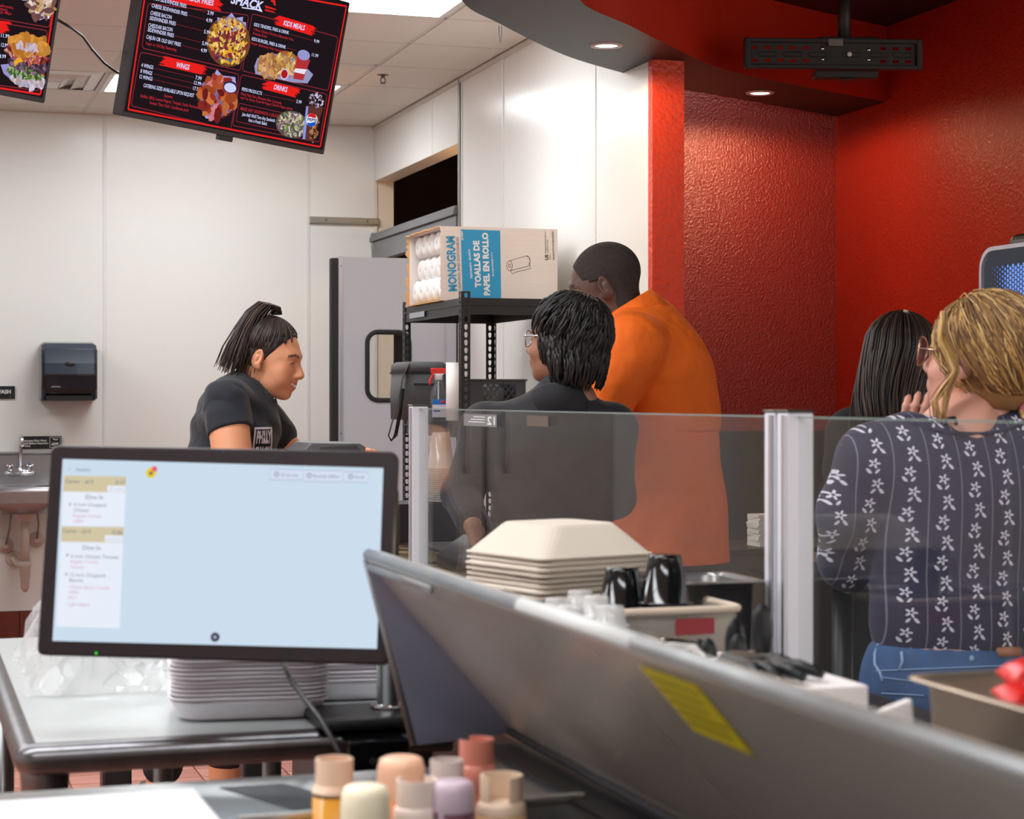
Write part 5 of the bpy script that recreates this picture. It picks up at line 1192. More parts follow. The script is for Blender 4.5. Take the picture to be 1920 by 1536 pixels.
for body, a, b, cap in (('PLAIN SIDEWINDER FRIES', (415, -10), (855, 100), 6.5), ('CHEESE SIDEWINDER FRIES', (420, 88), (865, 200), 6.5), ('CHEESE BACON', (405, 180), (670, 240), 6.5), ('SIDEWINDER FRIES', (395, 245), (722, 320), 6.5), ('CHEDDAR BACON', (378, 335), (680, 395), 6.5), ('SIDEWINDER FRIES', (370, 390), (697, 468), 6.5), ('CAJUN OR OLD BAY FRIES', (352, 480), (785, 582), 6.5), ('4 WINGS', (290, 835), (440, 868), 6.5), ('8 WINGS', (280, 908), (425, 942), 6.5), ('12 WINGS', (268, 978), (430, 1012), 6.5), ('CATERING SIZES AVAILABLE UPON REQUEST', (318, 1088), (952, 1218), 6.3),
        ('3.99', (1120, 178), (1195, 195), 6.5), ('4.99', (1100, 268), (1178, 285), 6.5), ('5.99', (1075, 415), (1152, 432), 6.5), ('5.99', (1052, 560), (1128, 577), 6.5), ('4.99', (1035, 645), (1110, 662), 6.5), ('7.99', (968, 990), (1045, 1007), 6.5), ('13.99', (950, 1055), (1037, 1073), 6.5), ('17.99', (938, 1125), (1025, 1143), 6.5)):
    S.text(body, A_(*a), A_(*b), cap, EWT, 0.012)
for body, a, b in (('Cajun or Old Bay Seasoning', (345, 555), (730, 640)), ('Sauces:', (575, 1210), (685, 1232)), ('Buffalo, BBQ, Lemon Pepper, Teriyaki, Garlic Parmesan,', (282, 1215), (1020, 1365)), ('Sweet Thai Chili, Caribbean Jerk', (395, 1300), (885, 1400))): S.text(body, A_(*a), A_(*b), 5.0, ERD, 0.012)
for a, b in (((865, 92), (1105, 152)), ((880, 188), (1090, 243)), ((735, 302), (1062, 385)), ((712, 448), (1040, 530)), ((800, 567), (1022, 625)), ((460, 855), (958, 968)), ((450, 925), (940, 1040)), ((445, 995), (925, 1105))): S.line(A_(*a), A_(*b), 0.0012, ELN)
for body, a, b in (('KIDS TENDERS, FRIES & DRINK', (230, 248), (565, 330)), ('KIDS BURGER, FRIES & DRINK', (208, 385), (535, 468)), ('PEPSI PRODUCTS', (113, 868), (305, 912)), ('9.99', (805, 405), (855, 417)), ('11.99', (785, 538), (845, 552)), ('2.99', (635, 985), (685, 997)), ("Just Ask! We'll Turn Any Sandwich", (115, 1108), (430, 1172)), ('Into a Fresh Salad.', (178, 1165), (355, 1203))): S.text(body, B_(*a), B_(*b), 6.0, EWT, 0.012)
for body, a, b, c_ in (('3 Piece Chicken Tenders, Sidewinder Fries,', (225, 290), (610, 392), 4.6), ('Fountain Drink', (220, 328), (355, 364), 4.6), ('Burger, Sidewinder Fries, Fountain Drink', (203, 422), (562, 520), 4.6), ('Pepsi, Pepsi Zero, Mountain Dew, Lemonade,', (105, 908), (497, 1002), 4.6), ('Iced Tea, Starry, Crush Dr Pepper, Diet Dr Pepper, Jarrito', (100, 946), (600, 1058), 4.6), ('MAKE ANY SANDWICH A SALAD', (100, 1055), (465, 1130), 6.0)): S.text(body, B_(*a), B_(*b), c_, ERD, 0.012)
for a, b in (((580, 330), (795, 388)), ((545, 460), (640, 482)), ((315, 905), (630, 970))): S.line(B_(*a), B_(*b), 0.0012, ELN)
S.brush(A_(490, 745), A_(1140, 895), 0.032, 2); S.text('WINGS', A_(728, 840), A_(892, 876), 9, EWT, 0.02, 0.15)
S.brush(A_(560, -70), A_(1340, 85), 0.034, 4); S.text('SIDEWINDER FRIES', A_(640, -50), A_(1195, 72), 9, EWT, 0.02, 0.15)
S.brush(B_(395, 175), B_(840, 310), 0.034, 3); S.text('KIDS MEALS', B_(512, 240), B_(716, 292), 9, EWT, 0.02, 0.15)
S.brush(B_(290, 800), B_(685, 905), 0.033, 5); S.text('DRINKS', B_(420, 855), B_(548, 884), 9, EWT, 0.02, 0.15)
S.text('SHACK', B_(5, 28), B_(315, 98), 15, EWT, 0.03, 0.25)
S.poly('logo_swoosh', [B_(110, 66), B_(305, 92), B_(312, 116), B_(250, 96), B_(120, 78)], rgb(220, 222, 255))
S.poly('logo_mark', [B_(385, -60), B_(430, -55), B_(440, 55), B_(425, 52), B_(412, 20), B_(395, 15)], rgb(220, 36, 34)); S.poly('logo_mark', [B_(340, 50), B_(440, 85), B_(445, 98), B_(338, 72)], rgb(220, 36, 34)); S.poly('logo_mark', [B_(338, 84), B_(420, 108), B_(440, 126), B_(336, 104)], rgb(200, 36, 34))
LAV = rgb(168, 160, 216)
S.poly('paper_liner', [A_(1250, 300), A_(1245, 215), A_(1340, 240), A_(1425, 160), A_(1470, 225), A_(1570, 210), A_(1560, 270), A_(1605, 280), A_(1600, 420), A_(1250, 420)], LAV)
S.blobs('fries_picture', A_(1388, 520), 0.090, 0.076, 260, [rgb(232, 190, 96), rgb(214, 150, 60), rgb(240, 206, 120), rgb(150, 50, 60), rgb(240, 180, 40), rgb(120, 40, 60)], 0.020, 11, rgb(110, 70, 40), dy=0.0003)
S.poly('paper_liner', [A_(1200, 650), A_(1300, 720), A_(1420, 745), A_(1540, 690), A_(1555, 640), A_(1500, 800), A_(1330, 790), A_(1220, 720)], rgb(96, 90, 130), 0.0001)
S.poly('paper_liner', [A_(1025, 1265), A_(1065, 1100), A_(1045, 1050), A_(1170, 985), A_(1240, 870), A_(1310, 945), A_(1470, 965), A_(1480, 1050), A_(1440, 1340), A_(1400, 1410), A_(1220, 1500), A_(1100, 1480), A_(1060, 1400)], LAV)
S.blobs('wings_picture', A_(1250, 1215), 0.082, 0.066, 60, [rgb(150, 50, 40), rgb(176, 78, 40), rgb(120, 34, 34), rgb(196, 110, 60), rgb(206, 120, 130)], 0.045, 21, rgb(96, 36, 30), asp=1.7, dy=0.0003)
S.disc('dip_cup', A_(1405, 1090), 0.034, 0.021, rgb(50, 46, 70), 0.0012); S.disc('dip', A_(1403, 1098), 0.028, 0.016, rgb(206, 208, 246), 0.0014)
S.poly('paper_liner', [B_(235, 635), B_(265, 555), B_(350, 560), B_(385, 510), B_(520, 530), B_(620, 560), B_(740, 655), B_(800, 715), B_(745, 800), B_(600, 790), B_(430, 750), B_(245, 710)], rgb(150, 150, 190))
S.blobs('tenders_picture', B_(390, 640), 0.058, 0.040, 90, [rgb(196, 140, 86), rgb(166, 108, 60), rgb(214, 166, 110)], 0.022, 31, rgb(140, 90, 50), asp=1.6, dy=0.0003)
S.blobs('fries_picture', B_(540, 620), 0.060, 0.042, 90, [rgb(232, 196, 120), rgb(214, 166, 80), rgb(180, 120, 60)], 0.022, 32, rgb(150, 104, 50), asp=3, dy=0.0003)
S.disc('ketchup_cup', B_(522, 712), 0.021, 0.020, rgb(196, 190, 226), 0.0012); S.disc('ketchup', B_(520, 710), 0.016, 0.015, rgb(176, 26, 30), 0.0014)
S.poly('drink_cup', [B_(640, 530), B_(768, 575), B_(700, 770), B_(605, 755)], rgb(176, 50, 56), 0.0015); S.disc('drink_lid', B_(706, 528), 0.031, 0.018, rgb(150, 150, 206), 0.0017); S.poly('cup_print', [B_(625, 655), B_(735, 665), B_(712, 712), B_(610, 690)], rgb(230, 226, 240), 0.0018)
S.blobs('salad_picture', B_(598, 1195), 0.074, 0.043, 170, [rgb(190, 180, 130), rgb(150, 130, 150), rgb(110, 140, 60), rgb(216, 206, 190), rgb(130, 90, 120)], 0.014, 41, rgb(84, 80, 74), asp=2.2, dy=0.0003)
S.poly('soda_glass', [B_(735, 1010), B_(895, 1030), B_(800, 1350), B_(695, 1335)], rgb(92, 52, 44), 0.001); S.blobs('soda_splash', B_(825, 960), 0.040, 0.026, 60, [rgb(206, 190, 214), rgb(120, 90, 90), rgb(180, 170, 200)], 0.008, 51, asp=1.3, dy=0.0011); S.blobs('soda_ice', B_(805, 1250), 0.022, 0.05, 50, [rgb(150, 96, 60), rgb(60, 34, 34), rgb(180, 130, 90)], 0.012, 52, asp=1.5, dy=0.0012)
S.poly('glass_shine', [B_(730, 1020), B_(750, 1022), B_(720, 1335), B_(695, 1335)], rgb(140, 150, 220), 0.0014)
S.disc('soda_emblem', B_(783, 1150), 0.0285, 0.0245, rgb(232, 236, 246), 0.0018)
S.poly('emblem_red', [B_(742, 1125), B_(755, 1095), B_(785, 1082), B_(815, 1092), B_(828, 1128), B_(800, 1132), B_(770, 1120)], rgb(206, 36, 40), 0.002); S.poly('emblem_blue', [B_(738, 1172), B_(765, 1180), B_(800, 1172), B_(826, 1170), B_(815, 1202), B_(780, 1218), B_(748, 1204)], rgb(30, 84, 190), 0.002)
text_on('emblem_text', 'PEPSI', S.at(*B_(738, 1158)), S.at(*B_(826, 1168)), 0.0105, emat('emblem_navy', rgb(30, 40, 110), 1.0), S.p, (0, S.y-0.0036, 0), (1, 0, 0), (0, 0, 1), off=0.03)
# second screen, further left
zc = CAMH+1.1717
M2 = M1.copy(); d_ = M1.to_3x3() @ Vector((TW/2, 0, -TH/2))
br_ = P(83, 194, 5.90); M2.translation = br_-d_
M2.translation.z = br_.z-d_.z
S2 = Screen('menu_screen', 'hanging menu screen with a burger picture at the left edge', M2); S2.sc = 0.00168; S2.y = -0.002
C_ = lambda x, y: (x/7.683, y/7.68)
S2.frame([C_(-3200, -900), C_(860, -500), C_(575, 1360), C_(-3600, 700)], 0.006, EBR, r=0.004)
S2.frame([C_(-1200, 130), C_(680, 440), C_(560, 1310), C_(-1300, 1040)], 0.0025, ELN); S2.frame([C_(-1200, -400), C_(760, -100), C_(705, 395), C_(-1200, 60)], 0.0025, ELN)
S2.brush(C_(-900, 280), C_(190, 410), 0.036, 8)
for body, a, b in (('10.99 / 11.99', (-180, 505), (122, 550)), ('12.99', (5, 668), (100, 682)), ('14.99', (-40, 828), (75, 840)), ('13.99', (300, 0), (388, 22))): S2.text(body, C_(*a), C_(*b), 6.5, EWT, 0.012)
for body, a, b in (('Mushrooms,', (-60, 85), (185, 130)), ('Peppers,', (-60, 130), (105, 162)), ('Mayo. Mayo', (-60, 180), (155, 215))): S2.text(body, C_(*a), C_(*b), 5, ERD, 0.012)
S2.poly('paper_liner', [C_(0, 930), C_(150, 915), C_(250, 1000), C_(570, 1180), C_(560, 1280), C_(480, 1240), C_(300, 1250), C_(120, 1120), C_(45, 1060)], rgb(150, 146, 200)); 
S2.blobs('bun_bottom', C_(380, 1130), 0.062, 0.024, 60, [rgb(206, 196, 214), rgb(190, 170, 170)], 0.03, 61, rgb(180, 160, 160), dy=0.0002)
S2.blobs('lettuce_picture', C_(355, 1050), 0.070, 0.018, 80, [rgb(96, 130, 56), rgb(60, 96, 40), rgb(150, 170, 110)], 0.016, 62, dy=0.0004)
S2.blobs('patty_picture', C_(395, 935), 0.068, 0.024, 110, [rgb(92, 66, 92), rgb(130, 104, 130), rgb(60, 40, 50)], 0.012, 63, rgb(70, 50, 60), asp=1.3, dy=0.0005)
S2.poly('cheese_picture', [C_(190, 880), C_(250, 830), C_(600, 850), C_(620, 900), C_(520, 880), C_(430, 930), C_(390, 870), C_(260, 900), C_(200, 960)], rgb(236, 170, 40), 0.0009)
S2.blobs('bacon_picture', C_(380, 790), 0.076, 0.018, 90, [rgb(120, 40, 40), rgb(176, 80, 80), rgb(206, 150, 140)], 0.028, 64, rgb(96, 40, 40), asp=3, dy=0.0009)
S2.blobs('bun_top', C_(410, 660), 0.072, 0.030, 50, [rgb(206, 140, 56), rgb(190, 120, 46), rgb(216, 150, 66)], 0.03, 65, rgb(200, 130, 50), asp=1.5, dy=0.0012); S2.blobs('bun_shine', C_(390, 680), 0.04, 0.011, 30, [rgb(206, 186, 206), rgb(190, 170, 190)], 0.02, 66, dy=0.0016)
S2.poly('paper_liner', [C_(390, 70), C_(460, 200), C_(570, 290), C_(640, 260), C_(720, 240), C_(760, 60), C_(700, 50)], rgb(176, 176, 226)); S2.blobs('sandwich_picture', C_(575, 70), 0.055, 0.045, 70, [rgb(206, 170, 120), rgb(190, 140, 70), rgb(120, 80, 80), rgb(226, 206, 190)], 0.03, 67, dy=0.0005)
# cable between the screens
pts = [P(108, 37, 5.98), P(135, 53, 6.1), P(155, 68, 6.2), P(172, 92, 6.3), P(195, 118, 6.4), P(215, 133, 6.45), P(236, 143, 6.5)]
o_ = pts[0]; tag(MB().tube([p-o_ for p in pts], 0.0045, 8).build('screen_cable', BLK, None, o_), 'black cable sagging between the two menu screens', 'cable')
# ================================================================== EMPTY TV MOUNT
p = P(1586, 60, 7.2); mz = P(1560, 103, 7.2).z; PXM = 7.2/FPX
t = thing('tv_mount', 'empty black television bracket hanging from the dark ceiling', 'tv mount', (p.x, p.y, mz), math.radians(3))
TMT = mat('mount_black', rgb(52, 47, 46), 0.45, 0.3)
MB().lathe([(0.0245, 0.02), (0.0245, CZ-0.028-mz)], 20, (0, 0.03, 0)).build('drop_pole', TMT, t)
MB().lathe([(0.07, CZ-0.035-mz), (0.07, CZ-0.026-mz)], 24, (0, 0.03, 0)).build('ceiling_plate', TMT, t)
ox = -0.05; hl = 0.325
def bar(z0, z1, y0=-0.012, y1=0.0, name='rail'): return MB().b2(ox-hl, ox+hl, y0, y1, z0, z1)
bar(0.042, 0.058, -0.02, 0.004).build('rail_lip', TMT, t, bevel=0.003); bar(-0.056, -0.040, -0.02, 0.004).build('rail_lip', TMT, t, bevel=0.003)
q = MB(); rows_ = [(-0.040, -0.030), (-0.018, 0.018), (0.030, 0.042)]
for a, b in rows_: q.b2(ox-hl, ox+hl, -0.004, 0.0, a, b)
slots = [ox-hl+0.03+0.048*k for k in range(5)]+[ox+hl-0.135+0.048*k for k in range(3)]
for za, zb_ in ((-0.030, -0.018), (0.018, 0.030)):
    x = ox-hl
    for s_ in slots: q.b2(x, s_-0.012, -0.004, 0.0, za, zb_); x = s_+0.012
    q.b2(x, ox+hl, -0.004, 0.0, za, zb_)
q.build('slotted_plate', TMT, t)
for s_ in (-1, 1): MB().b2(ox+s_*hl-0.012, ox+s_*hl+0.012, -0.022, 0.008, -0.058, 0.060).build('end_cap', TMT, t, bevel=0.006)
for x in (-0.25, -0.155, -0.06, 0.07, 0.17, 0.26):
    q = MB().tube([(ox+x-0.035, -0.0045, 0.0), (ox+x-0.028, -0.0045, 0.008), (ox+x+0.035, -0.0045, 0.008), (ox+x+0.035, -0.0045, -0.008), (ox+x-0.028, -0.0045, -0.008)], 0.0012, 4, closed=True); q.build('plate_groove', BLK, t)
MB().b2(-0.115, 0.125, 0.005, 0.07, -0.085, -0.056).build('lower_housing', TMT, t, bevel=0.005); MB().b2(-0.105, 0.125, 0.005, 0.07, 0.058, 0.07).build('upper_housing', TMT, t, bevel=0.005)
MB().lathe([(0.03, -0.092), (0.03, -0.085)], 18, (0.01, 0.03, 0)).build('knob', TMT, t)
for x, z in ((-0.09, 0.022), (-0.09, -0.018), (0.085, 0.019), (0.085, -0.018)): MB().ell((x, -0.006, z), (0.007, 0.004, 0.007)).build('bolt', CHROME, t)
MB().ell((0.013, -0.005, 0.002), (0.009, 0.002, 0.009)).build('level_stud', WPLAST, t)
MB().b2(-0.07, -0.03, -0.0055, -0.004, -0.012, 0.004).build('bubble_level', mat('level_green', rgb(40, 58, 36), 0.2), t); MB().b2(-0.07, -0.015, -0.021, -0.0202, 0.03, 0.056).build('sticker', mat('mount_sticker', rgb(120, 112, 108), 0.4), t)
# ================================================================== DRINKS MACHINE
u, v, _ = LP(1846, 600, 6.0)
cab = thing('drinks_cabinet', 'dark cabinet under the drinks machine at the right edge', 'cabinet', L(u, v, 0.002), RZ)
MB().b2(-0.05, 0.7, -0.85, 0.06, 0.1, 0.9).build('body', PW, cab, bevel=0.005); MB().b2(-0.07, 0.72, -0.87, 0.08, 0.9, 0.93).build('top', BLKM, cab, bevel=0.004); MB().b2(-0.02, 0.67, -0.8, 0.03, 0, 0.1).build('plinth', BLK, cab)
for k in range(2): 
    d_ = MB().b2(-0.068, -0.051, -0.83+k*0.44, -0.41+k*0.44, 0.14, 0.86).build('door', PW, cab, bevel=0.003); MB().b2(-0.08, -0.069, -0.5+k*0.2, -0.48+k*0.2, 0.5, 0.66).build('handle', ALU, d_)
t = thing('drinks_machine', 'silver-framed touchscreen drinks machine with blue dotted display', 'drinks machine', L(u, v, 0.933), RZ)
zt = P(1850, 473, 6.0).z-0.933
MB().b2(0.02, 0.55, -0.52, 0.0, 0.0, zt-0.01).build('body', BLKM, t, bevel=0.02, seg=3)
MB().b2(0.06, 0.52, -0.50, -0.02, zt-0.01, zt+0.055).build('top_cover', BLKM, t, bevel=0.035, seg=4)
q = rrect(0.52, zt-0.3, 0.06, 6, -0.26, 0.3+(zt-0.3)/2)
qo = rrect(0.545, zt-0.275, 0.07, 6, -0.26, 0.3+(zt-0.3)/2)
m_ = MB(); n = len(q); vs = [(-0.012, a, b) for a, b in qo]+[(-0.012, a, b) for a, b in q]+[(0.03, a, b) for a, b in qo]+[(0.0, a, b) for a, b in q]
m_.add(vs, [(i, n+i, n+(i+1) % n, (i+1) % n) for i in range(n)]+[(i, (i+1) % n, 2*n+(i+1) % n, 2*n+i) for i in range(n)]+[(n+i, 3*n+i, 3*n+(i+1) % n, n+(i+1) % n) for i in range(n)]); m_.build('silver_frame', mat('silver_frame', rgb(214, 212, 222), 0.25, 0.4), t)
MB().add([(-0.001, a, b) for a, b in q], [tuple(range(n))]).build('display', emat('drinks_screen', rgb(62, 64, 70), 1.0), t)
polys = []; r = random.Random(3)
for i in range(34):
    for j in range(44):
        y = -0.02-0.0145*i; z = 0.34+0.0145*j+(0.007 if i % 2 else 0)
        wv = math.sin((z-0.3)*9+y*14)+0.6*math.sin(z*23-y*9)
        s_ = 0.0066*max(0.0, min(1, 0.45+0.55*wv))
        if s_ < 0.0012 or z > zt-0.05: continue
        c_ = rgb(60+int(60*s_/0.0066), 110+int(50*s_/0.0066), 250)
        polys.append(([(-0.0025, y+s_*math.cos(k*math.pi/3), z+s_*math.sin(k*math.pi/3)) for k in range(6)], c_))
o = colored('dot_pattern', polys, t); stuff(o)
for k in range(3): MB().b2(-0.06, 0.0, -0.42+0.14*k, -0.36+0.14*k, 0.22, 0.27).build('nozzle', BLK, t, bevel=0.006)
MB().b2(-0.12, 0.02, -0.5, -0.02, 0.0, 0.03).build('drip_tray', STEELD, t, bevel=0.004)
# ================================================================== THINGS BEYOND THE GLASS
u, v, _ = LP(1425, 1000, 7.05)
t = thing('condiment_stand', 'black condiment stand against the dark wainscot beyond the glass', 'stand', L(u-0.05, v, 0.002), RZ)
MB().b2(-0.3, 0.45, -0.2, 0.2, 0.06, 0.82).build('body', PW, t, bevel=0.004); MB().b2(-0.31, 0.46, -0.21, 0.21, 0.82, 0.84).build('top', BLKM, t, bevel=0.004); MB().b2(-0.28, 0.43, -0.17, 0.18, 0, 0.06).build('plinth', BLK, t)
nk = MB().b2(-0.055, 0.055, -0.05, 0.05, 0, 0.0045).mesh('napkin', mat('napkin_paper', rgb(214, 208, 200), 0.9))
for k in range(12):
    o = link('napkin', nk, None, L(u-0.02+random.uniform(-.003, .003), v-0.1, 0.843+k*0.0095), RZ+random.uniform(-.05, .05)); tag(o, 'white paper napkin pack, %s of the pile on the black condiment stand' % ORD[11-k], 'napkins', 'pile of napkins')
    o.scale = (1, 1, 2.1)
u, v, _ = LP(1580, 1100, 4.55)
t = thing('high_table', 'small black high table with a lattice edge behind the glass', 'table', L(u, v, 0.002), RZ)
MB().lathe([(0.2, 0), (0.2, 0.012), (0.04, 0.03)], 28).build('base', BLKM, t); MB().lathe([(0.026, 0.02), (0.026, 0.97)], 20).build('column', BLKM, t); MB().b2(-0.12, 0.12, -0.15, 0.15, 0.97, 1.0).build('top', BLKM, t, bevel=0.004)
for k in range(9): MB().tube([(-0.115+0.025*k, -0.152, 0.972), (-0.1025+0.025*k, -0.152, 0.998), (-0.09+0.025*k, -0.152, 0.972)], 0.0022, 5).build('lattice_wire', ALU, t)
o = MB().b2(-0.03, 0.04, -0.03, 0.03, 0, 0.1).build('reflection_box', mat('box_grey', rgb(176, 180, 184), 0.6), None, L(u+0.0, v-0.05, 1.004), RZ); tag(o, 'small box put in for a blue reflection in the glass', 'box')  # solid box modelled in place of a reflection seen in the guard
MB().b2(-0.0305, 0.0405, -0.0306, 0.0306, 0.05, 0.098).build('blue_band', mat('band_blue', rgb(40, 130, 176), 0.6), o)
# ================================================================== IMPLICIT-SURFACE TOOLKIT FOR FIGURES
from mathutils.bvhtree import BVHTree
def A3(p): return np.array([p[0], p[1], p[2]], float)
class Field:
    def __init__(s, k=0.03): s.ops = []; s.k = k
    def cone(s, a, b, ra, rb=None, k=None, sub=False):
        rb = ra if rb is None else rb; a, b = A3(a), A3(b); m = max(ra, rb)
        s.ops.append(('c', (a, b, ra, rb), s.k if k is None else k, sub, np.minimum(a, b)-m, np.maximum(a, b)+m)); return s
    def ell(s, c, r, R=None, k=None, sub=False):
        c, r = A3(c), A3(r); m = r.max() if R is not None else r
        s.ops.append(('e', (c, r, None if R is None else np.array(R.to_3x3() if hasattr(R, 'to_3x3') else R)), s.k if k is None else k, sub, c-m, c+m)); return s
    def chain(s, pts, rs, k=None):
        for i in range(len(pts)-1): s.cone(pts[i], pts[i+1], rs[i], rs[i+1], k)
        return s
    def mesh(s, h, cut=None, disp=None, pad=0.02):
        add = [o for o in s.ops if not o[3]]
        lo = np.min([o[4] for o in add], 0)-pad-2*h; hi = np.max([o[5] for o in add], 0)+pad+2*h
        n = np.ceil((hi-lo)/h).astype(int)+1
        ax = [lo[i]+h*np.arange(n[i]) for i in range(3)]
        F = np.full(n, 1.0, np.float32)
        for kind, pr, k, sub, a, b in s.ops:
            m = k+4*h+0.01
            i0 = np.maximum(((a-m-lo)/h).astype(int), 0); i1 = np.minimum(np.ceil((b+m-lo)/h).astype(int)+1, n)
            if np.any(i1 <= i0): continue
            sl = tuple(slice(i0[d], i1[d]) for d in range(3))
            X = ax[0][sl[0]][:, None, None]; Y = ax[1][sl[1]][None, :, None]; Z = ax[2][sl[2]][None, None, :]
            if kind == 'c':
                a_, b_, ra, rb = pr; ba = b_-a_; L2 = max(ba@ba, 1e-9)
                px, py, pz = X-a_[0], Y-a_[1], Z-a_[2]
                t = np.clip((px*ba[0]+py*ba[1]+pz*ba[2])/L2, 0, 1)
                d = np.sqrt((px-ba[0]*t)**2+(py-ba[1]*t)**2+(pz-ba[2]*t)**2)-(ra+(rb-ra)*t)
            else:
                c, r, R = pr; px, py, pz = X-c[0], Y-c[1], Z-c[2]
                if R is not None:
                    qx = px*R[0, 0]+py*R[1, 0]+pz*R[2, 0]; qy = px*R[0, 1]+py*R[1, 1]+pz*R[2, 1]; qz = px*R[0, 2]+py*R[1, 2]+pz*R[2, 2]
                else: qx, qy, qz = px, py, pz
                k0 = np.sqrt((qx/r[0])**2+(qy/r[1])**2+(qz/r[2])**2); k1 = np.sqrt((qx/r[0]**2)**2+(qy/r[1]**2)**2+(qz/r[2]**2)**2)+1e-9
                d = k0*(k0-1)/k1
            f = F[sl]
            if sub:
                hh = np.clip(0.5-0.5*(f+d)/max(k, 1e-6), 0, 1); F[sl] = f*(1-hh)+(-d)*hh+k*hh*(1-hh)
            else:
                hh = np.clip(0.5+0.5*(d-f)/max(k, 1e-6), 0, 1); F[sl] = d*(1-hh)+f*hh-k*hh*(1-hh)
        G = None
        if disp or cut:
            X = ax[0][:, None, None]; Y = ax[1][None, :, None]; Z = ax[2][None, None, :]
            if disp: F = F+disp(X, Y, Z)
            if cut:
                for c in cut: F = np.maximum(F, c(X, Y, Z))
        return surface_nets(F, lo, h)
def surface_nets(F, lo, h):
    s = F < 0; nx, ny, nz = F.shape
    cs = [s[i:nx-1+i, j:ny-1+j, k:nz-1+k] for i in (0, 1) for j in (0, 1) for k in (0, 1)]
    tot = sum(c.astype(np.int8) for c in cs); mix = (tot > 0) & (tot < 8)
    idx = np.argwhere(mix); N = len(idx)
    if N == 0: return np.zeros((0, 3)), np.zeros((0, 4), int)
    acc = np.zeros((N, 3)); cnt = np.zeros(N)
    cor = np.array([(i, j, k) for i in (0, 1) for j in (0, 1) for k in (0, 1)])
    vals = np.stack([F[idx[:, 0]+c[0], idx[:, 1]+c[1], idx[:, 2]+c[2]] for c in cor], 1)
    for a in range(8):
        for b in range(a+1, 8):
            if np.abs(cor[a]-cor[b]).sum() != 1: continue
            va, vb = vals[:, a], vals[:, b]; m = (va < 0) != (vb < 0)
            t = np.where(m, va/(va-vb+1e-12), 0)[:, None]
            acc += np.where(m[:, None], cor[a]+(cor[b]-cor[a])*t, 0); cnt += m
    V = lo+h*(idx+acc/cnt[:, None])
    vid = -np.ones(mix.shape, np.int64); vid[mix] = np.arange(N)
    Q = []
    for axs in range(3):
        sl0 = [slice(None)]*3; sl1 = [slice(None)]*3; sl0[axs] = slice(0, -1); sl1[axs] = slice(1, None)
        ch = s[tuple(sl0)] != s[tuple(sl1)]
        e = np.argwhere(ch); b, c = [d for d in range(3) if d != axs]
        lim = mix.shape
        ok = (e[:, b] > 0) & (e[:, c] > 0) & (e[:, b] < lim[b]) & (e[:, c] < lim[c]) & (e[:, axs] < lim[axs]); e = e[ok]
        ins = s[e[:, 0], e[:, 1], e[:, 2]]
        def g(db, dc):
            q = e.copy(); q[:, b] += db; q[:, c] += dc; return vid[q[:, 0], q[:, 1], q[:, 2]]
        q = np.stack([g(-1, -1), g(0, -1), g(0, 0), g(-1, 0)], 1)
        flip = ins if axs != 1 else ~ins
        q = np.where(flip[:, None], q, q[:, ::-1]); Q.append(q)
    Q = np.concatenate(Q); Q = Q[(Q >= 0).all(1)]
    return V, Q
def join(parts):
    V = []; Fc = []; C = []; o = 0
    for v, f, c in parts:
        V.append(v); Fc.append(f+o); o += len(v); C.append(np.broadcast_to(np.asarray(c, float), (len(v), 4)))
    return np.concatenate(V), np.concatenate(Fc), np.concatenate(C)
def figmesh(name, V, Fc, m, parent, base, C=None):
    V = V-A3(base); me = bpy.data.meshes.new(name)
    me.vertices.add(len(V)); me.vertices.foreach_set('co', V.astype(np.float32).ravel())
    me.loops.add(Fc.size); me.loops.foreach_set('vertex_index', Fc.astype(np.int32).ravel())
    me.polygons.add(len(Fc)); me.polygons.foreach_set('loop_start', np.arange(0, Fc.size, 4, dtype=np.int32))
    me.update(calc_edges=True); me.polygons.foreach_set('use_smooth', [True]*len(Fc))
    me.materials.append(m)
    if C is not None:
        at = me.color_attributes.new('Col', 'FLOAT_COLOR', 'POINT'); at.data.foreach_set('color', np.ascontiguousarray(C, np.float32).ravel())
    me.update(); return link(name, me, parent)
def xf(V, M):
    R = np.array(M.to_3x3()); return V@R.T+np.array(M.translation)
def hpose(p, yaw, pitch, roll=0.0, sc_=1.0):
    r = math.radians
    return Matrix.Translation(p) @ Matrix.Rotation(r(yaw), 4, 'Z') @ Matrix.Rotation(r(pitch), 4, 'X') @ Matrix.Rotation(r(roll), 4, 'Y') @ Matrix.Scale(sc_, 4)
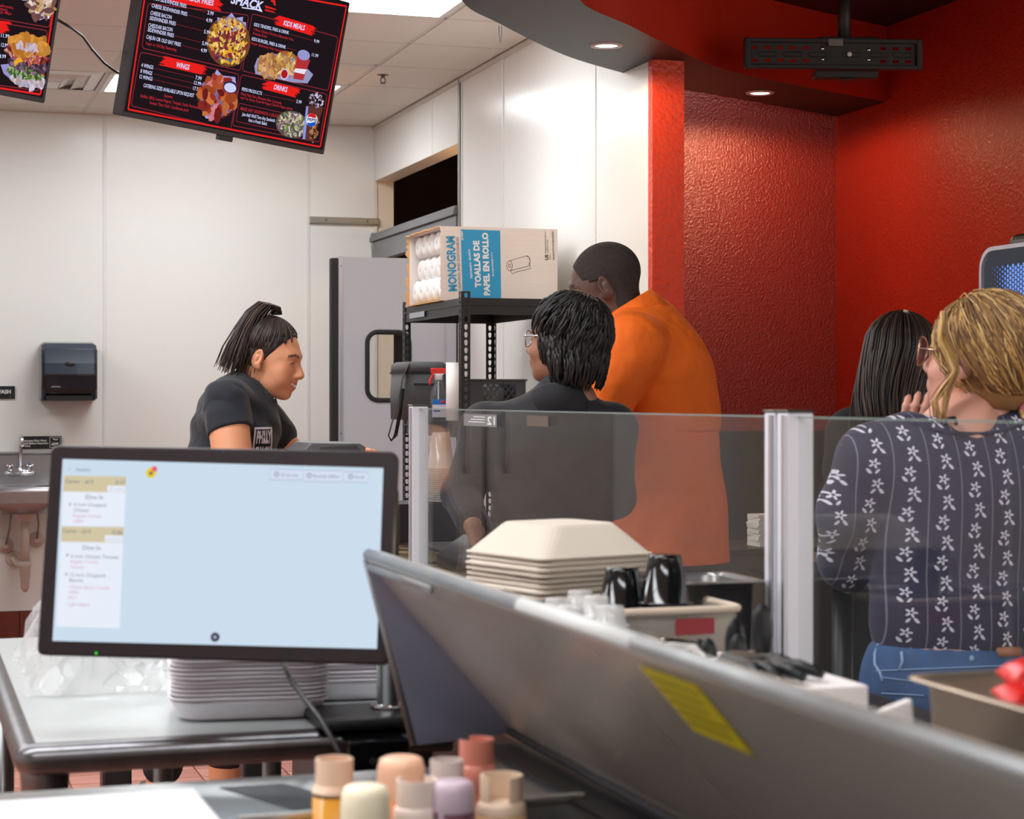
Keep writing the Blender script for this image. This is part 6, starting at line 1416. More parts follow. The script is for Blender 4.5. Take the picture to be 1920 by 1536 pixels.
def head(M, skin, lips, brow, h=0.0032, fem=True, smile=False, neck=0.052, jaw=1.0, nose=1.0, eye=(0.02, 0.015, 0.012, 1), nl=0.12):
    f = Field(0.018)
    f.ell((0, -0.018, 0.038), (0.075, 0.097, 0.088)); f.ell((0, 0.03, -0.005), (0.066, 0.068, 0.085), k=0.03)
    f.ell((0, 0.038, -0.058), (0.054*jaw, 0.052, 0.052), k=0.03); f.ell((0, 0.030, -0.075), (0.050*jaw, 0.050, 0.036), k=0.025); f.ell((0, 0.075, -0.098), (0.021*jaw, 0.018, 0.016), k=0.025)
    f.ell((0, 0.076, 0.028), (0.046, 0.018, 0.012), k=0.02)
    for s_ in (-1, 1):
        f.ell((s_*0.040, 0.062, -0.030 if not smile else -0.026), (0.024, 0.022, 0.020 if not smile else 0.024), k=0.022)
        f.ell((s_*0.031, 0.094, 0.006), (0.018, 0.010, 0.009), k=0.010, sub=True)
        f.ell((s_*0.031, 0.079, 0.005), (0.0145, 0.0125, 0.0115), k=0.005)
    f.cone((0, 0.088, 0.014), (0, 0.112*nose, -0.026), 0.008, 0.0125, k=0.012)
    f.ell((0, 0.110*nose, -0.030), (0.011, 0.010, 0.009), k=0.008)
    for s_ in (-1, 1): f.ell((s_*0.012, 0.100, -0.034), (0.009, 0.011, 0.008), k=0.007)
    f.ell((0, 0.088, -0.060), (0.028, 0.016, 0.020), k=0.015)
    lw = 0.034 if smile else 0.024
    cz = 0.009 if smile else 0.001
    for s_ in (-1, 1):
        cn = (s_*lw, 0.0800, -0.0635+cz); f.cone((0, 0.1000, -0.0575), cn, 0.0062, 0.0030, k=0.006); f.cone((0, 0.0965, -0.0715), cn, 0.0072, 0.0030, k=0.006)
        f.cone((0, 0.1060, -0.0640), (s_*lw*0.92, 0.0880, -0.0630+cz), 0.0042 if smile else 0.0016, 0.002 if smile else 0.001, k=0.003, sub=True)
        if smile: f.ell((s_*0.036, 0.066, -0.050), (0.022, 0.024, 0.022), k=0.02)
    for s_ in (-1, 1):
        R = Matrix.Rotation(math.radians(-s_*18), 3, 'Z') @ Matrix.Rotation(math.radians(-12), 3, 'X')
        f.ell((s_*0.079, -0.012, -0.002), (0.0095, 0.019, 0.032), R, k=0.006); f.ell((s_*0.077, -0.004, -0.027), (0.007, 0.010, 0.011), R, k=0.008)
        f.ell((s_*0.089, -0.008, 0.003), (0.0085, 0.0115, 0.021), R, k=0.003, sub=True); f.ell((s_*0.083, -0.013, -0.003), (0.0045, 0.006, 0.012), R, k=0.004); f.ell((s_*0.082, 0.003, -0.008), (0.004, 0.004, 0.006), R, k=0.004)
    f.cone((0, -0.028, -0.050), (0, -0.048, -0.05-nl), neck, neck*1.08, k=0.03)
    V, Q = f.mesh(h)
    C = np.tile(np.array(skin, float), (len(V), 1)); x, y, z = V[:, 0], V[:, 1], V[:, 2]; ax_ = np.abs(x)
    def blend(mask, c, a=1.0): C[mask] = C[mask]*(1-a)+np.array(c)*a
    zm = -0.0640+(0.010 if smile else 0.001)*(ax_/lw)**1.3; hl_ = 0.0125*(1-0.6*ax_/lw)
    blend((ax_ < lw*1.02) & (np.abs(z-zm) < hl_) & (y > 0.0995-0.024*(ax_/lw)-0.006), lips, 0.75)
    if smile: blend((ax_ < lw*0.85) & (np.abs(z-zm) < 0.0042*(1-0.5*ax_/lw)) & (y > 0.078), (0.80, 0.76, 0.72, 1), 1)
    cheek = np.exp(-((ax_-0.045)**2+(y-0.075)**2+(z+0.03)**2)/0.0005)[:, None]
    C = C*(1-0.25*cheek)+np.array(lips)*0.25*cheek
    browm = (ax_ > 0.012) & (ax_ < 0.052) & (np.abs(z-(0.026+0.006*np.sin((ax_-0.012)/0.04*math.pi))) < 0.0042) & (y > 0.055)
    blend(browm, brow, 0.85)
    blend((ax_ > 0.018) & (ax_ < 0.045) & (np.abs(z-0.0045-0.002*np.cos((ax_-0.031)*110)) < (0.0016 if smile else 0.0042)) & (y > 0.080), eye, 0.95)
    C[:, 3] = 1
    return xf(V, M), Q, C
def cap_hair(M, h=0.004, off=0.010, line=None, extra=None, disp=None, low=-0.06):
    f = Field(0.02); f.ell((0, -0.020, 0.040), (0.077+off, 0.098+off, 0.088+off))
    if extra: extra(f)
    line = line or (lambda X, Y, Z: 0.0)
    V, Q = f.mesh(h, cut=[line], disp=disp)
    return xf(V, M), Q
def ears_line(front=0.055, slope=1.0, low=-0.05):
    """hairline: forehead plane, temples, nape"""
    def g(X, Y, Z):
        fore = np.maximum(Y-(0.045+0.35*(0.12-Z)-0.02*(np.abs(X)/0.07)**2), -(Z-low)) if False else None
        a = (Y-0.012)-0.95*(Z-0.012)          # slanted plane from temple up to forehead
        b = (low-Z)+0*X
        return np.maximum(np.minimum(a, 0.0+a), b)
    return g
def strand_mesh(name, paths, r, mats, parent, base, n=4, pick=None, taper=0.35):
    q = MB(); rr = random.Random(len(paths))
    for i, p in enumerate(paths):
        m = len(p); rad = r*rr.uniform(0.8, 1.2)
        rs = [rad*(1-(1-taper)*(j/(m-1))**2) for j in range(m)]
        q.tube([Vector(a)-Vector(base) for a in p], rs, n, (pick(i) if pick else rr.randrange(len(mats))), cap=True)
    o = q.build(name, mats, parent); stuff(o); return o
def hand(wrist, f, s_, n_, curl=(0.5, 0.7, 0.5), sc_=1.0, thumb=(0.9, 0.3), spread=0.10):
    """fingers along f, thumb on the s_ side, palm facing n_"""
    w_ = Vector(wrist); f = Vector(f).normalized(); s_ = Vector(s_); s_ = (s_-f*s_.dot(f)).normalized(); n_ = Vector(n_); n_ = (n_-f*n_.dot(f)-s_*n_.dot(s_)).normalized()
    F_ = Field(0.010)
    for k in (-0.026, -0.009, 0.009, 0.026): F_.cone(w_+s_*(k*0.55)*sc_, w_+f*0.078*sc_+s_*k*sc_, 0.015*sc_, 0.012*sc_, k=0.014)
    for i, (k, L_) in enumerate(((0.028, 0.070), (0.0095, 0.080), (-0.0095, 0.074), (-0.027, 0.058))):
        p = w_+f*0.080*sc_+s_*k*sc_; a = 0.0; d = (f+s_*k/0.028*spread).normalized(); r0 = 0.0088*sc_
        for j, seg in enumerate((0.45, 0.31, 0.24)):
            a += curl[j]; dd = d*math.cos(a)+n_*math.sin(a); q = p+dd*(L_*seg*sc_); F_.cone(p, q, r0*(1-0.10*j), r0*(1-0.10*(j+1)), k=0.004); p = q
    p = w_+f*0.022*sc_+s_*0.022*sc_; d1 = (f*0.55+s_*thumb[0]+n_*thumb[1]).normalized(); q = p+d1*0.040*sc_; F_.cone(p, q, 0.0125*sc_, 0.0105*sc_, k=0.008)
    d2 = (f*0.9+s_*0.35+n_*(thumb[1]+0.25)).normalized(); r_ = q+d2*0.030*sc_; F_.cone(q, r_, 0.0102*sc_, 0.0095*sc_, k=0.004); F_.cone(r_, r_+d2*0.022*sc_, 0.0095*sc_, 0.0075*sc_, k=0.004)
    return F_.mesh(0.0032)
def folds(amp, fx=18, fz=11, seed=0):
    def g(X, Y, Z):
        a = np.sin(X*fx+2.1*np.sin(Z*fz*0.7+seed)+seed*1.7+Y*6)*np.sin(Z*fz+1.3*np.sin(X*fx*0.6-seed)+Y*fx*0.5)
        b = np.sin((X*1.7+Z*2.3+Y)*fz*1.1+seed*2.2)*0.5
        return amp*(a+b)
    return g
def below(z): return lambda X, Y, Z: (Z-z)+0*X+0*Y      # keep what lies below z
def above(z): return lambda X, Y, Z: (z-Z)+0*X+0*Y      # keep what lies above z
def plane(p, n):
    p, n = A3(p), A3(n); n = n/np.linalg.norm(n)
    return lambda X, Y, Z: (X-p[0])*n[0]+(Y-p[1])*n[1]+(Z-p[2])*n[2]   # keep the side n points away from
def without(c, r):
    c, r = A3(c), A3(r)
    return lambda X, Y, Z: -(np.sqrt(((X-c[0])/r[0])**2+((Y-c[1])/r[1])**2+((Z-c[2])/r[2])**2)-1)*min(r)
def skin_mat(name, rough=0.45): return mat(name, (0.6, 0.4, 0.3, 1), rough, attr=True, bump=0.08, bscale=220, bdist=0.001, sss=0.08)
def on_surface(V, Fc, name, body, o3, axx, azz, nrm, width, cap, m_, parent, base, off=0.02):
    bvh = BVHTree.FromPolygons([tuple(v) for v in V], [tuple(f) for f in Fc])
    v, f = textmesh(body, off) if isinstance(body, str) else body
    if isinstance(body, str):
        x0, x1 = v[:, 0].min(), v[:, 0].max(); v = np.stack([(v[:, 0]-x0)/(x1-x0)*width, v[:, 1]/0.69*cap], 1)
    o3, axx, azz, nrm = Vector(o3), Vector(axx).normalized(), Vector(azz).normalized(), Vector(nrm).normalized(); out = []
    for p in v:
        q = o3+axx*p[0]+azz*p[1]; hit = bvh.ray_cast(q+nrm*0.3, -nrm); h_ = hit[0] if hit[0] is not None else q
        out.append(tuple(h_+nrm*0.0035-Vector(base)))
    me = bpy.data.meshes.new(name); me.from_pydata(out, [], f); me.materials.append(m_); me.update(); return link(name, me, parent)
# ================================================================== CASHIER
def cashier():
    Y = 6.10; b = Vector((P(400, 0, Y).x, Y, 0.002))
    t = thing('person', 'smiling woman in a black T-shirt with a ponytail, leaning over the tablet till', 'person', b)
    skin, lips, hairc = rgb(216, 150, 112), rgb(200, 96, 84), rgb(44, 32, 28)
    M = hpose(P(506, 673, Y), -103, -14, 0, 1.0)
    hv = head(M, skin, lips, hairc, smile=True, neck=0.047, nl=0.13)
    f = Field(0.05)
    neck = M @ Vector((0, -0.045, -0.15))
    f.cone(neck, P(462, 745, Y), 0.05, 0.07); f.ell(P(444, 805, Y), (0.124, 0.16, 0.15)); f.ell(P(426, 905, Y), (0.132, 0.15, 0.16)); f.ell(P(405, 1000, Y), (0.145, 0.175, 0.14))
    shN, shF = P(424, 754, 5.917), P(462, 750, 6.281)
    f.cone(shN, shF, 0.06, 0.06)
    elN, wrN = P(440, 895, 5.842), P(560, 905, 5.799); elF, wrF = P(575, 880, 6.270), P(640, 846, 5.949)
    f.chain([shN, elN, wrN], [0.064, 0.061, 0.032], k=0.02); f.chain([shF, elF, wrF], [0.052, 0.04, 0.028], k=0.02)
    hips = [(P(395, 1050, 6.013), P(428, 1310, 5.960), P(417, 1532, 5.992)), (P(395, 1050, 6.185), P(330, 1310, 6.227), P(290, 1512, 6.292))]
    for a, k_, c in hips: f.chain([a, k_], [0.10, 0.062], k=0.04); f.chain([k_, k_.lerp(c, 0.35), c], [0.058, 0.060, 0.036], k=0.02); f.cone(c-Vector((0, 0, 0.02)), Vector((c.x+0.13, c.y, 0.035)), 0.036, 0.03)
    bv = f.mesh(0.008)
    hd = hand(wrF, (1, -0.25, 0.06), (0.1, -1, 0.1), (0, 0, -1), curl=(0.25, 0.55, 0.4), sc_=0.95, thumb=(0.6, 0.5))
    hd2 = hand(wrN, (1, 0.1, -0.1), (0, 0.8, 0.5), (0, 0, -1), sc_=0.95)
    V, Q, C = join([hv, (bv[0], bv[1], skin), (hd[0], hd[1], skin), (hd2[0], hd2[1], skin)])
    figmesh('body', V, Q, skin_mat('skin_cashier'), t, b, C)
    # T-shirt
    g = Field(0.05); o = 0.012
    g.cone(neck, P(462, 748, Y), 0.055, 0.085); g.ell(P(444, 805, Y), (0.130+o, 0.16+o, 0.15+o)); g.ell(P(426, 905, Y), (0.137+o, 0.15+o, 0.16+o)); g.ell(P(405, 1000, Y), (0.145+o, 0.175+o, 0.14))
    g.cone(shN, shF, 0.06+o, 0.06+o); ed = shN.lerp(elN, 0.40); edF = shF.lerp(elF, 0.5); g.cone(shF, edF, 0.066, 0.068, k=0.025)
    nk = M @ Vector((0, -0.012, -0.125))
    sv = g.mesh(0.0075, cut=[without(neck+Vector((0.022, 0, 0.035)), (0.080, 0.085, 0.085)), above(P(0, 1060, Y).z)], disp=folds(0.0040, 34, 26, 1))
    # cut the sleeve square across the upper arm
    d = (elN-shN).normalized(); lim = ed
    sl = Field(0.03); sl.cone(shN, elN, 0.070, 0.076); sl.cone(shN+Vector((0, 0.05, 0.0)), shN.lerp(elN, 0.3)+Vector((0, 0.05, 0)), 0.06, 0.06)
    sl = sl.mesh(0.006, cut=[plane(ed, d+Vector((0.12, 0, 0)))], disp=folds(0.003, 24, 20, 3))
    Vs, Qs, _c = join([(sv[0], sv[1], (1, 1, 1, 1)), (sl[0], sl[1], (1, 1, 1, 1))])
    shirt = figmesh('t_shirt', Vs, Qs, mat('tshirt_black', rgb(30, 34, 42), 0.85, bump=0.55, bscale=13, bdist=0.03, bdetail=1.5, sheen=0.1), t, b)
    hem = MB().tube([Vector(ed+d*0.075)+Vector((0.071*math.cos(a), 0, 0.0))-b+Vector((0, 0.071*math.sin(a), 0)) for a in np.linspace(0, 2*math.pi, 20, endpoint=False)], 0.004, 6, closed=True)
    PRN2 = mat('shirt_print', rgb(214, 208, 216), 0.8)
    ax_, nz = Vector((0.80, -0.6, 0)), Vector((0.45, -0.89, 0.0)); o3 = P(481, 836, 5.928)
    S_ = 0.00154
    on_surface(Vs, Qs, 'shirt_lettering', 'PHILLY', o3+Vector((0.012, 0, 0.008)), (1, 0, 0), (0, 0, 1), nz, 0.065, 0.036, PRN2, t, b, off=0.05)
    on_surface(Vs, Qs, 'shirt_lettering', 'SHACK', o3+Vector((0.012, 0, -0.040)), (1, 0, 0), (0, 0, 1), nz, 0.065, 0.034, PRN2, t, b, off=0.05)
    fr = []; ff = []
    for (x0, x1, z0, z1) in ((0.0, 0.082, 0.050, 0.057), (0.0, 0.007, -0.05, 0.05), (0.076, 0.083, -0.05, 0.05), (0.0, 0.082, -0.057, -0.050)):
        nn_ = 8; o_ = len(fr)
        for i in range(nn_+1):
            w__ = i/nn_
            if x1-x0 > z1-z0: fr += [(x0+(x1-x0)*w__, z0), (x0+(x1-x0)*w__, z1)]
            else: fr += [(x0, z0+(z1-z0)*w__), (x1, z0+(z1-z0)*w__)]
        ff += [(o_+2*i, o_+2*i+2, o_+2*i+3, o_+2*i+1) for i in range(nn_)]
    on_surface(Vs, Qs, 'shirt_print_frame', (np.array(fr), ff), o3, (1, 0, 0), (0, 0, 1), nz, 1, 1, PRN2, t, b)
    # leggings
    g = Field(0.04); g.ell(P(405, 1010, Y), (0.142, 0.177, 0.14))
    for (a, k_, c), e in zip(hips, (0.45, 0.62)):
        m_ = k_.lerp(c, e); g.cone(a, k_, 0.108, 0.07); g.cone(k_, m_, 0.066, 0.066, k=0.02)
    gv = g.mesh(0.010); figmesh('leggings', gv[0], gv[1], mat('leggings_black', rgb(26, 27, 33), 0.8), t, b)
    for a, k_, c in hips:
        sh = Field(0.02).ell((c.x+0.06, c.y, 0.045), (0.14, 0.052, 0.05)).ell((c.x-0.01, c.y, 0.07), (0.06, 0.046, 0.06)); sv2 = sh.mesh(0.008, cut=[above(0.004)]); figmesh('shoe', sv2[0], sv2[1], BLK, t, b)
    # hair
    def line(X, Y_, Z): return np.maximum((Y_-0.030)-0.55*(Z-0.020)-0.9*np.clip(Z-0.055, 0, 1)*0.3, np.maximum(-0.062-Z, np.minimum(0.02-Z, (Y_+0.018)) if True else Z))
    def line2(X, Y_, Z):
        fore = Y_-(0.018+0.62*(Z-0.01)); nape = -0.050-Z; ear = np.minimum(0.018-Z, Y_+0.022)
        ear = np.where((Y_ > 0.004) & (Y_ < 0.036-0.4*(0.018-Z)) & (Z > -0.03), -1.0, ear)+0*X
        return np.maximum(np.maximum(fore, nape), ear)
    hvz = cap_hair(M, off=0.007, line=line2, disp=folds(0.0012, 60, 50, 2))
    HM = [mat('hair_dark', rgb(46, 36, 33), 0.45, bump=0.3, bscale=160, bdist=0.003), mat('hair_dark_b', rgb(66, 50, 44), 0.42), mat('hair_dark_c', rgb(104, 78, 58), 0.45)]
    figmesh('hair', hvz[0], hvz[1], HM[0], t, b)
    knot = P(518, 590, Y); kl = M.inverted() @ knot
    paths = []; r = random.Random(3)
    cen = Vector((0, -0.020, 0.040)); R_ = Vector((0.085, 0.106, 0.096))
    kd = Vector(((kl.x-cen.x)/R_.x, (kl.y-cen.y)/R_.y, (kl.z-cen.z)/R_.z)).normalized()
    for i in range(150):
        if r.random() < 0.75: a = r.uniform(-2.0, 2.0); st = Vector((math.sin(a)*0.98, 0.55*math.cos(a)-0.15, 0.05+0.35*math.cos(a)**2+r.uniform(-0.25, 0.1)))
        else: st = Vector((r.uniform(-0.7, 0.7), -0.8, r.uniform(-0.75, 0.0)))
        st.normalize(); pth = []
        for j in range(7):
            w__ = j/6; d_ = st.lerp(kd, w__).normalized(); pth.append(M @ (cen+Vector((d_.x*R_.x, d_.y*R_.y, d_.z*R_.z))*1.004))
        paths.append(pth)
    strand_mesh('hair_strands', paths, 0.0022, HM[:2], t, b)
    paths = []
    key = [(520, 587), (513, 572), (497, 570), (478, 588), (460, 620), (446, 658), (434, 698)]
    for i in range(170):
        o1, o2 = r.gauss(0, 1), r.gauss(0, 1); L_ = r.uniform(0.75, 1.12); pth = []
        for j, (x, y) in enumerate(key):
            w__ = j/6; x2 = key[0][0]+(x-key[0][0])*(1 if j < 3 else (0.9+0.1*L_)); s_ = 3+9*w__
            yy = y+(max(0, j-3)*(L_-1)*18)
            pth.append(P(x2+o1*s_*(1 if w__ < 0.8 else 1.25)+r.gauss(0, 0.6), yy+o1*1.0*s_*0.35, Y-0.05*w__+o2*0.006*(1+3*w__)))
        paths.append(pth)
    strand_mesh('ponytail', paths, 0.0026, HM, t, b, pick=lambda i: (0, 0, 0, 1, 1, 2)[i % 6])
    MB().tube([knot+Vector((0.014*math.cos(a), 0.014*math.sin(a), 0.004))-b for a in np.linspace(0, 6.28, 14, endpoint=False)], 0.005, 6, closed=True).build('hair_tie', BLK, t)
cashier()
# ================================================================== MAN IN ORANGE
def orange_man():
    Y = 5.9; b = Vector((P(1245, 0, Y).x, Y, 0.002))
    t = thing('person', 'tall man in a bright orange shirt looking down, back to the camera', 'person', b)
    skin, lips = rgb(92, 66, 58), rgb(98, 62, 58)
    M = hpose(P(1132, 540, Y), 82, -16, 0, 1.04)
    hv = head(M, skin, lips, rgb(40, 32, 30), fem=False, neck=0.066, jaw=1.15, nl=0.12)
    f = Field(0.06)
    nb = M @ Vector((0, -0.05, -0.15))
    f.cone(nb, P(1200, 620, Y), 0.075, 0.10); f.ell(P(1228, 700, Y), (0.165, 0.19, 0.19)); f.ell(P(1245, 830, Y), (0.17, 0.19, 0.22)); f.ell(P(1250, 950, Y), (0.165, 0.19, 0.2)); f.ell(P(1250, 1060, Y), (0.16, 0.19, 0.15))
    sN, sF = P(1180, 655, 5.70), P(1240, 640, 6.12); f.cone(sN, sF, 0.085, 0.085)
    eN, wN = P(1130, 800, 5.62), P(1010, 860, 5.72); eF, wF = P(1120, 800, 6.12), P(1000, 850, 6.0)
    f.chain([sN, eN, wN], [0.075, 0.055, 0.036], k=0.03); f.chain([sF, eF, wF], [0.07, 0.055, 0.036], k=0.03)
    legs = [(P(1225, 1090, 5.80), P(1205, 1340, 5.78), Vector((P(1210, 0, 5.80).x, 5.80, 0.09))), (P(1280, 1090, 6.0), P(1275, 1340, 6.0), Vector((P(1290, 0, 6.0).x, 6.02, 0.09)))]
    for a, k_, c in legs: f.chain([a, k_, c], [0.11, 0.075, 0.045], k=0.03)
    bv = f.mesh(0.010)
    hd = hand(wN, (-1, 0.1, -0.1), (0, 0.3, 1), (0, 1, -0.2), sc_=1.1); hd2 = hand(wF, (-1, -0.1, -0.1), (0, -0.3, 1), (0, -1, -0.2), sc_=1.1)
    V, Q, C = join([hv, (bv[0], bv[1], skin), (hd[0], hd[1], skin), (hd2[0], hd2[1], skin)])
    figmesh('body', V, Q, skin_mat('skin_man', 0.4), t, b, C)
    OR = mat('orange_cloth', rgb(252, 112, 20), 0.75, bump=0.6, bscale=10, bdist=0.04, bdetail=2.0)
    # lower shirt
    g = Field(0.06); g.ell(P(1245, 830, Y), (0.172, 0.2, 0.22)); g.ell(P(1253, 950, Y), (0.178, 0.2, 0.2)); g.ell(P(1256, 1050, Y), (0.178, 0.205, 0.2)); g.ell(P(1256, 1120, Y), (0.178, 0.205, 0.2))
    zh = P(0, 1052, Y).z
    gv = g.mesh(0.009, cut=[above(zh), below(P(0, 760, Y).z)], disp=folds(0.006, 16, 5, 4)); figmesh('shirt_tail', gv[0], gv[1], OR, t, b)
    # upper shirt with cape
    g = Field(0.05); g.cone(P(1180, 612, Y), P(1205, 625, Y), 0.095, 0.12); g.ell(P(1228, 700, Y), (0.182, 0.205, 0.2)); g.ell(P(1244, 800, Y), (0.176, 0.2, 0.18)); g.cone(sN, sF, 0.10, 0.10)
    g.cone(sN, eN+(wN-eN)*0.2, 0.092, 0.088, k=0.03); g.cone(sF, eF, 0.09, 0.085, k=0.03)
    zc = P(0, 806, Y).z
    nkc = M @ Vector((0, -0.02, -0.11))
    def hemcut(X, Y_, Z): return (zc+0.012*np.sin(X*9+1)+0.02*np.clip((X-P(1290, 0, Y).x)*-6, -1, 0.3))-Z+0*Y_
    gv = g.mesh(0.008, cut=[hemcut, without(nkc+Vector((-0.03, 0, 0.03)), (0.105, 0.085, 0.095))], disp=folds(0.008, 15, 9, 2)); figmesh('shirt', gv[0], gv[1], OR, t, b)
    # collar band
    c1 = P(1186, 592, Y); ax1 = Vector((-0.52, 0.0, 0.85)).normalized()
    u1 = ax1.cross(Vector((0, 1, 0))).normalized(); u2 = ax1.cross(u1); q = MB(); vs = []; n = 36
    for k in range(n+1):
        a = -2.75+5.5*k/n; d = u1*math.cos(a)*1.0+u2*math.sin(a)*0.95
        for rr_, hh in ((0.118, -0.030), (0.106, 0.010), (0.096, 0.036), (0.090, 0.040), (0.086, 0.032), (0.088, -0.02)): vs.append(c1+d*rr_+ax1*hh-b)
    q.add(vs, [(6*k+j, 6*k+6+j, 6*k+7+j, 6*k+1+j) for k in range(n) for j in range(5)], 0, True); q.build('collar', OR, t, solid=0.004)
    g = Field(0.04)
    g.ell(P(1250, 1060, Y), (0.165, 0.19, 0.15))
    for a, k_, c in legs: g.chain([a, k_, c], [0.118, 0.085, 0.07], k=0.04)
    gv = g.mesh(0.011, cut=[above(0.03)]); figmesh('trousers', gv[0], gv[1], mat('trousers_dark', rgb(34, 33, 36), 0.85), t, b)
    for a, k_, c in legs:
        sv2 = Field(0.02).ell((c.x-0.05, c.y+0.02, 0.05), (0.15, 0.06, 0.055)).mesh(0.009, cut=[above(0.004)]); figmesh('shoe', sv2[0], sv2[1], BLK, t, b)
    def line(X, Y_, Z):
        fore = Y_-(0.045+0.40*(Z-0.02)); temple = np.where(Z < 0.03, Y_-0.032, -1.0); nape = -0.088-Z; ear = np.minimum(0.020-Z, Y_+0.026)
        return np.maximum(np.maximum(np.maximum(fore, nape), ear), temple)
    hvz = cap_hair(M, h=0.0035, off=0.004, line=line, extra=lambda f_: (f_.cone((0, -0.028, -0.050), (0, -0.048, -0.17), 0.0685, 0.074, k=0.03), f_.ell((0, 0.03, -0.005), (0.069, 0.071, 0.088), k=0.03)))
    figmesh('hair', hvz[0], hvz[1], mat('hair_cropped', rgb(58, 50, 46), 0.9, bump=0.8, bscale=420, bdist=0.003, var=0.2, vscale=80), t, b)
orange_man()
# ================================================================== WOMAN IN BLACK BLAZER
def blazer_woman():
    Y = 5.2; b = Vector((P(1035, 0, Y).x, Y, 0.002))
    t = thing('person', 'woman in a black blazer with short black twists, back to the camera', 'person', b)
    skin, lips = rgb(156, 108, 84), rgb(150, 90, 80)
    M = hpose(P(1058, 643, Y), 58, 4, 0, 0.94)
    hv = head(M, skin, lips, rgb(40, 30, 28), neck=0.050, nl=0.13)
    f = Field(0.05); nb = M @ Vector((0, -0.05, -0.16))
    f.cone(nb, P(1040, 780, Y), 0.055, 0.08); sL, sR = P(912, 808, 5.22), P(1146, 806, 5.18); f.cone(sL, sR, 0.058, 0.058)
    f.ell(P(1030, 860, Y), (0.15, 0.105, 0.16)); f.ell(P(1030, 970, Y), (0.135, 0.10, 0.16)); f.ell(P(1030, 1080, Y), (0.165, 0.12, 0.15))
    eL, wL = P(868, 925, 5.18), P(886, 985, 5.02); eR, wR = P(1150, 930, 5.22), P(1080, 985, 5.42)
    f.chain([sL, eL, wL], [0.052, 0.040, 0.026], k=0.02); f.chain([sR, eR, wR], [0.052, 0.040, 0.026], k=0.02)
    legs = [(P(985, 1110, Y), P(985, 1390, Y), Vector((P(985, 0, Y).x, 5.2, 0.08))), (P(1075, 1110, Y), P(1075, 1390, Y), Vector((P(1080, 0, Y).x, 5.22, 0.08)))]
    for a, k_, c in legs: f.chain([a, k_, c], [0.09, 0.06, 0.04], k=0.03)
    bv = f.mesh(0.009)
    hd = hand(wL, (0.35, -0.5, -0.75), (0.5, 0.6, 0), (0.3, 0.6, -0.5), sc_=0.92); hd2 = hand(wR, (-0.6, 0.6, 0), (0, 0.2, 1), (0, 0, -1), sc_=0.92)
    V, Q, C = join([hv, (bv[0], bv[1], skin), (hd[0], hd[1], skin), (hd2[0], hd2[1], skin)])
    figmesh('body', V, Q, skin_mat('skin_woman'), t, b, C)
    BZR = mat('blazer_black', rgb(27, 26, 30), 0.8, bump=0.4, bscale=11, bdist=0.03, bdetail=1.5, sheen=0.1)
    g = Field(0.055); g.cone(P(1062, 728, Y-0.01), P(1050, 790, Y), 0.060, 0.09, k=0.02); g.cone(P(1045, 760, Y), P(1035, 800, Y), 0.075, 0.10); g.cone(sL, sR, 0.075, 0.075); g.ell(P(1030, 860, Y), (0.175, 0.125, 0.17)); g.ell(P(1030, 970, Y), (0.160, 0.12, 0.17)); g.ell(P(1030, 1070, Y), (0.185, 0.14, 0.15))
    g.cone(sL, eL, 0.072, 0.058, k=0.02); g.cone(eL, eL.lerp(wL, 0.8), 0.056, 0.042, k=0.02); g.chain([sR, eR, wR], [0.072, 0.058, 0.046], k=0.02)
    nk = M @ Vector((0, -0.03, -0.10))
    gv = g.mesh(0.008, cut=[without(nk+Vector((-0.05, 0.05, 0.05)), (0.066, 0.066, 0.080)), above(P(0, 1130, Y).z)], disp=folds(0.004, 13, 7, 5)); figmesh('blazer', gv[0], gv[1], BZR, t, b)
    # collar
    c1 = P(1048, 735, Y); q = MB(); vs = []; n = 24
    for k in range(n+1):
        a = math.pi*1.5+(-1.9+3.8*k/n); d = Vector((math.cos(a), math.sin(a), 0)); dr = -0.06*abs(-1+2*k/n)**2
        for rr_, hh in ((0.072, 0.018), (0.078, 0.024), (0.086, 0.015), (0.112, -0.045), (0.104, -0.05)): vs.append(c1+Vector((d.x*rr_*1.05, d.y*rr_, hh+dr))-b)
    q.add(vs, [(5*k+j, 5*k+5+j, 5*k+6+j, 5*k+1+j) for k in range(n) for j in range(4)], 0, True); q.build('collar', BZR, t, solid=0.004)
    g = Field(0.04); g.ell(P(1030, 1090, Y), (0.172, 0.13, 0.14))
    for a, k_, c in legs: g.chain([a, k_, c], [0.098, 0.07, 0.055], k=0.03)
    gv = g.mesh(0.011, cut=[above(0.02)]); figmesh('trousers', gv[0], gv[1], mat('trousers_black', rgb(24, 24, 27), 0.85), t, b)
    for a, k_, c in legs:
        sv2 = Field(0.02).ell((c.x-0.03, c.y+0.05, 0.04), (0.05, 0.12, 0.045)).mesh(0.009, cut=[above(0.004)]); figmesh('shoe', sv2[0], sv2[1], BLK, t, b)
    HB = [mat('twist_black', rgb(22, 19, 19), 0.5, bump=0.4, bscale=300, bdist=0.002), mat('twist_brown', rgb(40, 33, 31), 0.5), mat('twist_dark', rgb(30, 26, 26), 0.5)]
    def line(X, Y_, Z):
        return np.maximum(Y_-(0.03+0.5*(Z-0.01)), -0.075-Z)
    hvz = cap_hair(M, h=0.005, off=0.012, line=line, extra=lambda f_: f_.ell((0, -0.055, -0.02), (0.078, 0.065, 0.075), k=0.03)); figmesh('hair', hvz[0], hvz[1], HB[0], t, b)
    r = random.Random(8); paths = []; cen = Vector((0, -0.024, 0.036)); crown = Vector((0.12, -0.35, 0.92)).normalized()
    e1 = crown.cross(Vector((0, 1, 0))).normalized(); e2 = crown.cross(e1)
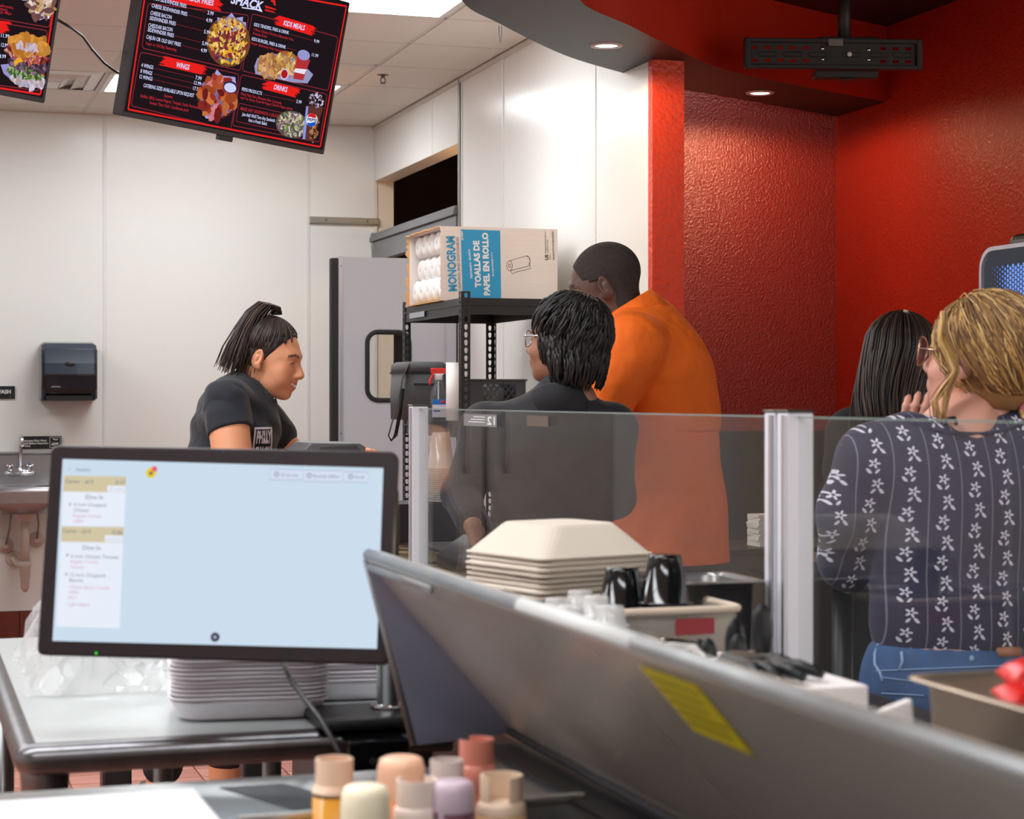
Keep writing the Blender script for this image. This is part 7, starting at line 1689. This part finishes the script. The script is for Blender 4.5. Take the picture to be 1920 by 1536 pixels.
    for i in range(900):
        ph = r.uniform(0, 2*math.pi); th0 = r.uniform(0.02, 1.35)*(0.35 if i % 4 == 0 else 1); L_ = r.uniform(0.45, 0.85); lift = r.uniform(0.0, 0.010); pth = []
        wob = r.uniform(-0.12, 0.12)
        for j in range(7):
            w__ = j/6; th = th0+L_*w__; d = crown*math.cos(th)+(e1*math.cos(ph+wob*w__)+e2*math.sin(ph+wob*w__))*math.sin(th)
            rad = Vector((0.090, 0.112, 0.102)); p = cen+Vector((d.x*rad.x, d.y*rad.y, d.z*rad.z))*(1.0+0.02*w__)+d*(lift*math.sin(w__*2.6)+0.004)
            low = max(0.0, -d.z-0.15)
            p.z = max(p.z-0.03*low, -0.125); p += Vector((r.gauss(0, 0.0015), r.gauss(0, 0.0015), r.gauss(0, 0.0015)))
            pth.append(p)
        if pth[-1].y > 0.075 and pth[-1].z < 0.045 or pth[-1].y > 0.100: continue
        paths.append([M @ p for p in pth])
    for i in range(420):    # lower fringe of twists hanging at nape and sides
        a = r.uniform(-2.15, 2.15); zz = r.uniform(-0.05, 0.03); pth = []
        for j in range(6):
            w__ = j/5; rr_ = 1.0-0.16*w__*w__; p = Vector((math.sin(a)*0.095*rr_, -0.024-math.cos(a)*0.113*rr_, zz-r.uniform(0.07, 0.085)*w__)); p += Vector((r.gauss(0, 0.0015), r.gauss(0, 0.0015), 0)); pth.append(M @ p)
        if abs(a) > 1.75 and zz < 0: continue
        paths.append(pth)
    strand_mesh('hair_twists', paths, 0.0040, HB, t, b, n=5, taper=0.55)
    # spectacles: temple arm and lens edge
    gl = MB()
    for s_ in (-1, 1): gl.tube([(M @ Vector((s_*0.079, -0.005, 0.016)))-b, (M @ Vector((s_*0.074, 0.06, 0.016)))-b, (M @ Vector((s_*0.062, 0.100, 0.012)))-b], 0.0022, 6)
    gl.build('spectacle_arms', ALU, t)
    for s_ in (-1, 1):
        MB().tube([(M @ Vector((s_*(0.034+0.028*math.cos(a)), 0.106-0.012*abs(math.cos(a))*(1 if math.cos(a) > 0 else 0), 0.006+0.024*math.sin(a))))-b for a in np.linspace(0, 6.28, 18, endpoint=False)], 0.002, 6, closed=True).build('spectacle_rim', ALU, t)
blazer_woman()
# ================================================================== BLONDE WOMAN
def blouse_mat():
    m = mat('navy_blouse', rgb(40, 36, 66), 0.8, sheen=0.1); nt = m.node_tree; N = nt.nodes.new; K = nt.links.new; b = nt.nodes['Principled BSDF']
    tc = N('ShaderNodeTexCoord'); sp_ = N('ShaderNodeSeparateXYZ'); K(tc.outputs['UV'], sp_.inputs[0])
    def mth(op, a, c=None, d=None):
        n = N('ShaderNodeMath'); n.operation = op
        for i, v in enumerate((a, c, d)):
            if v is None: continue
            if isinstance(v, (int, float)): n.inputs[i].default_value = v
            else: K(v, n.inputs[i])
        return n.outputs[0]
    u, v = sp_.outputs[0], sp_.outputs[1]
    su = mth('MULTIPLY', u, 1/0.056); sv = mth('MULTIPLY', v, 1/0.038)
    cu_ = mth('FLOOR', su); lu = mth('SUBTRACT', mth('FRACT', su), 0.5); lv = mth('SUBTRACT', mth('FRACT', mth('ADD', sv, mth('MULTIPLY', cu_, 0.37))), 0.5)
    row = mth('FLOOR', mth('ADD', sv, mth('MULTIPLY', cu_, 0.37))); sgn = mth('SUBTRACT', mth('MULTIPLY', mth('MODULO', mth('ABSOLUTE', row), 2.0), 2.0), 1.0)
    x = mth('ADD', mth('MULTIPLY', lu, 0.056), mth('MULTIPLY', sgn, 0.0035)); y = mth('MULTIPLY', lv, 0.038)
    rad = mth('SQRT', mth('ADD', mth('MULTIPLY', x, x), mth('MULTIPLY', y, y))); ang = mth('ARCTAN2', y, x)
    pet = mth('MULTIPLY', mth('ADD', 0.72, mth('MULTIPLY', mth('COSINE', mth('MULTIPLY', ang, 5.0)), 0.42)), 0.0088)
    fl_ = mth('LESS_THAN', rad, pet); hole_ = mth('GREATER_THAN', rad, 0.0022)
    flower = mth('MULTIPLY', fl_, hole_)
    # small leaf below each flower
    lx = mth('SUBTRACT', x, mth('MULTIPLY', sgn, -0.008)); ly = mth('ADD', y, 0.0150)
    leaf = mth('LESS_THAN', mth('ADD', mth('POWER', mth('MULTIPLY', mth('ADD', lx, mth('MULTIPLY', ly, 0.6)), 1/0.0032), 2.0), mth('POWER', mth('MULTIPLY', ly, 1/0.0055), 2.0)), 1.0)
    lx2 = mth('SUBTRACT', x, mth('MULTIPLY', sgn, 0.005)); leaf2 = mth('LESS_THAN', mth('ADD', mth('POWER', mth('MULTIPLY', mth('SUBTRACT', lx2, mth('MULTIPLY', ly, 0.6)), 1/0.0026), 2.0), mth('POWER', mth('MULTIPLY', ly, 1/0.0046), 2.0)), 1.0)
    edge = mth('GREATER_THAN', mth('ABSOLUTE', lu), 0.484)
    dash = mth('MULTIPLY', edge, mth('LESS_THAN', mth('FRACT', mth('MULTIPLY', v, 260.0)), 0.6))
    allm = mth('MAXIMUM', mth('MAXIMUM', flower, mth('MAXIMUM', leaf, leaf2)), mth('MULTIPLY', dash, 0.45))
    mx = N('ShaderNodeMix'); mx.data_type = 'RGBA'; mx.inputs[6].default_value = rgb(42, 37, 66); mx.inputs[7].default_value = rgb(214, 208, 222)
    K(allm, mx.inputs[0]); K(mx.outputs[2], b.inputs['Base Color'])
    ns = N('ShaderNodeTexNoise'); ns.inputs['Scale'].default_value = 14; K(tc.outputs['Object'], ns.inputs[0]); bp = N('ShaderNodeBump'); bp.inputs['Strength'].default_value = 0.25; bp.inputs['Distance'].default_value = 0.01; K(ns.outputs[0], bp.inputs['Height']); K(bp.outputs[0], b.inputs['Normal'])
    return m
def wrap_uv(o, cx, cy, rref):
    """cloth wraps the body: u = arc length round the trunk axis, v = height"""
    me = o.data; uv = me.uv_layers.new(name='UVMap')
    co = np.empty(len(me.vertices)*3, np.float32); me.vertices.foreach_get('co', co); co = co.reshape(-1, 3)
    li = np.empty(len(me.loops), np.int32); me.loops.foreach_get('vertex_index', li)
    U = co[:, 0]+0.25*co[:, 1]; UV_ = np.stack([U[li], co[li, 2]], 1)
    uv.data.foreach_set('uv', UV_.astype(np.float32).ravel())
def blonde():
    Y = 3.7; b = Vector((P(1800, 0, Y).x, Y, 0.002))
    t = thing('person', 'blonde woman in a navy flowered blouse and jeans with a hand at her chin', 'person', b)
    skin, lips = rgb(214, 158, 138), rgb(196, 110, 104)
    M = hpose(P(1836, 678, Y+0.02), 47, 9, 0, 0.96)
    hv = head(M, skin, lips, rgb(120, 88, 60), neck=0.050, nl=0.14)
    f = Field(0.05); nb = M @ Vector((0, -0.05, -0.16))
    f.cone(nb, P(1812, 815, Y), 0.056, 0.085); sL, sR = P(1640, 872, 3.70), P(1975, 872, 3.72); f.cone(sL, sR, 0.055, 0.055)
    f.ell(P(1805, 930, Y), (0.16, 0.105, 0.15)); f.ell(P(1800, 1070, Y), (0.15, 0.10, 0.15)); f.ell(P(1800, 1250, Y), (0.17, 0.125, 0.14))
    eL, wL = P(1600, 1045, 3.78), P(1706, 832, 3.92); eR, wR = P(2010, 1060, 3.78), P(1900, 1090, 3.95)
    f.chain([sL, eL, wL], [0.052, 0.040, 0.025], k=0.02); f.chain([sR, eR, wR], [0.052, 0.04, 0.025], k=0.02)
    legs = [(P(1730, 1300, Y), P(1730, 1660, Y-0.02), Vector((P(1730, 0, Y).x, Y, 0.08))), (P(1875, 1300, Y), P(1880, 1660, Y-0.02), Vector((P(1885, 0, Y).x, Y+0.02, 0.08)))]
    for a, k_, c in legs: f.chain([a, k_, c], [0.09, 0.06, 0.04], k=0.03)
    bv = f.mesh(0.008)
    chin = P(1732, 735, 3.80)
    hd = hand(wL, (chin-wL)+Vector((0, 0, 0.0)), (0.5, -0.5, 0.2), (0.6, -0.3, 0), curl=(0.5, 0.9, 0.6), sc_=0.92); hd2 = hand(wR, (-0.8, 0.5, 0.1), (0, 0.2, 1), (0, 0, -1), sc_=0.92)
    V, Q, C = join([hv, (bv[0], bv[1], skin), (hd[0], hd[1], skin), (hd2[0], hd2[1], skin)])
    figmesh('body', V, Q, skin_mat('skin_fair'), t, b, C)
    BL = blouse_mat()
    g = Field(0.055); g.cone(sL, sR, 0.070, 0.070); g.cone(P(1720, 850, Y), P(1900, 850, Y), 0.082, 0.082); g.ell(P(1803, 935, Y), (0.185, 0.125, 0.16)); g.ell(P(1800, 1070, Y), (0.172, 0.12, 0.16)); g.ell(P(1800, 1180, Y), (0.172, 0.12, 0.12))
    g.chain([sL, P(1600, 960, 3.72), eL], [0.072, 0.070, 0.066], k=0.02); g.cone(eL, eL.lerp(wL, 0.72), 0.066, 0.050, k=0.02); g.cone(sR, eR, 0.075, 0.068, k=0.02); g.cone(eR, wR, 0.066, 0.045, k=0.02)
    zc = P(0, 786, Y).z; zh = P(0, 1226, Y).z
    def neckcut(X, Y_, Z): return -(np.sqrt(((X-P(1800, 0, Y).x)/0.128)**2+((Y_-Y)/0.13)**2+((Z-zc-0.055)/0.060)**2)-1)*0.06
    gv = g.mesh(0.008, cut=[neckcut, above(zh)], disp=folds(0.0045, 16, 7, 6))
    bl = figmesh('blouse', gv[0], gv[1], BL, t, b); wrap_uv(bl, 0.0, 0.0, 0.19)
    # scalloped neck binding
    q = MB(); pts = []
    bvh = BVHTree.FromPolygons([tuple(v) for v in gv[0]], [tuple(x) for x in gv[1]])
    for k in range(60):
        a = math.radians(205+130*k/59); p = Vector((P(1800, 0, Y).x+0.128*math.cos(a), Y+0.13*math.sin(a), zc+0.004)); hit = bvh.find_nearest(p)
        if hit[0]: q.ell(hit[0]-b+Vector((0, -0.001, 0.001)), (0.0045, 0.0035, 0.0045), 8)
    stuff(q.build('neck_trim', mat('navy_trim', rgb(34, 32, 62), 0.7), t))
    MB().tube([P(1772, 795, 3.585)-b, P(1776, 786, 3.60)-b, P(1790, 784, 3.61)-b, P(1793, 795, 3.585)-b], 0.004, 6).build('bra_strap', BLK, t)
    MB().tube([M @ Vector((0.062*math.sin(a), -0.048-0.062*math.cos(a), -0.118+0.012*math.cos(a)))-b for a in np.linspace(-2.4, 2.4, 40)], 0.0010, 5).build('necklace', mat('gold', rgb(212, 160, 90), 0.2, 1.0), t)
    MB().tube([M @ Vector((-0.080-0.003*math.sin(a), -0.006+0.007*math.cos(a), -0.046+0.009*math.sin(a)))-b for a in np.linspace(0, 6.28, 16, endpoint=False)], 0.0016, 6, closed=True).build('earring', mat('gold', rgb(212, 160, 90), 0.2, 1.0), t)
    # jeans
    DEN = mat('denim', rgb(54, 84, 128), 0.85, bump=0.35, bscale=350, bdist=0.002, var=0.22, vscale=18)
    DL = mat('denim_seam', rgb(140, 168, 206), 0.8); LTH = mat('leather_patch', rgb(160, 104, 70), 0.6)
    g = Field(0.04); g.ell(P(1800, 1245, Y), (0.178, 0.125, 0.13)); g.ell(P(1800, 1300, Y), (0.19, 0.15, 0.14))
    for a, k_, c in legs: g.chain([a, k_, c], [0.105, 0.078, 0.06], k=0.03)
    zt_ = P(0, 1213, Y).z; zt_ = min(zt_, P(0, 1210, Y).z)
    gv = g.mesh(0.009, cut=[below(zt_+0.01), above(0.03)], disp=folds(0.002, 14, 9, 3)); jn = figmesh('jeans', gv[0], gv[1], DEN, t, b)
    bvh = BVHTree.FromPolygons([tuple(v) for v in gv[0]], [tuple(x) for x in gv[1]])
    def seam(pix, r, m_, name):
        pts = []
        for px, py in pix:
            o_ = Vector((0, 0, CAMH)); d = (P(px, py, 1)-o_).normalized(); hit = bvh.ray_cast(o_, d)
            if hit[0]: pts.append(hit[0]-b+Vector((0, -0.002, 0)))
        if len(pts) > 1: MB().tube(pts, r, 6).build(name, m_, t)
    seam([(x, 1258-0.04*(x-1640)) for x in range(1642, 1920, 12)], 0.0012, DL, 'waistband_seam')
    seam([(1648, 1206+0), (1640, 1225), (1640, 1245), (1650, 1262), (1655, 1278)], 0.003, DL, 'belt_loop'); seam([(1690, 1222), (1692, 1240), (1686, 1256)], 0.003, DL, 'belt_loop'); seam([(1818, 1216), (1822, 1238)], 0.005, DL, 'belt_loop')
    seam([(x, 1270+0.12*(x-1650)) for x in range(1652, 1740, 8)], 0.0011, DL, 'yoke_seam'); seam([(x, 1300+0.05*(x-1650)) for x in range(1652, 1740, 8)], 0.0011, DL, 'pocket_seam')
    seam([(1870, 1224), (1912, 1222)], 0.010, LTH, 'leather_patch')
    for a, k_, c in legs:
        sv2 = Field(0.02).ell((c.x-0.02, c.y+0.05, 0.04), (0.05, 0.12, 0.045)).mesh(0.009, cut=[above(0.004)]); figmesh('shoe', sv2[0], sv2[1], WPLAST, t, b)
    # hair
    HM = [mat('blonde_base', rgb(150, 112, 70), 0.45, bump=0.3, bscale=120, bdist=0.003), mat('blonde_gold', rgb(206, 160, 92), 0.4), mat('blonde_brown', rgb(112, 80, 54), 0.45), mat('blonde_light', rgb(226, 188, 128), 0.4)]
    def line(X, Y_, Z):
        fore = Y_-(0.028+0.60*(Z-0.01)); nape = -0.085-Z; ear = np.minimum(0.020-Z, np.minimum(Y_+0.012, 0.3*np.abs(X)+1))
        return np.maximum(np.maximum(fore, nape), np.where(np.abs(X) > 0.05, ear, -1))
    hvz = cap_hair(M, h=0.0045, off=0.013, line=line, extra=lambda f_: f_.ell((0.01, -0.06, -0.03), (0.075, 0.06, 0.075), k=0.03)); figmesh('hair', hvz[0], hvz[1], HM[0], t, b)
    r = random.Random(12); cen = Vector((0, -0.026, 0.034)); rad = Vector((0.094, 0.116, 0.106)); bun = Vector((0.018, -0.128, -0.082)); bd = Vector(((bun.x-cen.x)/rad.x, (bun.y-cen.y)/rad.y, (bun.z-cen.z)/rad.z)).normalized()
    paths = []
    for i in range(1300):
        a = r.uniform(-2.6, 2.6)
        if i % 3 == 0: st = Vector((r.uniform(-0.6, 0.6), r.uniform(-0.3, 0.6), 1.0))
        else: st = Vector((math.sin(a), 0.62*math.cos(a)-0.05, 0.12+0.55*math.cos(a/2)**2+r.uniform(-0.35, 0.15)))
        st.normalize(); pth = []; ph = r.uniform(0, 6); am = r.uniform(0.002, 0.007); lf = r.uniform(0.0, 0.012); sag = r.uniform(0.0, 0.5)
        for j in range(11):
            w__ = j/10; d = st.lerp(bd, w__)+Vector((0, 0, -sag*math.sin(w__*math.pi)*0.5)); d.normalize(); sd = d.cross(bd-st).normalized() if (bd-st).length > 0.1 else Vector((1, 0, 0))
            p = cen+Vector((d.x*rad.x, d.y*rad.y, d.z*rad.z))+d*(0.003+lf*math.sin(w__*math.pi))+sd*(am*math.sin(ph+w__*9)); pth.append(p)
        if any(abs(p.x) > 0.055 and -0.036 < p.y < 0.03 and -0.045 < p.z < 0.016 for p in pth): continue
        paths.append([M @ p for p in pth])
    strand_mesh('hair_strands', paths, 0.0015, HM, t, b, pick=lambda i: (0, 1, 2, 0, 1, 3, 2, 0)[i % 8])
    paths = []
    for i in range(150):   # loose knot at the nape
        c0 = M @ bun; n0 = r.uniform(0, 6.28); tilt = r.uniform(-0.5, 0.5); pth = []
        for j in range(9):
            a = n0+j/8*4.2; p = Vector((0.028*math.cos(a), 0.018*math.sin(a+tilt)+r.gauss(0, 0.001), 0.034*math.sin(a)))*r.uniform(0.92, 1.05); pth.append(c0+p)
        paths.append(pth)
    strand_mesh('hair_knot', paths, 0.0022, HM, t, b, pick=lambda i: (0, 1, 2, 3)[i % 4])
    MB().tube([(M @ bun)+Vector((0.024*math.cos(a), 0.014*math.sin(a), 0.002+0.010*math.sin(a*2)))-b for a in np.linspace(0, 6.28, 20, endpoint=False)], 0.007, 8, closed=True).build('hair_tie', mat('pink_tie', rgb(222, 130, 150), 0.6), t)
    paths = []
    for i in range(60):   # loose lock in front of the ear
        o1, o2 = r.gauss(0, 1), r.gauss(0, 1); key = [(1765, 600), (1762, 640), (1776, 668), (1790, 700), (1768, 728), (1752, 752), (1756, 782)] if i % 2 else [(1770, 585), (1768, 630), (1790, 668), (1792, 700), (1775, 740), (1770, 775), (1765, 790)]
        paths.append([P(x+o1*3.2+r.gauss(0, 0.8), y+o2*2, 3.615+0.008*o2) for x, y in key])
    strand_mesh('loose_lock', paths, 0.0012, HM, t, b, pick=lambda i: (1, 3, 0)[i % 3])
    # sunglasses
    SG = thin_glass('sunglass_lens', (0.45, 0.28, 0.28, 1), 1.5, 0.0, 0.25, (0.35, 0.2, 0.2, 1)); GLD = mat('rose_gold', rgb(226, 186, 160), 0.2, 1.0)
    for s_ in (-1, 1):
        ring_ = [Vector((s_*(0.036+0.031*math.cos(a)), 0.118-0.016*max(0, math.cos(a)), 0.004+0.030*math.sin(a))) for a in np.linspace(0, 6.28, 24, endpoint=False)]
        MB().tube([M @ p-b for p in ring_], 0.0016, 6, closed=True).build('lens_rim', GLD, t); MB().add([M @ p-b for p in ring_], [tuple(range(24))]).build('lens', SG, t)
        MB().tube([M @ Vector((s_*0.067, 0.103, 0.012))-b, M @ Vector((s_*0.076, 0.06, 0.014))-b, M @ Vector((s_*0.081, -0.005, 0.018))-b], 0.0018, 6).build('temple_arm', GLD, t)
    MB().tube([M @ Vector((-0.008, 0.118, 0.012))-b, M @ Vector((0.0, 0.121, 0.014))-b, M @ Vector((0.008, 0.118, 0.012))-b], 0.0016, 6).build('bridge', GLD, t)
blonde()
# ================================================================== DARK-HAIRED WOMAN
def dark_woman():
    Y = 4.9; b = Vector((P(1690, 0, Y).x, Y, 0.002))
    t = thing('person', 'woman in black with long straight dark hair, half hidden behind the blonde woman', 'person', b)
    skin = rgb(190, 136, 112)
    M = hpose(P(1694, 690, Y), -30, -6, 0, 0.96)
    hv = head(M, skin, rgb(170, 96, 88), rgb(40, 30, 26), neck=0.048, nl=0.13)
    f = Field(0.05); nb = M @ Vector((0, -0.05, -0.16)); f.cone(nb, P(1690, 785, Y), 0.055, 0.08); sL, sR = P(1600, 815, 4.92), P(1800, 815, 4.95); f.cone(sL, sR, 0.055, 0.055)
    f.ell(P(1695, 880, Y), (0.14, 0.10, 0.16)); f.ell(P(1695, 990, Y), (0.13, 0.10, 0.16)); f.ell(P(1695, 1100, Y), (0.16, 0.12, 0.15))
    eL, wL = P(1566, 975, 4.92), P(1590, 1100, 5.05); eR, wR = P(1835, 975, 4.95), P(1800, 1060, 5.1)
    f.chain([sL, eL, wL], [0.048, 0.036, 0.025], k=0.02); f.chain([sR, eR, wR], [0.05, 0.038, 0.025], k=0.02)
    legs = [(P(1650, 1130, Y), P(1650, 1440, Y), Vector((P(1650, 0, Y).x, Y, 0.08))), (P(1740, 1130, Y), P(1740, 1440, Y), Vector((P(1745, 0, Y).x, Y, 0.08)))]
    for a, k_, c in legs: f.chain([a, k_, c], [0.085, 0.058, 0.04], k=0.03)
    bv = f.mesh(0.009); hd = hand(wL, (0.1, 0.6, -0.7), (1, 0, 0), (0, 1, 0), sc_=0.92); hd2 = hand(wR, (-0.3, 0.7, -0.4), (-1, 0, 0), (0, 1, 0), sc_=0.92)
    V, Q, C = join([hv, (bv[0], bv[1], skin), (hd[0], hd[1], skin), (hd2[0], hd2[1], skin)]); figmesh('body', V, Q, skin_mat('skin_tan'), t, b, C)
    g = Field(0.05); g.cone(P(1692, 770, Y), P(1692, 800, Y), 0.07, 0.09); g.cone(sL, sR, 0.068, 0.068); g.ell(P(1695, 880, Y), (0.158, 0.115, 0.17)); g.ell(P(1695, 990, Y), (0.145, 0.115, 0.17)); g.ell(P(1695, 1090, Y), (0.165, 0.13, 0.13)); g.cone(sL, sL.lerp(eL, 0.42), 0.066, 0.062, k=0.02); g.cone(sR, sR.lerp(eR, 0.42), 0.066, 0.062, k=0.02)
    gv = g.mesh(0.009, cut=[above(P(0, 1130, Y).z)], disp=folds(0.003, 14, 8, 8)); figmesh('black_top', gv[0], gv[1], mat('top_black', rgb(24, 24, 27), 0.85), t, b)
    g = Field(0.04); g.ell(P(1695, 1110, Y), (0.165, 0.125, 0.14))
    for a, k_, c in legs: g.chain([a, k_, c], [0.092, 0.066, 0.05], k=0.03)
    gv = g.mesh(0.011, cut=[above(0.02)]); figmesh('trousers', gv[0], gv[1], mat('trousers_navy', rgb(28, 29, 36), 0.85), t, b)
    for a, k_, c in legs:
        sv2 = Field(0.02).ell((c.x, c.y+0.05, 0.04), (0.05, 0.12, 0.045)).mesh(0.009, cut=[above(0.004)]); figmesh('shoe', sv2[0], sv2[1], BLK, t, b)
    HM = [mat('long_dark', rgb(40, 31, 28), 0.42, bump=0.2, bscale=120, bdist=0.002), mat('long_brown', rgb(62, 47, 40), 0.4), mat('long_light', rgb(86, 66, 54), 0.42)]
    def line(X, Y_, Z): return np.maximum(Y_-(0.02+0.6*(Z-0.01)), -0.10-Z)
    hvz = cap_hair(M, h=0.005, off=0.010, line=line, extra=lambda f_: f_.ell((0, -0.05, -0.02), (0.07, 0.055, 0.08), k=0.03)); figmesh('hair', hvz[0], hvz[1], HM[0], t, b)
    r = random.Random(5); paths = []
    for i in range(420):
        a = r.uniform(-1.9, 2.3); s0 = r.uniform(0.0, 0.25); pth = []; L_ = r.uniform(0.85, 1.08); sp_ = r.uniform(0.9, 1.08)
        for j in range(5):
            th = s0+(1.55-s0)*j/4; d = Vector((math.sin(a)*math.sin(th), -math.cos(a)*math.sin(th), math.cos(th))); p = Vector((0, -0.02, 0.040))+Vector((d.x*0.092, d.y*0.113, d.z*0.102))*sp_; pth.append(M @ p)
        e = pth[-1]; tip = P(1592+150*((a+1.9)/4.2)+r.gauss(0, 4), 792+14*L_+r.gauss(0, 6), Y-0.075-0.05*math.cos(a)+r.gauss(0, 0.01))
        for j in range(1, 6):
            w__ = j/5; q = e.lerp(tip, w__); q.x += -0.028*math.sin(w__*math.pi)*(0.3 if a > 0.6 else 1)*0.5; pth.append(q)
        paths.append(pth)
    strand_mesh('hair_strands', paths, 0.0030, HM, t, b, pick=lambda i: (0, 0, 1, 0, 1, 2)[i % 6])
dark_woman()
